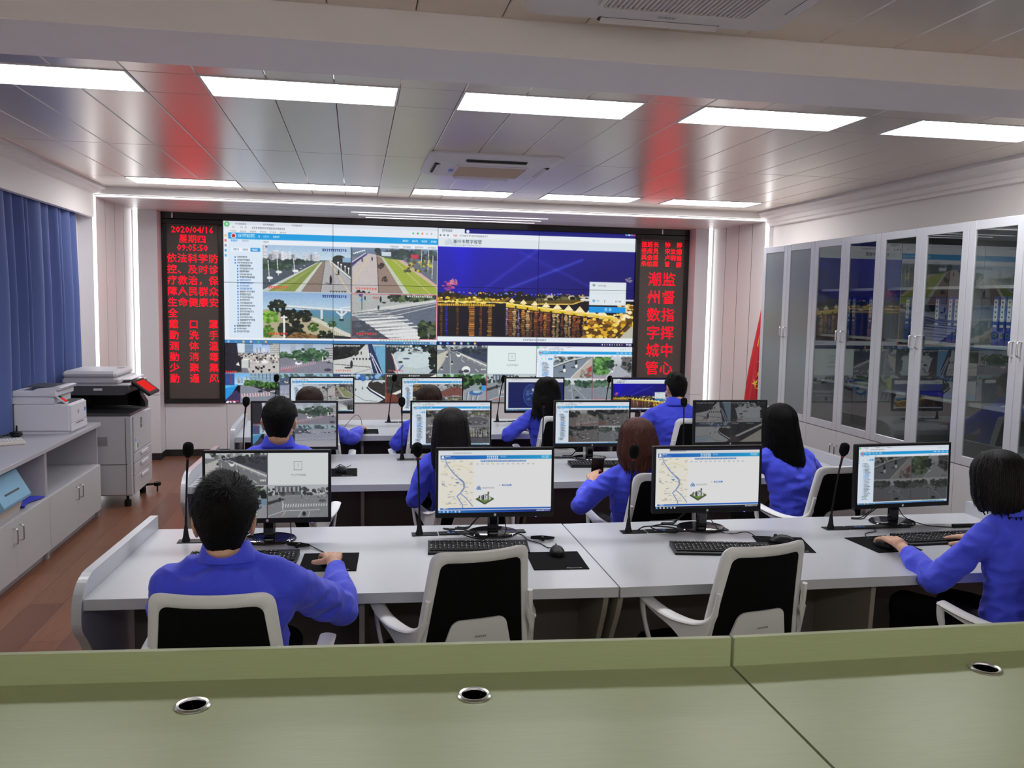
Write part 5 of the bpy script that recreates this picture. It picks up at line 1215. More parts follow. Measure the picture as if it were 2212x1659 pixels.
    MB().lathe([(0.025, 0.12), (0.025, 0.30), (0.018, 0.30), (0.018, 0.38), (0.05, 0.385), (0.05, 0.394)], 14).build('gas_lift', M['black'], t)
    st = MB().lathe([(0.03, 0.07), (0.045, 0.08), (0.04, 0.13), (0.026, 0.135)], 14)
    for k in range(5):
        a = 2 * PI * k / 5 + 0.3
        st.tube([(0.03 * math.cos(a), 0.03 * math.sin(a), 0.105), (0.28 * math.cos(a), 0.28 * math.sin(a), 0.075)], [0.024, 0.016], 8, True, [0.018, 0.012])
    st.build('star_base', M['chair_white'], t)
    for k in range(5):
        a = 2 * PI * k / 5 + 0.3
        c = MB(); c.M = Matrix.Translation((0.27 * math.cos(a), 0.27 * math.sin(a), 0.03)) @ Matrix.Rotation(a + 0.8, 4, 'Z') @ Matrix.Rotation(PI / 2, 4, 'Y')
        c.lathe([(0.012, -0.022), (0.03, -0.022), (0.03, -0.006), (0.012, -0.004), (0.012, 0.004), (0.03, 0.006), (0.03, 0.022), (0.012, 0.022)], 14)
        c.M = None
        c.tube([(0.27 * math.cos(a), 0.27 * math.sin(a), 0.03), (0.27 * math.cos(a), 0.27 * math.sin(a), 0.075)], 0.008, 8)
        c.build('caster', M['black'], t)
    return t
CH_GROUP = 'white office chairs with black mesh backs'
CHAIRS = [
    ('white mesh-back chair under the man at the front row', -0.385, 2.865, -6),
    ('empty white mesh-back chair before the keyboard and mouse pad with a bare mouse', 0.375, 3.22, 12),
    ('empty white mesh-back chair before the slanted keyboard, turned to the left', 1.42, 3.165, 12),
    ('white mesh-back chair under the woman at the front row', 2.56, 2.93, 14),
    ('white chair under the man sitting in the middle row', -0.40, 4.83, -5),
    ('white mesh-back chair under the straight dark-haired woman of the middle row', 0.62, 4.90, 6),
    ('white mesh-back chair under the reddish-haired woman of the middle row', 1.56, 4.50, 6),
    ('white mesh-back chair under the woman with very long black hair', 2.60, 4.60, 12),
    ('white chair under the brown-haired woman of the back row whose hand is on a mouse', -0.31, 6.53, 0),
    ('white chair under the short brown-haired woman of the back row', 0.56, 6.56, 2),
    ('white mesh-back chair under the wavy black-haired woman of the back row', 1.56, 6.72, 4),
    ('white mesh-back chair under the man of the back row', 2.58, 6.55, 4),
]
proto = None
for lab, x, y, a in CHAIRS:
    if proto is None:
        proto = chair_proto(); proto.location = (x, y, 0); proto.rotation_euler = (0, 0, R(a)); proto['label'] = lab
    else:
        dup(proto, lab, (x, y, 0), R(a), CH_GROUP)
# ------------------------------------------------------------------ monitors
def monitor(label, x, y, rz, fn, px, tilt=2.0, dim=True, wd=0.548, hang=0.0):
    t = thing('computer_monitor', label, 'monitor', (x, y, DZ), rz, 'black computer monitors')
    W, H = wd, 0.322
    TM = Matrix.Translation((0, 0, 0.095)) @ Matrix.Rotation(R(-tilt), 4, 'X')
    b = MB(); b.M = TM
    b.box(-W / 2, W / 2, 0.004, 0.032, 0, H, 0.004); b.box(-W / 2 + 0.08, W / 2 - 0.08, 0.032, 0.055, 0.04, H - 0.05, 0.012)
    b.build('housing', M['black'], t, 0)
    f = MB(); f.M = TM; s_, bt = 0.012, 0.022
    f.box(-W / 2, W / 2, -0.002, 0.004, H - s_, H, 0.001).box(-W / 2, W / 2, -0.002, 0.004, 0, bt, 0.001).box(-W / 2, -W / 2 + s_, -0.002, 0.004, bt, H - s_, 0.001).box(W / 2 - s_, W / 2, -0.002, 0.004, bt, H - s_, 0.001)
    f.build('bezel', M['black'], t, 0)
    sw, sh = W - 2 * s_, H - s_ - bt
    so = screen_object('screen', paint(fn, px, int(px * sh / sw)), sw, sh, M['screen_dim' if dim else 'screen'], t)
    so.data.transform(TM @ Matrix.Translation((0, 0.001, bt + sh / 2)))
    l = MB(); l.M = TM @ Matrix.Translation((0, -0.0022, bt / 2)) @ Matrix.Rotation(PI / 2, 4, 'X')
    l.lathe([(0.006, 0), (0.0062, 0.0004), (0.0001, 0.0004)], 14)
    l.build('maker_badge', M['steel'], t)
    pl_ = MB(); pl_.M = TM; pl_.box(W / 2 - 0.085, W / 2 - 0.079, 0.0, 0.006, -0.002, 0.001); pl_.build('power_light', M['led_blue'], t, 0)
    n = MB()
    n.box(-0.026, 0.026, 0.056, 0.080, 0.010, 0.20, 0.006); n.box(-0.022, 0.022, 0.0475, 0.0555, 0.012, 0.135, 0.004)
    n.build('neck', M['black_gloss'], t, 0)
    d = MB(); rings = []
    for q, z in ((1.0, 0.0005), (1.0, 0.006), (0.97, 0.010), (0.90, 0.0115), (0.02, 0.0118)):
        rings.append([(0.118 * q * math.cos(2 * PI * k / 36), 0.07 + 0.098 * q * math.sin(2 * PI * k / 36), z) for k in range(36)])
    d.rings(rings); d.build('stand_base', M['black_gloss'], t, 30)
    c = MB()
    c.tube(smooth_path([(-0.03, 0.06, 0.20), (-0.05, 0.09, 0.10), (-0.09, 0.14, 0.03), (-0.115, 0.15, 0.004), (-0.17, 0.165, 0.004)], 5), 0.0035, 6)
    c.tube(smooth_path([(0.0, 0.06, 0.22), (-0.045, 0.10, 0.11), (-0.08, 0.16, 0.03), (-0.11, 0.175, 0.004), (-0.16, 0.18, 0.004)], 5), 0.003, 6)
    c.build('cable', M['black'], t, 60)
    return t
def q4(*fs, red=None, sat=0.5, gain=0.95):
    def f(c): quad(c, fs, red); c.grey(sat, gain)
    return f
def br(*fs, bright=0.85, red=None):
    return lambda c: browser(c, fs, bright, red)
def mp_dark(c): mappage(c, True)
monitor('monitor split in four, with a highway and a pale error notice, front row', -0.382, 3.87, R(-2), q4(cam_highway, cam_error, cam_lot, cam_junction, sat=0.35), 250)
monitor('monitor with a river map, behind the empty chair beside the mouse pad', 0.633, 3.87, R(-2), mappage, 250)
monitor('monitor with a river map under a dark title bar, third along the front row', 1.662, 3.85, R(0), mp_dark, 250)
monitor('monitor with a web page of dark road pictures, before the front row woman', 2.70, 3.85, R(4), br(cam_scooter, cam_treelane, cam_avenue, cam_avenue2, bright=0.55), 230)
monitor('monitor with tree-lined roads and a car park, before the middle row man', -0.392, 5.76, R(-1), q4(cam_market, cam_treeroad, cam_bluestreet, cam_parking, sat=0.6), 170, wd=0.555)
monitor('monitor with grey yard pictures, before the straight-haired woman', 0.634, 5.76, R(-1), br(cam_yard, cam_yard, cam_gate, cam_gate, bright=0.8), 170)
monitor('monitor with busy junction pictures, before the reddish-haired woman', 1.619, 5.76, 0, br(cam_cross_a, cam_cross_b, cam_cross_b, cam_avenue, bright=0.75), 170)
monitor('monitor with four dark riverbank pictures, before the very long-haired woman', 2.641, 5.76, R(1), q4(cam_quay, cam_plaza, cam_curve, cam_wallpath, sat=0.45, gain=0.55), 170, wd=0.56)
monitor('monitor with embankment and crossing pictures, back row, printer side', -0.285, 7.60, 0, br(cam_promenade, cam_dyke, cam_crossing, cam_crossing, bright=0.95), 140)
monitor('monitor with yellow trees and a red ground, back row', 0.666, 7.60, 0, br(cam_yellowtrees, cam_redcourt, cam_yellowtrees, cam_yard, bright=0.95), 140)
monitor('monitor with a dark blue page and a globe, before the wavy-haired woman', 1.590, 7.60, 0, globepage, 140)
monitor('monitor with the lit bridge at night, before the back row man', 2.585, 7.60, 0, nightpage, 140)

# ------------------------------------------------------------------ desk socket strips and gooseneck microphones
def socket_strip(label, x, y, length, rz=0.0):
    t = thing('desk_socket_strip', label, 'socket strip', (x, y, DZ), rz, 'black socket strips set into the desks')
    MB().box(-0.035, 0.085, -0.03, 0.03, 0.0005, 0.004, 0.0015).build('plate', M['black'], t, 0)
    MB().box(0.09, length, -0.026, 0.026, 0.0005, 0.006, 0.0015).build('socket_cover', M['black'], t, 0)
    b = MB()
    for k in range(3): b.box(0.13 + 0.02 * k, 0.143 + 0.02 * k, -0.008, 0.004, 0.006, 0.0072)
    b.build('socket_mark', M['blue_mark'], t, 0)
    return t
def microphone(label, x, y, tx, ty, tz, z0=DZ + 0.0045):
    t = thing('gooseneck_microphone', label, 'microphone', (x, y, z0), 0, 'black gooseneck microphones')
    MB().lathe([(0.018, 0.0), (0.018, 0.004), (0.013, 0.02), (0.009, 0.05), (0.006, 0.07)], 16).build('base', M['black'], t)
    d = Vector((tx - x, ty - y, tz - z0))
    p = smooth_path([(0, 0, 0.06), (d.x * 0.2, d.y * 0.1, d.z * 0.35), (d.x * 0.6, d.y * 0.5, d.z * 0.65), (d.x, d.y, d.z - 0.06)], 6)
    MB().tube(p, [0.0052] * 4 + [0.0042] * (len(p) - 9) + [0.0055] * 5, 10).build('gooseneck', M['black'], t)
    h = MB(); ax = (p[-1] - p[-2]).normalized()
    Q = Vector((0, 0, 1)).rotation_difference(ax).to_matrix().to_4x4()
    h.M = Matrix.Translation(p[-1]) @ Q
    h.lathe([(0.008, -0.004), (0.012, 0.0), (0.021, 0.012), (0.0235, 0.026), (0.0235, 0.042), (0.021, 0.054), (0.013, 0.062), (0.002, 0.065)], 18)
    h.build('foam_cover', M['foam'], t)
    k = MB(); k.M = Matrix.Translation(p[-1]) @ Q; k.lathe([(0.0065, -0.014), (0.0075, -0.012), (0.0075, -0.006), (0.0065, -0.004)], 12)
    k.build('red_ring', mat_red_ring, t)
    return t
mat_red_ring = mat('dark red ring', (0.16, 0.008, 0.01), 0.4)
MICS = [('beside the front row man', -0.739, 3.949, -0.726, 3.95, 1.192, 0.24), ('in front of the first empty chair', 0.292, 3.951, 0.282, 3.95, 1.18, 0.50), ('left of the monitor with the dark title bar', 1.281, 3.882, 1.292, 3.87, 1.172, 0.50), ('on the desk left of the front row woman', 2.304, 3.835, 2.358, 3.85, 1.173, 0.42),
        ('beside the middle row man', -0.745, 5.98, -0.722, 5.96, 1.172, 0.24), ('left of the straight-haired woman, middle row', 0.312, 5.88, 0.309, 5.88, 1.177, 0.46), ('left of the reddish-haired woman, middle row', 1.289, 5.87, 1.293, 5.87, 1.182, 0.46), ('left of the monitor with four dark riverbank pictures', 2.33, 5.87, 2.325, 5.87, 1.171, 0.40),
        ('back row, next to the brown-haired woman', -0.69, 7.72, -0.68, 7.74, 1.172, 0.24), ('back row, left of the monitor with yellow trees', 0.29, 7.72, 0.333, 7.74, 1.176, 0.36), ('back row, left of the monitor with a globe', 1.27, 7.72, 1.318, 7.74, 1.171, 0.36), ('back row, left of the monitor with the lit bridge', 2.28, 7.72, 2.322, 7.74, 1.170, 0.36)]
for lab, x, y, tx, ty, tz, ln in MICS:
    socket_strip('black socket strip under the microphone ' + lab, x, y, ln)
    microphone('black gooseneck microphone ' + lab, x, y, tx, ty, tz)

# ------------------------------------------------------------------ keyboards, mouse pads, mice
def kb_proto():
    t = thing('keyboard', '', 'keyboard', (0, 0, 0), 0, 'black keyboards')
    W, D = 0.44, 0.142
    b = MB().prism([(-D / 2, 0.001), (D / 2, 0.001), (D / 2, 0.024), (D / 2 - 0.02, 0.024), (-D / 2 + 0.01, 0.013), (-D / 2, 0.010)], 0, -W / 2, W / 2)
    b.build('case', M['black'], t, 0)
    sl = math.atan2(0.011, D - 0.03)
    KM = Matrix.Translation((0, -D / 2 + 0.012, 0.0128)) @ Matrix.Rotation(sl, 4, 'X')
    def block(name, x0, x1, rows, n):
        k = MB(); k.M = KM; p = (x1 - x0) / n
        for r in range(rows):
            for i in range(n):
                if r == 0 and name == 'main_keys' and 3 < i < 9:
                    if i == 4: k.box(x0 + p * 4 + 0.001, x0 + p * 9 - 0.001, 0.001, 0.0155, 0, 0.006, 0.002)
                    continue
                k.box(x0 + p * i + 0.001, x0 + p * (i + 1) - 0.001, 0.001 + 0.0175 * r + (0.006 if r == 5 else 0), 0.0165 + 0.0175 * r + (0.006 if r == 5 else 0), 0, 0.006, 0.002)
        k.build(name, M['key'], t, 0)
        m = MB(); m.M = KM
        for r in range(1, rows):
            for i in range(n):
                if (i * 7 + r * 3) % 4: m.box(x0 + p * i + 0.004, x0 + p * i + 0.008, 0.009 + 0.0175 * r + (0.006 if r == 5 else 0), 0.0125 + 0.0175 * r + (0.006 if r == 5 else 0), 0.006, 0.0063)
        m.build('key_legends', M['white_mark'], t, 0)
    block('main_keys', -0.212, 0.075, 6, 15); block('navigation_keys', 0.082, 0.135, 6, 3); block('number_keys', 0.142, 0.212, 5, 4)
    MB().box(0.10, 0.118, -0.012, 0.004, 0.0185, 0.0195, 0.0004).build('maker_badge', M['white_mark'], t, 0)
    return t
M['key'] = mat('black key', (0.010, 0.010, 0.011), 0.45, spec=0.25)
KBS = [('black keyboard under the hands of the front row man', -0.455, 3.63, -3), ('black keyboard behind the first empty chair', 0.53, 3.675, -5), ('black keyboard set slantwise behind the second empty chair', 1.60, 3.53, -10), ('black keyboard under the screen of the front row woman', 2.72, 3.58, 2),
       ('black keyboard before the reddish-haired woman', 1.63, 5.55, -3), ('black keyboard before the middle row man', -0.42, 5.50, 0), ('black keyboard before the straight-haired woman', 0.63, 5.50, 0)]
proto = None
for lab, x, y, a in KBS:
    if proto is None:
        proto = kb_proto(); proto.location = (x, y, DZ); proto.rotation_euler = (0, 0, R(a)); proto['label'] = lab
    else: dup(proto, lab, (x, y, DZ), R(a), 'black keyboards')
def pad_proto():
    t = thing('mouse_pad', '', 'mouse pad', (0, 0, 0), 0, 'black mouse pads')
    MB().box(-0.115, 0.115, -0.125, 0.125, 0.0004, 0.0032, 0.001).build('mat', M['chair_mesh'], t, 0)
    m = MB(); add_text(m, 'Microsoft', 0.016, Matrix.Translation((0.055, -0.115, 0.0034)), 1)
    m.build('lettering', M['white_mark'], t, 0)
    return t
PADS = [('black mouse pad under the hand of the front row man', -0.105, 3.565, -3), ('black mouse pad with a bare mouse beside the first empty chair', 0.835, 3.475, -3), ('black mouse pad partly under the slanted keyboard', 1.93, 3.60, -14), ('black mouse pad under the hand of the front row woman', 2.40, 3.55, 4),
        None, ('small black mouse pad under the hand of the brown-haired woman, back row', 0.07, 7.18, 0)]
PADS[4] = ('black mouse pad with a mouse, right of the middle row man', -0.105, 5.46, 0)
proto = None
for lab, x, y, a in PADS:
    if proto is None:
        proto = pad_proto(); proto.location = (x, y, DZ); proto.rotation_euler = (0, 0, R(a)); proto['label'] = lab
    else: dup(proto, lab, (x, y, DZ), R(a), 'black mouse pads')
def mouse(label, x, y, z, rz, cable, coil=None):
    t = thing('computer_mouse', label, 'mouse', (x, y, z), R(rz), 'black computer mice')
    b = MB(); rings = []
    for q, zz in ((1.0, 0.001), (1.04, 0.010), (0.95, 0.022), (0.7, 0.032), (0.35, 0.037), (0.02, 0.038)):
        rings.append([(0.031 * q * math.cos(a) * (1 - 0.12 * math.sin(a)), 0.055 * q * math.sin(a) * (1 if zz < 0.02 else 0.92) - (0.006 if zz > 0.02 else 0), zz) for a in (2 * PI * k / 24 for k in range(24))])
    b.rings(rings); b.build('shell', M['black'], t)
    MB().lathe([(0.003, -0.003), (0.009, -0.003), (0.009, 0.003), (0.003, 0.003)], 12).build('wheel', M['dark_grey'], t).data.transform(Matrix.Translation((0, 0.028, 0.030)) @ Matrix.Rotation(PI / 2, 4, 'Y'))
    MB().box(-0.003, 0.003, 0.042, 0.048, 0.0225, 0.0245).build('maker_badge', M['white_mark'], t, 0)
    inv = Matrix.Rotation(-R(rz), 4, 'Z') @ Matrix.Translation((-x, -y, -z))
    c = MB(); c.M = inv
    c.tube(smooth_path(cable, 7), 0.0022, 6)
    if coil:
        cx, cy, ang, L = coil
        pts = []
        for k in range(60):
            a = 2 * PI * k / 15; q = 1 + 0.12 * math.sin(k * 1.7)
            u, v = L * math.cos(a) * q, L * 0.35 * math.sin(a) * q
            pts.append((cx + u * math.cos(ang) - v * math.sin(ang), cy + u * math.sin(ang) + v * math.cos(ang), DZ + 0.004 + 0.010 * k / 60 + 0.003 * math.sin(a * 0.5) ** 2))
        c.tube(pts, 0.0022, 6)
        c.tube([(cx - 0.012 * math.sin(ang) * 2, cy + 0.012 * math.cos(ang) * 2, DZ + 0.008), (cx + 0.012 * math.sin(ang) * 2, cy - 0.012 * math.cos(ang) * 2, DZ + 0.008)], 0.008, 8)
    c.build('cable', M['black'], t, 60)
    return t
zp = DZ + 0.0035; zc = DZ + 0.0035
mouse('mouse under the right hand of the front row man', -0.104, 3.525, zp, 4, [(-0.106, 3.58, DZ + 0.02), (-0.11, 3.66, zc), (-0.155, 3.74, zc), (-0.205, 3.81, zc + 0.004), (-0.25, 3.83, zc + 0.004), (-0.275, 3.87, zc), (-0.285, 3.93, zc + 0.02), (-0.29, 3.95, DZ + 0.12)], (-0.245, 3.81, -0.25, 0.045))
mouse('bare mouse on the mouse pad beside the first empty chair', 0.856, 3.56, zp, -4, [(0.86, 3.615, DZ + 0.02), (0.84, 3.66, zc), (0.82, 3.73, zc), (0.80, 3.76, zc), (0.775, 3.80, zc), (0.765, 3.88, zc), (0.72, 3.95, zc), (0.70, 3.95, DZ + 0.02), (0.69, 3.95, DZ + 0.12)], (0.845, 3.80, -0.1, 0.05))
mouse('mouse beside the slanted keyboard of the second empty chair', 1.93, 3.615, zp, 60, [(1.885, 3.64, DZ + 0.02), (1.86, 3.68, zc), (1.82, 3.74, zc + 0.02), (1.77, 3.79, zc), (1.73, 3.83, zc), (1.71, 3.92, DZ + 0.05), (1.705, 3.93, DZ + 0.12)])
mouse('mouse under the left hand of the front row woman', 2.372, 3.505, zp, 8, [(2.365, 3.562, DZ + 0.02), (2.385, 3.64, zc), (2.42, 3.72, zc), (2.50, 3.76, zc), (2.52, 3.84, zc)])
mouse('mouse on the pad right of the middle row man', -0.09, 5.46, zp, 20, [(-0.108, 5.515, DZ + 0.02), (-0.13, 5.58, zc), (-0.10, 5.66, zc + 0.01), (-0.06, 5.62, zc), (-0.03, 5.64, zc + 0.01)])
mouse('mouse under the right hand of the brown-haired woman, back row', 0.055, 7.20, zp, 0, [(0.055, 7.25, DZ + 0.02), (0.04, 7.32, zc + 0.09), (0.0, 7.36, zc + 0.11), (-0.06, 7.37, zc + 0.05), (-0.10, 7.36, zc)])
tag(MB().tube(smooth_path([(2.74, 3.97, DZ + 0.11), (2.76, 3.92, DZ + 0.03), (2.83, 3.84, zc), (2.92, 3.79, zc), (2.96, 3.79, zc)], 6), 0.0022, 6).tube([(2.94, 3.785, DZ + 0.0095), (3.07, 3.79, DZ + 0.0095)], 0.009, 8).tube([(2.95, 3.80, DZ + 0.0085), (3.05, 3.80, DZ + 0.0085)], 0.008, 8).build('usb_cable', M['black'], smooth=60),
    'bundled black cable on the white desk before the front row woman', 'cable')
tag(MB().tube(smooth_path([(1.33, 3.88, DZ + 0.012), (1.38, 3.93, DZ + 0.013), (1.46, 3.92, DZ + 0.014), (1.52, 3.88, DZ + 0.013), (1.50, 3.82, DZ + 0.010), (1.44, 3.83, DZ + 0.012), (1.40, 3.90, DZ + 0.018), (1.48, 3.95, DZ + 0.015), (1.56, 3.94, DZ + 0.01)], 6), 0.0032, 6).build('power_cable', M['black'], smooth=60),
    'tangled black cable over the socket strip beside the monitor with the dark title bar', 'cable')
tag(MB().tube(smooth_path([(0.46, 3.97, DZ + 0.012), (0.43, 4.02, DZ + 0.006), (0.41, 4.0, DZ + 0.012), (0.46, 3.93, DZ + 0.013), (0.52, 3.86, DZ + 0.006), (0.58, 3.82, DZ + 0.006), (0.55, 3.88, DZ + 0.012), (0.50, 3.95, DZ + 0.018), (0.44, 3.99, DZ + 0.012)], 6), 0.0032, 6).build('power_cable', M['black'], smooth=60),
    'tangled black cable over the socket strip behind the first empty chair', 'cable')
# ------------------------------------------------------------------ people
def vox(mb, name, size, smooth=4, wrinkle=0.0, freq=11.0, seed=0.0):
    """union of overlapping shapes as one smooth continuous surface"""
    me = mb.mesh('tmp', 0)
    o = bpy.data.objects.new('tmp', me); COL.objects.link(o)
    r = o.modifiers.new('r', 'REMESH'); r.mode = 'VOXEL'; r.voxel_size = size; r.use_smooth_shade = True
    if smooth:
        s = o.modifiers.new('s', 'SMOOTH'); s.factor = 0.5; s.iterations = smooth
    dg = bpy.context.evaluated_depsgraph_get(); dg.update()
    m2 = bpy.data.meshes.new_from_object(o.evaluated_get(dg)); m2.name = name
    bpy.data.objects.remove(o); bpy.data.meshes.remove(me)
    if wrinkle:
        n = len(m2.vertices)
        nr = np.empty(n * 3, np.float32); m2.vertex_normals.foreach_get('vector', nr); nr = nr.reshape(-1, 3)
        co = np.empty(n * 3, np.float32); m2.vertices.foreach_get('co', co); co = co.reshape(-1, 3)
        d = np.array([0.6 * noise.noise(Vector((p[0] * freq * 0.8 + seed, p[1] * freq * 0.8, p[2] * freq * 1.3))) + 0.75 * (1 - 2.6 * abs(noise.noise(Vector((p[0] * freq * 0.9 + p[2] * freq * 0.6 + seed + 7, p[1] * freq * 0.9, p[2] * freq * 1.5 - p[0] * freq * 0.5))))) for p in co])
        co += nr * (d * wrinkle)[:, None]
        m2.vertices.foreach_set('co', co.ravel()); m2.update()
    m2.polygons.foreach_set('use_smooth', [True] * len(m2.polygons))
    return m2

def fin(me, name, m, parent):
    me.materials.clear(); me.materials.append(m)
    return link(name, me, parent)

def ringpts(c, ax, fwv, rx, ry, n=20):
    """ellipse: rx along ax, ry along fwv"""
    return [c + ax * (rx * math.cos(2 * PI * k / n)) + fwv * (ry * math.sin(2 * PI * k / n)) for k in range(n)]

def hand(mb, wrist, d, up, side, curl=0.5, splay=1.0):
    """palm, four fingers and a thumb; d: pointing direction, up: back of the hand, side: +1 thumb towards +lateral"""
    d = d.normalized(); lat = d.cross(up).normalized(); up = lat.cross(d).normalized()
    w = Vector(wrist)
    mb.cap(w - d * 0.02, w + d * 0.012, 0.026, 0.025, 10)
    for i in range(4):
        o = (i - 1.5) * 0.0195
        k = w + d * (0.088 - 0.004 * abs(i - 1.4)) + lat * o + up * 0.004
        mb.cap(w + d * 0.008 + lat * o * 0.6, k, 0.0145, 0.0118, 8)
    order = [0.80, 0.95, 1.0, 0.92] if side > 0 else [0.92, 1.0, 0.95, 0.80]
    for i in range(4):
        o = (i - 1.5) * 0.0215
        p = w + d * (0.088 - 0.004 * abs(i - 1.4)) + lat * o + up * 0.004
        L = order[i]; ang = curl * 0.35
        f = (d + lat * (i - 1.5) * 0.10 * splay).normalized()
        rr = 0.0092
        for s, (ln, da) in enumerate(((0.044, 0.25), (0.027, 0.9), (0.021, 0.6))):
            q = p + (f * math.cos(ang) - up * math.sin(ang)) * ln * L
            mb.cap(p, q, rr, rr - 0.0007, 8); rr -= 0.0007
            p = q; ang += da * curl
    p = w + d * 0.022 + lat * side * 0.022 - up * 0.006
    for s, (ln, a) in enumerate(((0.042, 0.85), (0.030, 0.45), (0.024, 0.25))):
        q = p + (d * math.cos(a) + lat * side * math.sin(a) - up * 0.22).normalized() * ln
        mb.cap(p, q, 0.0135 - 0.0015 * s, 0.0122 - 0.0015 * s, 8); p = q

def lerp_rings(mb, st, n=22):
    mb.rings([ringpts(Vector(c), ax, fv, rx, ry, n) for c, ax, fv, rx, ry in st])

def hair_short(head, HM, seed, mtl, parent, th=1.0):
    """short cropped hair: a cap with a nape line, ears left free, covered in short blades"""
    r = random.Random(seed)
    NA, NE = 56, 22
    def low(a):     # a: 0 = front, pi = back; lowest elevation (radians) of the hair
        c = abs(a)
        if c < 0.9: return 0.62
        if c < 1.35: return 0.62 - (c - 0.9) / 0.45 * 0.50
        if c < 1.85: return 0.12 + 0.10 * math.sin((c - 1.35) / 0.5 * PI)
        if c < 2.2: return 0.12 - (c - 1.85) / 0.35 * 0.72
        return -0.60 - 0.12 * (c - 2.2)
    def surf(a, e, extra=0.0):
        v = Vector((math.sin(a) * math.cos(e) * 0.0785, math.cos(a) * math.cos(e) * 0.097, math.sin(e) * 0.098 + 0.022))
        bk = max(0, -math.cos(a))
        if e < 0:   # tapers in to the neck
            v.y *= 1 - 0.28 * bk * min(1, -e / 0.7) ; v.x *= 1 - 0.16 * min(1, -e / 0.7)
            v.z -= 0.035 * min(1, -e / 0.7)
        n = (v - Vector((0, 0, 0.02))).normalized()
        t = (0.0125 + 0.0135 * max(0, math.sin(e)) ** 0.7 if e > 0 else 0.0125 + 0.007 * e / 0.7) * th
        t += 0.003 * noise.noise(Vector((a * 3 + seed, e * 5, seed)))
        return v + n * (t + extra), n
    rings = []
    for j in range(NE + 1):
        ring = []
        for k in range(NA):
            a = -PI + 2 * PI * k / NA; l = low(a); e = l + (PI / 2 * 0.995 - l) * (j / NE)
            ring.append(surf(a, e)[0])
        rings.append(ring)
    inner = []
    for j in range(NE, -1, -1):
        inner.append([surf(-PI + 2 * PI * k / NA, low(-PI + 2 * PI * k / NA) + (PI / 2 * 0.995 - low(-PI + 2 * PI * k / NA)) * (j / NE), -0.012)[0] for k in range(NA)])
    mb = MB(); mb.M = HM
    mb.rings(rings + inner + [rings[0]], cap=False)
    wa, we = PI - 0.35, 0.72     # the whorl
    W = surf(wa, we)[0]
    for q in range(2600):
        a = r.uniform(-PI, PI); l = low(a); e = l + (PI / 2 - l) * r.random() ** 0.8
        p, n = surf(a, e, -0.002)
        dv = p - W; dv -= n * dv.dot(n)
        if dv.length < 1e-4: continue
        dv.normalize(); sw = n.cross(dv) * 0.45
        dv = (dv + sw + Vector((r.uniform(-.35, .35), r.uniform(-.35, .35), r.uniform(-.35, .2)))).normalized()
        ln = (0.014 + 0.014 * max(0, math.sin(e))) * r.uniform(0.6, 1.25) * th
        if e < 0.1: ln *= 0.6
        s = dv.cross(n).normalized() * 0.0016
        lift = 0.22 if e > 0.5 else 0.08
        m = p + dv * ln * 0.55 + n * ln * lift * 0.7; tp = p + dv * ln + n * ln * lift
        mb.add([p - s, p + s, m + s * 0.8, m - s * 0.8, tp], [(0, 1, 2, 3), (3, 2, 4)])
    return mb.build('hair', mtl, parent, 60)

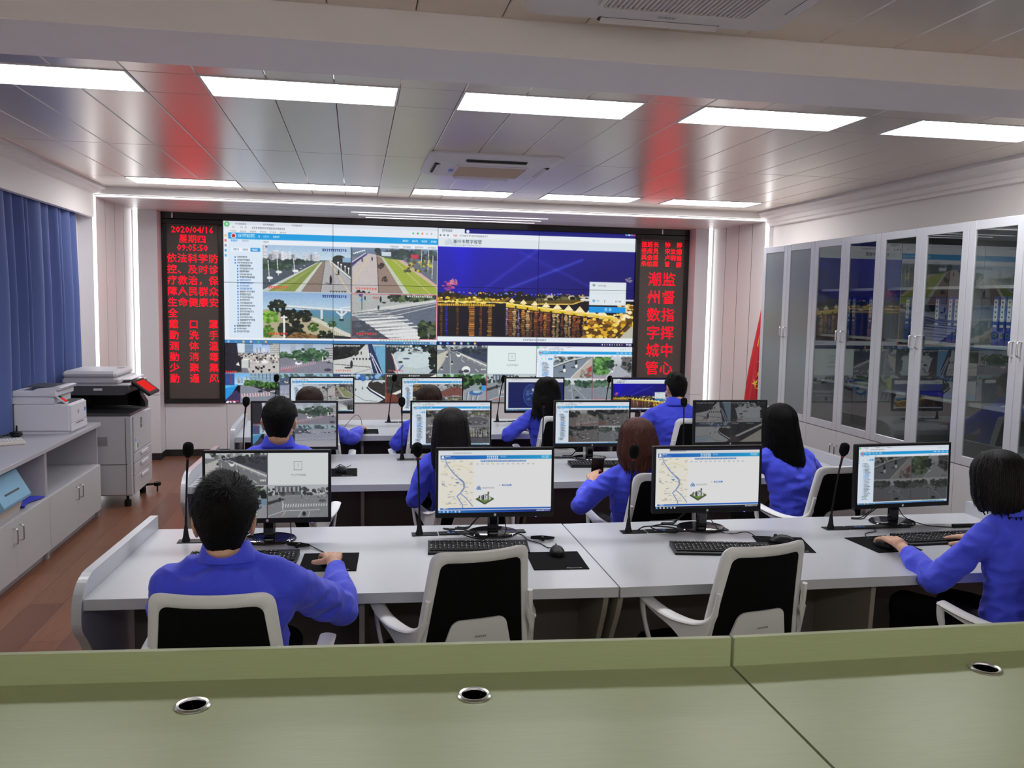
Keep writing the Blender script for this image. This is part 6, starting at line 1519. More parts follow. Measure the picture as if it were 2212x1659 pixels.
def hair_long(head, HM, seed, mtl, parent, length, wave=0.0, flare=0.0, curl_in=0.0, sweep=0.0, ragged=1.0):
    """long loose hair: dome over the skull that hangs down at the back and sides"""
    r = random.Random(seed)
    NA, NE = 96, 34
    def depth(a):
        c = abs(a)
        t = min(max((c - 0.55) / 0.55, 0), 1); t = t * t * (3 - 2 * t)
        return t
    amps = [r.uniform(-1, 1) for _ in range(NA)]
    def surf(k, s, inset=0.0):
        """s in 0..1: crown to tip"""
        a = -PI + 2 * PI * k / NA
        t = depth(a)
        total = 0.165 + (length) * t * (0.86 + 0.14 * max(0, -math.cos(a))) * (1 + 0.07 * noise.noise(Vector((a * 9, seed, 5))) + 0.05 * amps[k]) - 0.05 * (1 - t)
        d = s * total                        # distance travelled from the crown
        quarter = 0.155
        bx, by, bz = 0.096, 0.112, 0.098
        fl = noise.noise(Vector((a * 7.0, seed, 0))) * 0.004 + noise.noise(Vector((a * 19.0, seed, 3))) * 0.0022
        if d < quarter:
            e = d / quarter * PI / 2
            sx, sz = math.sin(e), math.cos(e)
            p = Vector((bx * sx * math.sin(a), by * sx * math.cos(a), bz * sz + 0.028))
            g = sx
        else:
            q = d - quarter; f = q / max(length, 0.01)
            k1 = 1 + flare * math.sin(min(f, 1) * PI * 0.75) - curl_in * max(0, f - 0.55) ** 2 * 3
            p = Vector((bx * k1 * math.sin(a), by * k1 * math.cos(a), 0.028 - q))
            p.y -= 0.0
            if math.cos(a) < 0: p.y *= (1 - 0.10 * min(f * 2, 1))
            g = 1.0
            p.x += sweep * min(f, 1.3) ** 1.6
            p.x += wave * math.sin(q * 38 + a * 3) * f; p.y += wave * 0.7 * math.cos(q * 31 + a * 2) * f
        n = Vector((math.sin(a), math.cos(a), 0))
        if s > 0.93: n = n
        return p + n * ((fl * g) - inset * g) + Vector((0, 0, -inset * (1 - g)))
    out = [[surf(k, 0.02 + 0.98 * j / NE) for k in range(NA)] for j in range(NE + 1)]
    inn = [[surf(k, 0.02 + 0.98 * j / NE, 0.014) for k in range(NA)] for j in range(NE, -1, -1)]
    mb = MB(); mb.M = HM
    mb.rings(out + inn, cap=False)
    mb.rings([out[0], [surf(k, 0.0) + Vector((0, 0, 0.001)) for k in range(NA)]], cap=True)
    for q in range(int(150 * ragged)):              # tapered ends
        k = r.randrange(NA); a = -PI + 2 * PI * k / NA
        if depth(a) < 0.6: continue
        p0 = surf(k, r.uniform(0.86, 0.97), r.uniform(-0.001, 0.010)); p1 = surf(k, 1.0, 0.006)
        dv = (p1 - p0).normalized() if (p1 - p0).length > 1e-5 else Vector((0, 0, -1))
        dv = (dv + Vector((r.uniform(-.25, .25), r.uniform(-.25, .25), -0.2))).normalized()
        ln = r.uniform(0.03, 0.075)
        mb.tube([p0, p0 + dv * ln * 0.6, p0 + dv * ln], [0.006, 0.0045, 0.0006], 6, True, 0.003, up=(math.sin(a), math.cos(a), 0))
    # loose locks over the surface and at the tips
    for q in range(1100):
        k = r.randrange(NA); a = -PI + 2 * PI * k / NA
        if depth(a) < 0.2: continue
        s0 = r.uniform(0.03, 0.8); s1 = min(s0 + r.uniform(0.15, 0.4), 1.03)
        pts = []
        for j in range(6):
            s = s0 + (s1 - s0) * j / 5
            pts.append(surf((k + int(j * r.uniform(-0.3, 0.3))) % NA, s) + Vector((math.sin(a), math.cos(a), 0)) * (0.0012 + 0.0026 * r.random()))
        t = Vector((math.cos(a), -math.sin(a), 0)) * r.uniform(0.0008, 0.0026)
        vs = []; fs = []
        for j, p in enumerate(pts):
            ww = t * (math.sin(PI * (j + 0.4) / 5.8))
            vs += [p - ww, p + ww]
        for j in range(5): fs.append((2 * j, 2 * j + 1, 2 * j + 3, 2 * j + 2))
        mb.add(vs, fs)
    return mb.build('hair', mtl, parent, 70)

def person(label, head, hyaw, hpitch, shoulder, syaw, pelvis, Le, Lw, Re, Rw, hair, male=True, fine=False, lhand=None, rhand=None, sc=1.0, width=1.0, yoke=False, knee_out=0.0, hroll=0.0):
    """all positions in metres in the room; head = centre between the ears, shoulder = midpoint of the shoulder joints"""
    ox, oy = pelvis
    t = thing('person', label, 'person', (ox, oy, 0))
    O = Vector((ox, oy, 0))
    H = Vector(head) - O; S = Vector(shoulder) - O; Pv = Vector((0, 0, 0.575))
    ax = Vector((math.cos(syaw), math.sin(syaw), 0)); fv = Vector((-math.sin(syaw), math.cos(syaw), 0))
    Z = Vector((0, 0, 1))
    HM = Matrix.Translation(H) @ Matrix.Rotation(hyaw, 4, 'Z') @ Matrix.Rotation(-hpitch, 4, 'X') @ Matrix.Rotation(hroll, 4, 'Y') @ Matrix.Scale(sc, 4)
    hw = (0.178 if male else 0.158) * width
    up = (S - Pv)
    def spine(f): return Pv + up * f
    neckb = S + Z * 0.065 + (H - S) * 0.06; neckb.x += (H.x - S.x) * 0.3
    # --- torso sections: (fraction up the spine, half width, half depth)
    TS = [(-0.16, 0.172, 0.125), (0.0, 0.178, 0.135), (0.2, 0.165, 0.122), (0.42, 0.158, 0.112), (0.62, 0.170, 0.116), (0.80, 0.182, 0.116), (0.92, 0.178, 0.102), (1.0, 0.160, 0.086), (1.06, 0.120, 0.072), (1.11, 0.078, 0.062)]
    if not male: TS = [(f, a * 0.90 * (0.95 if f > 0.5 else 1.0), b_ * 0.90) for f, a, b_ in TS]
    TS = [(f, a * width, b_ * width) for f, a, b_ in TS]
    def torso(mb, grow, hi=2.0):
        st = []
        for f, a, b_ in TS:
            if f > hi: break
            if grow < 0 and f > 1: a, b_ = a * 0.86, b_ * 0.86
            c = spine(f)
            bow = 0.045 * math.sin(min(max(f, 0), 1) * PI)      # rounded back
            c = c - fv * bow * 0.6
            st.append((c, ax, fv, a + grow, b_ + grow))
        lerp_rings(mb, st)
    shL = S - ax * hw * 0.93 - Z * 0.022; shR = S + ax * hw * 0.93 - Z * 0.022
    Le, Lw, Re, Rw = (Vector(p) - O for p in (Le, Lw, Re, Rw))
    arm = (0.052, 0.041, 0.030) if male else (0.046, 0.036, 0.026)
    # --- body: one continuous surface
    b = MB()
    torso(b, -0.014)
    nr = 0.054 if male else 0.046
    b.tube([S + Z * 0.0, neckb, H + HM.to_3x3() @ Vector((0, -0.018, -0.065)), H + HM.to_3x3() @ Vector((0, -0.012, 0.0))], [nr * 1.25, nr * 1.02, nr, nr], 16)
    hb = MB(); hb.M = HM
    hb.ell((0, -0.008, 0.028), (0.076, 0.094, 0.092), 24, 16)
    hb.ell((0, 0.030, -0.035), (0.060, 0.066, 0.078), 20, 14)
    hb.ell((0, 0.070, -0.098), (0.026, 0.022, 0.020), 12, 8)
    hb.ell((0, 0.072, 0.034), (0.052, 0.022, 0.018), 14, 8)
    hb.cap((0, 0.094, 0.018), (0, 0.112, -0.022), 0.008, 0.013, 8); hb.ell((0.010, 0.100, -0.026), (0.009, 0.010, 0.008), 8, 6); hb.ell((-0.010, 0.100, -0.026), (0.009, 0.010, 0.008), 8, 6)
    hb.ell((0, 0.092, -0.056), (0.023, 0.010, 0.006), 10, 6); hb.ell((0, 0.090, -0.066), (0.020, 0.010, 0.0065), 10, 6)
    for sg in (1, -1):
        er = Matrix.Rotation(sg * 0.32, 3, 'Z') @ Matrix.Rotation(0.15, 3, 'X')
        hb.ell((sg * 0.079, -0.012, -0.004), (0.009, 0.019, 0.032), 12, 10, er); hb.ell((sg * 0.084, -0.018, 0.006), (0.006, 0.018, 0.026), 12, 8, er); hb.ell((sg * 0.078, -0.002, -0.030), (0.007, 0.010, 0.010), 8, 6)
        hb.ell((sg * 0.040, 0.066, -0.020), (0.024, 0.026, 0.022), 10, 8)
    b.v, b.f = b.v + [tuple(p) for p in hb.v], b.f + [tuple(i + len(b.v) for i in f) for f in hb.f]
    for sh, el, wr, hd, sd in ((shL, Le, Lw, lhand, 1), (shR, Re, Rw, rhand, -1)):
        b.tube([sh, el], [arm[0] * 0.85, arm[1] * 0.85], 12); b.ell(sh, (arm[0] * 0.85,) * 3, 12, 8); b.ell(el, (arm[1] * 0.85,) * 3, 12, 8)
        b.tube([el, el.lerp(wr, 0.35), wr], [arm[1] * 0.85, arm[1] * 0.88, arm[2] * 0.86], 12)
        if hd is None: hd = ((wr - el).normalized() * 0.6 + Vector((0, 1, -0.1)) * 0.4, Z, 0.45)
        hand(b, wr, Vector(hd[0]), Vector(hd[1]), sd * (1 if True else -1) * (1), hd[2])
    knees = []
    for sg in (-1, 1):
        hip = Pv + ax * (sg * 0.095) + Vector((0, 0.02, -0.03)); kn = Vector((sg * (0.115 + knee_out) + fv.x * 0.43, fv.y * 0.43 + 0.0, 0.535)); an = Vector((kn.x * 1.02, kn.y - 0.02, 0.085))
        knees.append((hip, kn, an))
        b.tube([hip, kn], [0.072, 0.05], 12); b.ell(kn, (0.05,) * 3, 12, 8); b.tube([kn, kn.lerp(an, 0.35), an], [0.047, 0.047, 0.034], 12)
        b.cap(an + Vector((0, -0.02, -0.03)), an + Vector((0, 0.15, -0.05)), 0.032, 0.024, 8)
    fin(vox(b, 'body', 0.0042 if fine else 0.0065, 2), 'body', M['skin'], t)
    for sg in (1, -1):
        e = MB(); e.M = HM; e.ell((sg * 0.032, 0.0835, 0.010), (0.0125, 0.0125, 0.0125), 12, 8); e.build('eye', M['eye'], t)
    # --- shirt: torso, sleeves, collar
    s = MB()
    torso(s, 0.012)
    s.tube([S - Z * 0.02, neckb - Z * 0.005, neckb + Z * 0.012], [nr * 1.5, nr * 1.22, nr * 1.15], 18)
    for sh in (shL, shR):
        s.cap(neckb - Z * 0.030 + (sh - S) * 0.22, sh.lerp(neckb, 0.05) + Z * 0.004, nr * 0.98, arm[0] * 1.06, 14)
    for sh, el, wr in ((shL, Le, Lw), (shR, Re, Rw)):
        s.ell(sh, (arm[0] * 1.15,) * 3, 14, 10)
        s.tube([sh, sh.lerp(el, 0.5) - Z * 0.006, el], [arm[0] * 1.15, arm[0] * 1.2, arm[1] * 1.42], 14); s.ell(el, (arm[1] * 1.40,) * 3, 14, 10)
        cu = wr - (wr - el).normalized() * (0.075 if fine else 0.03)
        s.tube([el, el.lerp(cu, 0.45), el.lerp(cu, 0.84), el.lerp(cu, 0.88), cu], [arm[1] * 1.40, arm[1] * 1.38, arm[2] * 1.45, arm[2] * 1.30, arm[2] * 1.28], 14)
    sm = vox(s, 'shirt', 0.007 if fine else 0.0095, 9 if fine else 6, 0.0105 if fine else 0.0085, 12.0, ox * 3)
    so = fin(sm, 'shirt', M['shirt'], t)
    c = MB(); rings = []
    nd = (H - neckb).normalized()
    for q, dz, cr in ((0.0, -0.025, 1.42), (0.0, 0.012, 1.20), (0.0, 0.036, 1.14), (0.0, 0.046, 1.16), (0.0, 0.044, 1.24), (0.0, 0.026, 1.36), (0.0, 0.000, 1.54), (0.0, -0.016, 1.66), (0.0, -0.021, 1.64), (0.0, -0.012, 1.50), (0.0, 0.0, 1.40)):
        cc = neckb + nd * dz - fv * 0.006
        rings.append([p + Z * (-0.012 * math.sin(2 * PI * k / 28)) for k, p in enumerate(ringpts(cc, ax, fv, nr * cr * 1.02, nr * cr, 28))])
    c.rings(rings, cap=False); c.build('collar', M['shirt'], t, 50)
    bvh = BVHTree.FromPolygons([v.co for v in sm.vertices], [tuple(p.vertices) for p in sm.polygons])
    if yoke:
        pts = []
        for k in range(25):
            u = -1 + 2 * k / 24
            o_ = S + ax * (u * hw * 0.98) - Z * (0.035 + 0.01 * u * u) - fv * 0.5
            h = bvh.ray_cast(o_, fv)
            if h[0] is not None: pts.append(h[0] - fv * 0.0002)
        if len(pts) > 3: MB().tube(pts, 0.0034, 6).build('yoke_seam', M['shirt'], so, 60)
        pts = []
        for k in range(16):
            o_ = S - Z * (0.038 + 0.016 * k) - fv * 0.5 + ax * 0.045
            h = bvh.ray_cast(o_, fv)
            if h[0] is not None: pts.append(h[0] - fv * 0.0002)
        if len(pts) > 3: MB().tube(pts, 0.0022, 6).build('back_pleat', M['shirt'], so, 60)
    # --- trousers and shoes
    p = MB()
    lerp_rings(p, [(Pv + Z * dz, ax, fv, a * (1 if male else 0.92), b_ * (1 if male else 0.92)) for dz, a, b_ in ((-0.085, 0.15, 0.12), (-0.05, 0.178, 0.14), (0.02, 0.166, 0.126), (0.05, 0.12, 0.09))])
    for hip, kn, an in knees:
        p.tube([hip, kn], [0.09, 0.066], 14); p.ell(hip, (0.09, 0.09, 0.085), 14, 10); p.ell(kn, (0.066,) * 3, 14, 10); p.tube([kn, an + Z * 0.0], [0.062, 0.055], 14)
    fin(vox(p, 'trousers', 0.011, 4, 0.004, 9, oy), 'trousers', M['pants'], t)
    for hip, kn, an in knees:
        q = MB(); q.cap(an + Vector((0, -0.035, -0.042)), an + Vector((0, 0.16, -0.052)), 0.042, 0.032, 10); q.box(an.x - 0.04, an.x + 0.04, an.y - 0.08, an.y + 0.19, 0.001, 0.02, 0.008)
        fin(vox(q, 'shoe', 0.008, 2), 'shoe', M['shoe'], t)
    hair(HM, t)
    return t
def hs(seed, m, th=1.0): return lambda HM, t: hair_short(None, HM, seed, M[m], t, th)
def hl(seed, m, length, **k): return lambda HM, t: hair_long(None, HM, seed, M[m], t, length, **k)

# front row
person('man with short black hair in the front row, hand on a mouse', (-0.395, 2.72, 1.14), R(3), R(12), (-0.385, 2.74, 0.965), R(-3), (-0.395, 2.83),
       (-0.625, 2.98, 0.79), (-0.47, 3.31, 0.80), (-0.045, 2.99, 0.76), (-0.085, 3.365, 0.818), hs(3, 'hair_black', 1.2), True, True,
       ((0.25, 1, -0.12), (0, 0, 1), 0.5), ((-0.10, 1, -0.06), (0, 0.1, 1), 0.62), 1.04, 1.05, True)
person('woman with shoulder-length dark hair at the right end of the front row', (2.575, 3.06, 1.15), R(20), R(10), (2.615, 3.02, 0.96), R(14), (2.60, 2.92),
       (2.31, 3.06, 0.74), (2.345, 3.36, 0.812), (2.90, 3.14, 0.78), (2.80, 3.42, 0.795), hl(5, 'hair_soft', 0.155, curl_in=0.25, flare=0.07, ragged=0.35), False, True,
       ((0.20, 1, -0.08), (0, 0.1, 1), 0.6), ((-0.3, 1, -0.1), (0, 0, 1), 0.5), 1.0, 1.06)
# middle row
person('man with cropped black hair at the left end of the middle row', (-0.385, 4.56, 1.19), R(-6), R(6), (-0.40, 4.60, 1.005), R(0), (-0.40, 4.80),
       (-0.72, 4.85, 0.80), (-0.55, 5.18, 0.80), (-0.205, 4.80, 0.76), (-0.30, 5.14, 0.80), hs(7, 'hair_black', 0.75), True, False, sc=1.0, yoke=True)
person('woman with straight dark hair past her shoulders, middle row', (0.52, 4.74, 1.125), R(4), R(8), (0.54, 4.76, 0.945), R(4), (0.60, 4.92),
       (0.325, 4.76, 0.735), (0.42, 5.10, 0.80), (0.84, 4.98, 0.76), (0.72, 5.26, 0.80), hl(11, 'hair_soft', 0.25, flare=0.16), False, False, sc=0.99)
person('woman with reddish brown hair holding a small black device, middle row', (1.475, 4.36, 1.115), R(6), R(16), (1.475, 4.36, 0.93), R(4), (1.545, 4.50),
       (1.185, 4.40, 0.765), (1.335, 4.72, 0.83), (1.78, 4.50, 0.76), (1.50, 4.78, 0.80), hl(13, 'hair_red', 0.17, flare=0.16, wave=0.008, ragged=1.5), False, True,
       ((0.25, 0.9, 0.2), (-0.5, 0, 0.9), 0.75), ((-0.4, 0.9, 0), (0.3, 0, 1), 0.6), 0.99)
person('woman with very long black hair at the cabinet end of the middle row', (2.475, 4.72, 1.145), R(-4), R(4), (2.50, 4.70, 0.955), R(6), (2.585, 4.66),
       (2.22, 4.82, 0.735), (2.34, 5.13, 0.80), (2.84, 4.84, 0.76), (2.72, 5.16, 0.80), hl(17, 'hair_black', 0.35, flare=0.22, sweep=0.06), False, False, sc=1.0)
# back row
person('woman with straight brown hair in the back row, right hand on a mouse', (-0.33, 6.42, 1.075), R(2), R(8), (-0.315, 6.46, 0.895), R(0), (-0.31, 6.58),
       (-0.62, 6.66, 0.75), (-0.48, 6.95, 0.80), (-0.02, 6.72, 0.765), (0.04, 7.03, 0.80), hl(19, 'hair_brown', 0.16, flare=0.06), False, False,
       None, ((0.05, 1, -0.15), (0, 0.1, 1), 0.5), 1.01)
person('woman with a rounded dark brown bob, second seat of the back row', (0.54, 6.44, 1.09), R(0), R(10), (0.54, 6.48, 0.91), R(2), (0.56, 6.60),
       (0.30, 6.52, 0.75), (0.42, 6.88, 0.80), (0.82, 6.66, 0.77), (0.68, 6.98, 0.80), hl(23, 'hair_brown', 0.12, curl_in=0.3), False, False, sc=0.99)
person('woman with wavy black hair leaning to the side in the back row', (1.475, 6.58, 1.14), R(14), R(10), (1.47, 6.62, 0.955), R(14), (1.55, 6.74),
       (1.165, 6.60, 0.80), (1.34, 6.93, 0.80), (1.78, 6.84, 0.78), (1.62, 7.08, 0.80), hl(29, 'hair_black', 0.22, wave=0.018, flare=0.16, sweep=-0.04, ragged=1.6), False, False, sc=0.98)
person('man with short black hair at the cabinet end of the back row', (2.51, 6.52, 1.165), R(4), R(8), (2.50, 6.52, 0.985), R(2), (2.57, 6.60),
       (2.16, 6.64, 0.79), (2.34, 6.98, 0.80), (2.84, 6.66, 0.79), (2.68, 6.98, 0.80), hs(31, 'hair_black', 0.8), True, False, sc=0.98, yoke=True)
# the small black device in the reddish-haired woman's hand
d = MB(); d.M = Matrix.Translation((1.395, 4.835, 0.885)) @ Matrix.Rotation(R(-14), 4, 'Z') @ Matrix.Rotation(R(35), 4, 'X')
d.box(-0.036, 0.036, -0.008, 0.0, -0.06, 0.07, 0.004)
tag(d.build('phone', M['black'], smooth=0), 'small black handheld device in the left hand of the reddish-haired woman', 'phone')
# ------------------------------------------------------------------ left side: curtain, low cabinets, printers
def curtain():
    b = MB(); r = random.Random(4)
    ya, yb, zt, zb = 4.6, 8.72, 2.72, 0.80
    n = 460; cols = []
    ph = 0
    for i in range(n + 1):
        f = i / n
        ph += 2 * PI / 21.5 * (1 + 0.35 * math.sin(f * 31) + 0.2 * math.sin(f * 67))
        cols.append((ya + (yb - ya) * f, ph))
    nz = 14; g = []
    for j in range(nz + 1):
        q = j / nz; z = zt + (zb - zt) * q
        row = []
        for y, p in cols:
            am = 0.030 + 0.022 * min(q * 2.2, 1)
            x = -2.555 + am * math.sin(p + 0.25 * math.sin(q * 5 + y * 3)) + 0.010 * math.sin(p * 0.5 + 2 * q)
            row.append((x, y + 0.012 * math.cos(p) * min(q * 2, 1) - (0.03 * q if y > 8.5 else 0), z))
        g.append(row)
    W = n + 1
    vs = [p for r_ in g for p in r_] + [(p[0] - 0.003, p[1], p[2]) for r_ in g for p in r_]
    N = W * (nz + 1); fs = []
    for j in range(nz):
        for i in range(n):
            a = j * W + i
            fs.append((a, a + 1, a + W + 1, a + W)); fs.append((N + a, N + a + W, N + a + W + 1, N + a + 1))
    b.add(vs, fs)
    t = thing('curtain', 'long pleated blue curtain on the wall behind the printers', 'curtain', (0, 0, 0))
    b.build('fabric', M['curtain'], t, 80)
    MB().box(-2.565, -2.545, 4.5, 8.74, 2.722, 2.742, 0.003).build('rail', M['cab_frame'], t, 0)
    return t
curtain()

def low_cabinet(label, y0, y1):
    t = thing('low_cabinet', label, 'cabinet', (-2.10, y0, 0), 0, 'low grey cabinets under the curtain')
    L_ = y1 - y0; D = 0.42; tk = 0.018
    b = MB()
    b.box(-D, -0.002, 0.001, tk, 0.0, 0.755).box(-D, -0.002, L_ - tk, L_ - 0.001, 0.0, 0.755)
    b.box(-D, -D + 0.012, tk, L_ - tk, 0.06, 0.755).box(-D, -0.002, tk, L_ - tk, 0.425, 0.443).box(-D, -0.002, tk, L_ - tk, 0.06, 0.078)
    b.build('carcass', M['cab'], t, 0)
    MB().box(-D, -0.03, tk, L_ - tk, 0.0, 0.0595).build('plinth', M['cab'], t, 0)
    hw = L_ / 2
    for k, (a, c, hy) in enumerate(((0.003, hw - 0.0015, hw - 0.05), (hw + 0.0015, L_ - 0.003, hw + 0.05))):
        d = MB().box(-0.0015, 0.0165, a, c, 0.062, 0.434, 0.001).build('door', M['cab_white'], t, 0)
        h = MB(); h.tube(smooth_path([(0.0165, hy, 0.285), (0.038, hy, 0.29), (0.042, hy, 0.305), (0.042, hy, 0.365), (0.038, hy, 0.38), (0.0165, hy, 0.385)], 4), 0.005, 8)
        h.build('handle', M['steel'], d, 60)
    return t
low_cabinet('low grey cabinet with open niche beside the floor copier', 6.362, 7.575)
low_cabinet('low grey cabinet holding the light blue machine, at the edge of the photo', 5.145, 6.358)
tag(MB().box(-2.54, -2.075, 5.13, 7.59, 0.7555, 0.785, 0.002).build('cabinet_worktop', M['cab'], smooth=0), 'long pale grey worktop over the low cabinets under the white printer', 'worktop')

# white desktop printer; its front faces the room (+X)
def white_printer():
    t = thing('desktop_printer', 'white desktop printer on the low cabinet worktop', 'printer', (-2.32, 7.16, 0.785))
    hx_, hy = 0.20, 0.20
    b = MB().box(-hx_, hx_, -hy, hy, 0.012, 0.225, 0.014).box(-hx_ + 0.02, hx_ - 0.015, -hy + 0.015, hy - 0.015, 0.0, 0.013)
    b.build('body', M['white_case'], t, 0)
    MB().prism([(-hx_ + 0.0, 0.2255), (0.09, 0.2255), (0.09, 0.27), (0.06, 0.275), (-hx_, 0.275)], 1, -hy + 0.005, hy - 0.005).build('upper_body', M['white_case'], t, 0)
    MB().box(-hx_ - 0.002, 0.115, -hy, hy, 0.2755, 0.325, 0.012).build('scanner_lid', M['white_case'], t, 0)
    MB().prism([(-0.06, 0.3255), (0.13, 0.3255), (0.14, 0.345), (0.115, 0.352), (-0.03, 0.34)], 1, -hy + 0.02, hy - 0.01).build('document_feeder', M['white_case'], t, 0)
    MB().box(-0.13, 0.07, -hy + 0.05, hy - 0.03, 0.3455, 0.3515, 0.002).build('feeder_cover', M['dark_grey'], t, 0)
    MB().box(0.092, 0.185, -hy + 0.06, hy - 0.02, 0.2256, 0.2285).build('output_tray', M['dark_grey'], t, 0)
    MB().box(hx_, hx_ + 0.006, -hy + 0.012, hy - 0.012, 0.075, 0.215, 0.003).build('front_panel', M['white_case'], t, 0)
    d = MB().box(hx_, hx_ + 0.008, -hy + 0.008, hy - 0.008, 0.015, 0.072, 0.003).build('paper_drawer', M['white_case'], t, 0)
    MB().box(hx_ + 0.0078, hx_ + 0.0095, -0.09, 0.09, 0.064, 0.070).build('drawer_grip', M['dark_grey'], d, 0)
    c = MB(); c.M = Matrix.Translation((0.125, -hy + 0.05, 0.262)) @ Matrix.Rotation(R(38), 4, 'Y')
    c.box(-0.055, 0.055, -0.035, 0.035, -0.007, 0.007, 0.004); cp = c.build('control_panel', M['white_case'], t, 0)
    c = MB(); c.M = Matrix.Translation((0.125, -hy + 0.05, 0.262)) @ Matrix.Rotation(R(38), 4, 'Y')
    c.box(-0.047, 0.047, -0.028, 0.028, 0.0071, 0.0082); c.build('control_bezel', M['black_gloss'], cp, 0)
    c = MB(); c.M = Matrix.Translation((0.125, -hy + 0.05, 0.262)) @ Matrix.Rotation(R(38), 4, 'Y')
    c.box(0.0, 0.040, -0.023, 0.023, 0.0083, 0.0088); c.build('touch_screen', M['red_touch'], cp, 0)
    l = MB(); l.M = Matrix.Translation((hx_ + 0.0063, -0.02, 0.15)) @ Matrix.Rotation(PI / 2, 4, 'Y')
    l.lathe([(0.017, 0), (0.017, 0.0008), (0.001, 0.0008)], 20); l.build('maker_badge', M['steel'], t, 60)
    m = MB(); add_text(m, 'hp', 0.022, Matrix.Translation((hx_ + 0.0074, -0.02, 0.144)) @ Matrix.Rotation(R(90), 4, 'Z') @ Matrix.Rotation(R(90), 4, 'X'), 1)
    m.build('badge_lettering', M['white_case'], t, 0)
    MB().box(hx_ + 0.0061, hx_ + 0.0067, 0.13, 0.17, 0.135, 0.165).build('sticker', M['blue_mark'], t, 0)
    return t
white_printer()
# floor copier; its front faces the room (+X)
def copier():
    t = thing('floor_copier', 'grey floor-standing copier beside the low cabinets', 'copier', (-1.90, 7.86, 0))
    D, L_ = 0.54, 0.66
    b = MB().box(-D, 0, 0, L_, 0.10, 0.80, 0.012); b.build('body', M['grey_case'], t, 0)
    s = MB(); s.box(-D + 0.002, -0.04, -0.002, 0.002, 0.374, 0.379).box(-0.055, -0.05, -0.002, 0.002, 0.11, 0.78); s.build('panel_gap', M['dark_grey'], t, 0)
    MB().box(-0.35, -0.20, -0.0015, 0.001, 0.54, 0.62).build('vent_grille', M['mid_grey'], t, 0)
    sk = MB()
    for x in (-0.46, -0.30): sk.box(x - 0.007, x + 0.007, -0.0015, 0.001, 0.478, 0.492)
    sk.build('screw_hole', M['dark'], t, 0)
    MB().box(0.0005, 0.014, 0.02, L_ - 0.01, 0.475, 0.79, 0.004).build('front_door', M['grey_case'], t, 0)
    for z0, z1 in ((0.385, 0.47), (0.275, 0.38), (0.115, 0.27)):
        d = MB().box(0.0005, 0.016, 0.015, L_ - 0.01, z0, z1, 0.004).build('paper_drawer', M['grey_case'], t, 0)
        MB().box(0.0155, 0.030, 0.22, 0.46, z1 - 0.045, z1 - 0.012, 0.008).build('drawer_handle', M['white_case'], d, 0)
    MB().box(0.0138, 0.0152, 0.24, 0.30, 0.665, 0.755).build('maker_badge', M['black_gloss'], t, 0)
    m = MB(); add_text(m, 'S', 0.05, Matrix.Translation((0.0154, 0.27, 0.695)) @ Matrix.Rotation(R(90), 4, 'Z') @ Matrix.Rotation(R(90), 4, 'X'), 1)
    m.build('badge_lettering', M['white_mark'], t, 0)
    st = MB(); st.box(0.0138, 0.015, 0.05, 0.11, 0.49, 0.60); st.build('label_sticker', M['white_mark'], t, 0)
    st = MB(); st.box(0.015, 0.0156, 0.052, 0.085, 0.565, 0.595); st.build('blue_sticker', M['blue_mark'], t, 0)
    st = MB(); st.box(0.0138, 0.015, 0.115, 0.15, 0.505, 0.545); st.build('green_sticker', M['green_mark'], t, 0)
    # dark output bay
    MB().prism([(-D, 0.8005), (-0.005, 0.8005), (-0.02, 0.815), (-D, 0.83)], 1, 0.0, L_).build('output_tray', M['dark_grey'], t, 0)
    MB().box(-D, -D + 0.05, 0.0, L_, 0.8305, 0.98).box(-D + 0.051, -0.05, L_ - 0.12, L_, 0.8305, 0.98).build('bay_wall', M['black'], t, 0)
    MB().prism([(-0.16, 0.83), (-0.01, 0.817), (-0.01, 0.86), (-0.09, 1.0), (-0.16, 1.0)], 1, L_ - 0.12, L_ - 0.001).build('side_column', M['black'], t, 0)
    MB().prism([(-D, 0.981), (-0.06, 0.981), (-0.02, 1.03), (-0.02, 1.06), (-D, 1.06)], 1, -0.005, L_ + 0.005).build('scanner_base', M['dark_grey'], t, 0)
    MB().box(-0.30, -0.23, -0.0075, -0.0045, 1.02, 1.04).build('label_plate', M['white_mark'], t, 0)
    MB().box(-D - 0.01, -0.015, -0.01, L_ + 0.01, 1.0605, 1.075, 0.003).build('scanner_top', M['grey_case'], t, 0)
    MB().box(-D - 0.01, -0.09, -0.005, L_ - 0.06, 1.0755, 1.125, 0.015).build('feeder_base', M['grey_case'], t, 0)
    MB().box(-D - 0.012, -0.12, 0.0, L_ - 0.08, 1.1255, 1.185, 0.022).build('document_feeder', M['grey_case'], t, 0)
    MB().box(-0.118, -0.02, 0.10, L_ - 0.08, 1.1005, 1.112, 0.004).build('feeder_tray', M['white_case'], t, 0)
    MB().box(-0.20, -0.15, 0.35, 0.45, 1.1852, 1.189).build('feeder_grip', M['mid_grey'], t, 0)
    c = MB(); CM = Matrix.Translation((0.06, 0.25, 1.035)) @ Matrix.Rotation(R(38), 4, 'Y'); c.M = CM
    c.box(-0.09, 0.10, -0.17, 0.20, -0.02, 0.008, 0.008); cp = c.build('control_panel', M['black'], t, 0)
    c = MB(); c.M = CM; c.box(-0.065, 0.07, -0.13, 0.15, 0.0082, 0.0092); c.build('touch_screen', M['red_touch'], cp, 0)
    for x in (-D + 0.06, -0.06):
        for y in (0.06, L_ - 0.06):
            MB().lathe([(0.028, 0.0), (0.03, 0.02), (0.028, 0.055), (0.012, 0.06), (0.012, 0.10)], 14, (x, y, 0)).build('foot', M['black'], t)
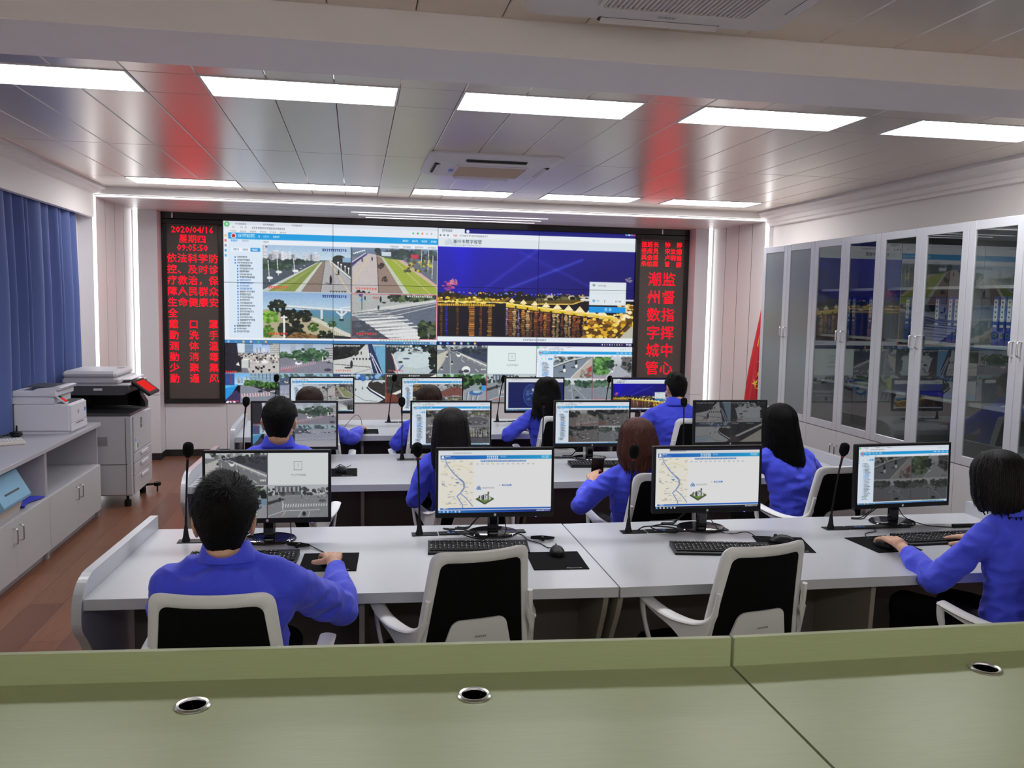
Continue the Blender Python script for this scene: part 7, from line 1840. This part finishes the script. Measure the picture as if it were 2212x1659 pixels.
    MB().tube([(-0.06, L_ - 0.06, 0.07), (0.06, L_ - 0.02, 0.075)], 0.018, 8, True, 0.012).lathe([(0.03, 0.055), (0.034, 0.065), (0.034, 0.085), (0.02, 0.09)], 14, (0.06, L_ - 0.02, 0)).lathe([(0.007, 0.0), (0.007, 0.06)], 8, (0.06, L_ - 0.02, 0)).build('stabiliser', M['black'], t)
    return t
copier()
# paper tray in white and clutter on the worktop
b = MB(); b.M = Matrix.Translation((-2.40, 6.56, 0.7855)) @ Matrix.Rotation(R(28), 4, 'Z')
b.box(-0.24, 0.08, -0.14, 0.02, 0.0, 0.026, 0.006)
k_ = thing('spare_keyboard', 'white keyboard lying on the worktop before the white printer', 'keyboard')
b.build('case', M['cream'], k_, 0)
b = MB(); b.M = Matrix.Translation((-2.40, 6.56, 0.7855)) @ Matrix.Rotation(R(28), 4, 'Z')
for i in range(15):
    for j in range(5): b.box(-0.232 + 0.0205 * i, -0.214 + 0.0205 * i, -0.132 + 0.028 * j, -0.107 + 0.028 * j, 0.026, 0.031, 0.002)
b.build('keys', M['white_mark'], k_, 0)
b = MB()
b.tube(smooth_path([(-2.53, 7.05, 0.90), (-2.50, 6.98, 0.86), (-2.47, 6.90, 0.80), (-2.43, 6.86, 0.795), (-2.46, 6.80, 0.80), (-2.50, 6.86, 0.81), (-2.44, 6.90, 0.81)], 6), 0.006, 6)
b.box(-2.48, -2.42, 6.80, 6.88, 0.7855, 0.815, 0.01)
tag(b.build('power_adapter', M['black'], smooth=60), 'black power adapter and cable on the worktop behind the white printer', 'adapter')
# light blue machine in the open niche
t = thing('blue_office_machine', 'light blue and cream office machine in the open niche at the left edge', 'machine', (-2.22, 5.74, 0.4435))
b = MB().prism([(-0.14, 0.0), (0.10, 0.0), (0.115, 0.05), (0.125, 0.075), (-0.14, 0.075)], 1, -0.20, 0.17); b.build('base', M['cream'], t, 0)
b = MB().prism([(-0.15, 0.0755), (0.13, 0.0755), (0.165, 0.10), (0.165, 0.115), (0.08, 0.27), (0.06, 0.282), (-0.15, 0.285)], 1, -0.24, 0.20); b.build('cover', M['printer_blue'], t, 0)
s_ = MB(); s_.M = Matrix.Translation((0.1365, -0.02, 0.17)) @ Matrix.Rotation(R(-28.7), 4, 'Y'); s_.box(-0.002, 0.0012, -0.12, 0.10, -0.006, 0.006); s_.build('paper_slot', M['dark_grey'], t, 0)
# blue cloth beside it
b = MB()
def cl(u, v):
    x = -2.115 - 0.25 * v - 0.02 * math.sin(u * 5); y = 6.0 + 0.31 * u - 0.03 * math.sin(v * 4)
    return (x, y, 0.452 + 0.045 * math.sin(u * PI) * math.sin(v * PI) + 0.010 * math.sin(u * 9 + v * 4) * math.sin(v * PI) + 0.006 * abs(math.sin(v * 14)))
b.sheet(cl, 22, 22, 0.006)
tag(b.build('folded_cloth', M['cloth_blue'], smooth=60), 'crumpled royal blue cloth in the open niche beside the light blue machine', 'cloth')

# ------------------------------------------------------------------ right side: tall glass cabinets
CXF, CXB = 4.0, 4.44
def tall_cabinet(label, y0, y1, frosted):
    t = thing('filing_cabinet', label, 'cabinet', (CXF, y0, 0), 0, 'tall grey cabinets with glass doors')
    L_ = y1 - y0; D = CXB - CXF; tk = 0.018; ZT = 2.425; ZM = 0.80
    b = MB()
    b.box(0.020, D, 0.001, tk, 0, ZT).box(0.020, D, L_ - tk, L_ - 0.001, 0, ZT).box(0.020, D, tk, L_ - tk, ZT - tk, ZT).box(0.020, D, tk, L_ - tk, ZM - tk, ZM).box(0.020, D, tk, L_ - tk, 0.06, 0.078)
    b.build('carcass', M['cab_white'], t, 0)
    MB().box(D - 0.012, D - 0.001, tk, L_ - tk, 0.078, ZT - tk).build('back_board', M['cab_in'], t, 0)
    MB().box(0.045, D, tk, L_ - tk, 0, 0.0595).build('plinth', M['cab_white'], t, 0)
    for z in (1.215, 1.61, 2.00):
        MB().box(0.045, D - 0.013, tk, L_ - tk, z - 0.02, z).build('shelf', M['cab_white'], t, 0)
    hw = L_ / 2
    for a, c, hy in ((0.002, hw - 0.001, hw - 0.035), (hw + 0.001, L_ - 0.002, hw + 0.035)):
        fw_ = 0.062
        d = MB(); z0, z1 = ZM + 0.003, ZT - 0.002
        def bar(p0, p1, q0, q1):
            d.box(0.0, 0.0195, p0, p1, q0, q1, 0.003)
        bar(a, a + fw_, z0, z1); bar(c - fw_, c, z0, z1); bar(a + fw_, c - fw_, z0, z0 + fw_); bar(a + fw_, c - fw_, z1 - fw_, z1)
        do = d.build('glass_door', M['cab_frame'], t, 0)
        MB().box(0.008, 0.012, a + fw_ - 0.004, c - fw_ + 0.004, z0 + fw_ - 0.004, z1 - fw_ + 0.004).build('pane', M['frost'] if frosted else M['glass'], do, 0)
        h = MB().tube(smooth_path([(0.0, hy, 1.555), (-0.024, hy, 1.560), (-0.028, hy, 1.572), (-0.028, hy, 1.632), (-0.024, hy, 1.644), (0.0, hy, 1.649)], 4), 0.0065, 8)
        h.build('handle', M['chrome'], do, 60)
        e = MB().box(0.0015, 0.0195, a, c, 0.062, ZM - 0.003, 0.001).build('door', M['cab_white'], t, 0)
        h = MB().tube(smooth_path([(0.0015, hy, 0.585), (-0.022, hy, 0.59), (-0.026, hy, 0.602), (-0.026, hy, 0.668), (-0.022, hy, 0.68), (0.0015, hy, 0.685)], 4), 0.0055, 8)
        h.build('handle', M['steel'], e, 60)
    return t
YC = [8.135, 7.152, 6.166, 5.180, 4.196, 3.21]
tall_cabinet('tall cabinet with frosted glass doors beside the flag', YC[1], YC[0], True)
tall_cabinet('tall glass cabinet next to the frosted one, folders and papers inside', YC[2], YC[1], False)
tall_cabinet('tall glass cabinet with blue folders on its third shelf', YC[3], YC[2], False)
tall_cabinet('tall glass cabinet with upright blue binders, at the right edge', YC[4], YC[3], False)
tall_cabinet('tall glass cabinet mostly outside the photo, at the far right edge', YC[5], YC[4], False)

def binder_proto():
    t = thing('binder', '', 'binder', (0, 0, 0), 0, 'upright blue binders in the glass cabinets')
    MB().box(0, 0.26, -0.026, 0.026, 0.0, 0.318, 0.003).build('cover', M['binder'], t, 0)
    MB().box(-0.0012, 0.0, -0.017, 0.017, 0.155, 0.30).build('spine_label', M['paper'], t, 0)
    MB().box(-0.0012, 0.0, -0.016, 0.016, 0.118, 0.134).build('small_label', M['paper'], t, 0)
    r = MB(); r.M = Matrix.Translation((-0.0005, 0, 0.066)) @ Matrix.Rotation(-PI / 2, 4, 'Y')
    r.lathe([(0.008, 0.0), (0.0125, 0.0), (0.0125, 0.0015), (0.008, 0.0015), (0.008, 0.0)], 16); r.build('finger_ring', M['chrome'], t)
    r = MB(); r.M = Matrix.Translation((-0.0005, 0, 0.066)) @ Matrix.Rotation(-PI / 2, 4, 'Y')
    r.lathe([(0.001, 0.0), (0.008, 0.0), (0.008, 0.0006), (0.001, 0.0006)], 12); r.build('ring_hole', M['dark'], t)
    m = MB()
    for k in range(4): m.box(-0.0018, -0.0012, -0.006, 0.006, 0.275 - 0.032 * k, 0.287 - 0.032 * k)
    m.build('spine_writing', M['dark_grey'], t, 0)
    return t
SH = 1.6105
BND = []
def run(y0, n, step, cab):
    for k in range(n): BND.append((y0 - step * k, cab))
run(6.80, 3, 0.075, 'cabinet next to the frosted one'); run(6.41, 2, 0.07, 'cabinet next to the frosted one')
run(5.93, 3, 0.066, 'glass cabinet with blue folders'); run(5.59, 1, 0.08, 'glass cabinet with blue folders'); run(5.45, 4, 0.062, 'glass cabinet with blue folders')
run(5.01, 6, 0.0605, 'glass cabinet at the right edge')
cnt = {}
for y, cab in BND: cnt[cab] = cnt.get(cab, 0) + 1
ordn = ('first', 'second', 'third', 'fourth', 'fifth', 'sixth', 'seventh', 'eighth', 'ninth')
i_ = {}; proto = None
for y, cab in BND:
    k = i_.get(cab, 0); i_[cab] = k + 1
    lab = 'blue binder, %s from the far end in the %s' % (ordn[k], cab)
    if proto is None:
        proto = binder_proto(); proto.location = (4.10, y, SH); proto['label'] = lab
    else: dup(proto, lab, (4.10, y, SH), 0, 'upright blue binders in the glass cabinets')
def leaf_stack(name, label, cat, x0, x1, y0, y1, z, n, m, seed, tilt=0.0):
    r = random.Random(seed); b = MB()
    for k in range(n):
        a = r.uniform(-0.12, 0.12); dx, dy = r.uniform(-.015, .015), r.uniform(-.02, .02)
        b.M = Matrix.Translation(((x0 + x1) / 2 + dx, (y0 + y1) / 2 + dy, z + 0.0045 * k)) @ Matrix.Rotation(a, 4, 'Z')
        b.box(-(x1 - x0) / 2, (x1 - x0) / 2, -(y1 - y0) / 2, (y1 - y0) / 2, 0, 0.0042)
    return tag(b.build(name, m, smooth=0), label, cat)
leaf_stack('document_folder', 'flat blue folder on the third shelf of the glass cabinet', 'folder', 4.09, 4.32, 5.55, 5.86, 1.2155, 3, M['paper_blue'], 1)
leaf_stack('document_folder', 'blue folder on the third shelf, nearer than the flat one', 'folder', 4.09, 4.32, 5.24, 5.50, 1.2155, 5, M['paper_blue'], 2)
leaf_stack('paper_pile', 'loose white papers on the third shelf of the glass cabinet at the right edge', 'paper', 4.10, 4.31, 4.62, 4.92, 1.2155, 3, M['paper'], 3)
leaf_stack('paper_pile', 'thick white paper pile at the bottom of the glass cabinet at the right edge', 'paper', 4.08, 4.32, 4.62, 5.02, 0.8005, 24, M['paper'], 4)
leaf_stack('paper_pile', 'papers on the third shelf of the cabinet next to the frosted one', 'paper', 4.10, 4.31, 6.28, 6.58, 1.2155, 4, M['paper'], 5)
leaf_stack('document_folder', 'thin blue folder on the third shelf of the cabinet next to the frosted one', 'folder', 4.10, 4.31, 6.66, 6.92, 1.2155, 2, M['paper_blue'], 6)
t = thing('box_file', 'dark box file with a white label, bottom of the cabinet next to the frosted one', 'box', (4.14, 6.33, 0.8005))
MB().box(0, 0.22, -0.08, 0.08, 0, 0.16, 0.004).build('case', M['dark_grey'], t, 0)
MB().box(-0.0015, 0, -0.03, 0.03, 0.04, 0.11).build('label', M['paper'], t, 0)

# flag on its pole, between the cabinets and the portal
t = thing('national_flag', 'furled red flag with yellow stars on a pole beside the frosted cabinet', 'flag', (4.27, 8.52, 0))
MB().lathe([(0.13, 0.0), (0.13, 0.03), (0.03, 0.06), (0.02, 0.10)], 24).build('base', M['steel'], t)
MB().tube([(0, 0, 0.08), (0, 0, 2.22)], 0.013, 12).build('pole', M['steel'], t)
MB().lathe([(0.012, 2.22), (0.02, 2.235), (0.012, 2.25), (0.022, 2.275), (0.001, 2.31)], 14).build('finial', M['chrome'], t)
def fl_rad(q, a):
    base = 0.02 + 0.20 * q ** 0.9
    return base * (1 + 0.16 * math.sin(a * 7 + q * 3) + 0.10 * math.sin(a * 11 - q * 5)) + 0.004
rings = []; NFL = 72
for j in range(30):
    q = j / 29; z = 2.17 - 1.75 * q
    rings.append([(fl_rad(q, a) * math.cos(a) * 0.85 - 0.04 * q, fl_rad(q, a) * math.sin(a) * 0.75, z - 0.05 * math.sin(a * 2) * q) for a in (2 * PI * k / NFL for k in range(NFL))])
inr = [[(p[0] * 0.93, p[1] * 0.93, p[2]) for p in r_] for r_ in rings[::-1]]
fo = MB().rings(rings + inr + [rings[0]], cap=False).build('cloth', M['flag_red'], t, 70)
def star(size, a0, q0, rot=0.0):
    pts = []
    for k in range(10):
        rr = size * (1 if k % 2 == 0 else 0.382); an = PI / 2 + rot + k * PI / 5
        u, v = rr * math.cos(an), rr * math.sin(an)
        z = 2.17 - 1.75 * q0 + v; q = (2.17 - z) / 1.75; a = a0 + u / max(fl_rad(q, a0), 0.03)
        pts.append((((fl_rad(q, a) + 0.006) * math.cos(a) * 0.85 - 0.04 * q), ((fl_rad(q, a) + 0.006) * math.sin(a) * 0.75), z - 0.05 * math.sin(a * 2) * q))
    c = tuple(sum(p[i] for p in pts) / 10 for i in range(3)); ce = (c[0] * 1.02, c[1] * 1.05, c[2])
    return MB().add(pts + [ce], [(k, (k + 1) % 10, 10) for k in range(10)])
for s_, a_, q_, ro in ((0.17, -2.45, 0.34, 0.2), (0.05, -2.1, 0.50, 0.5), (0.05, -2.3, 0.57, 0.1), (0.05, -2.55, 0.63, 0.7), (0.05, -2.2, 0.66, 0.3)):
    star(s_, a_, q_, ro).build('star', M['flag_gold'], fo, 0)
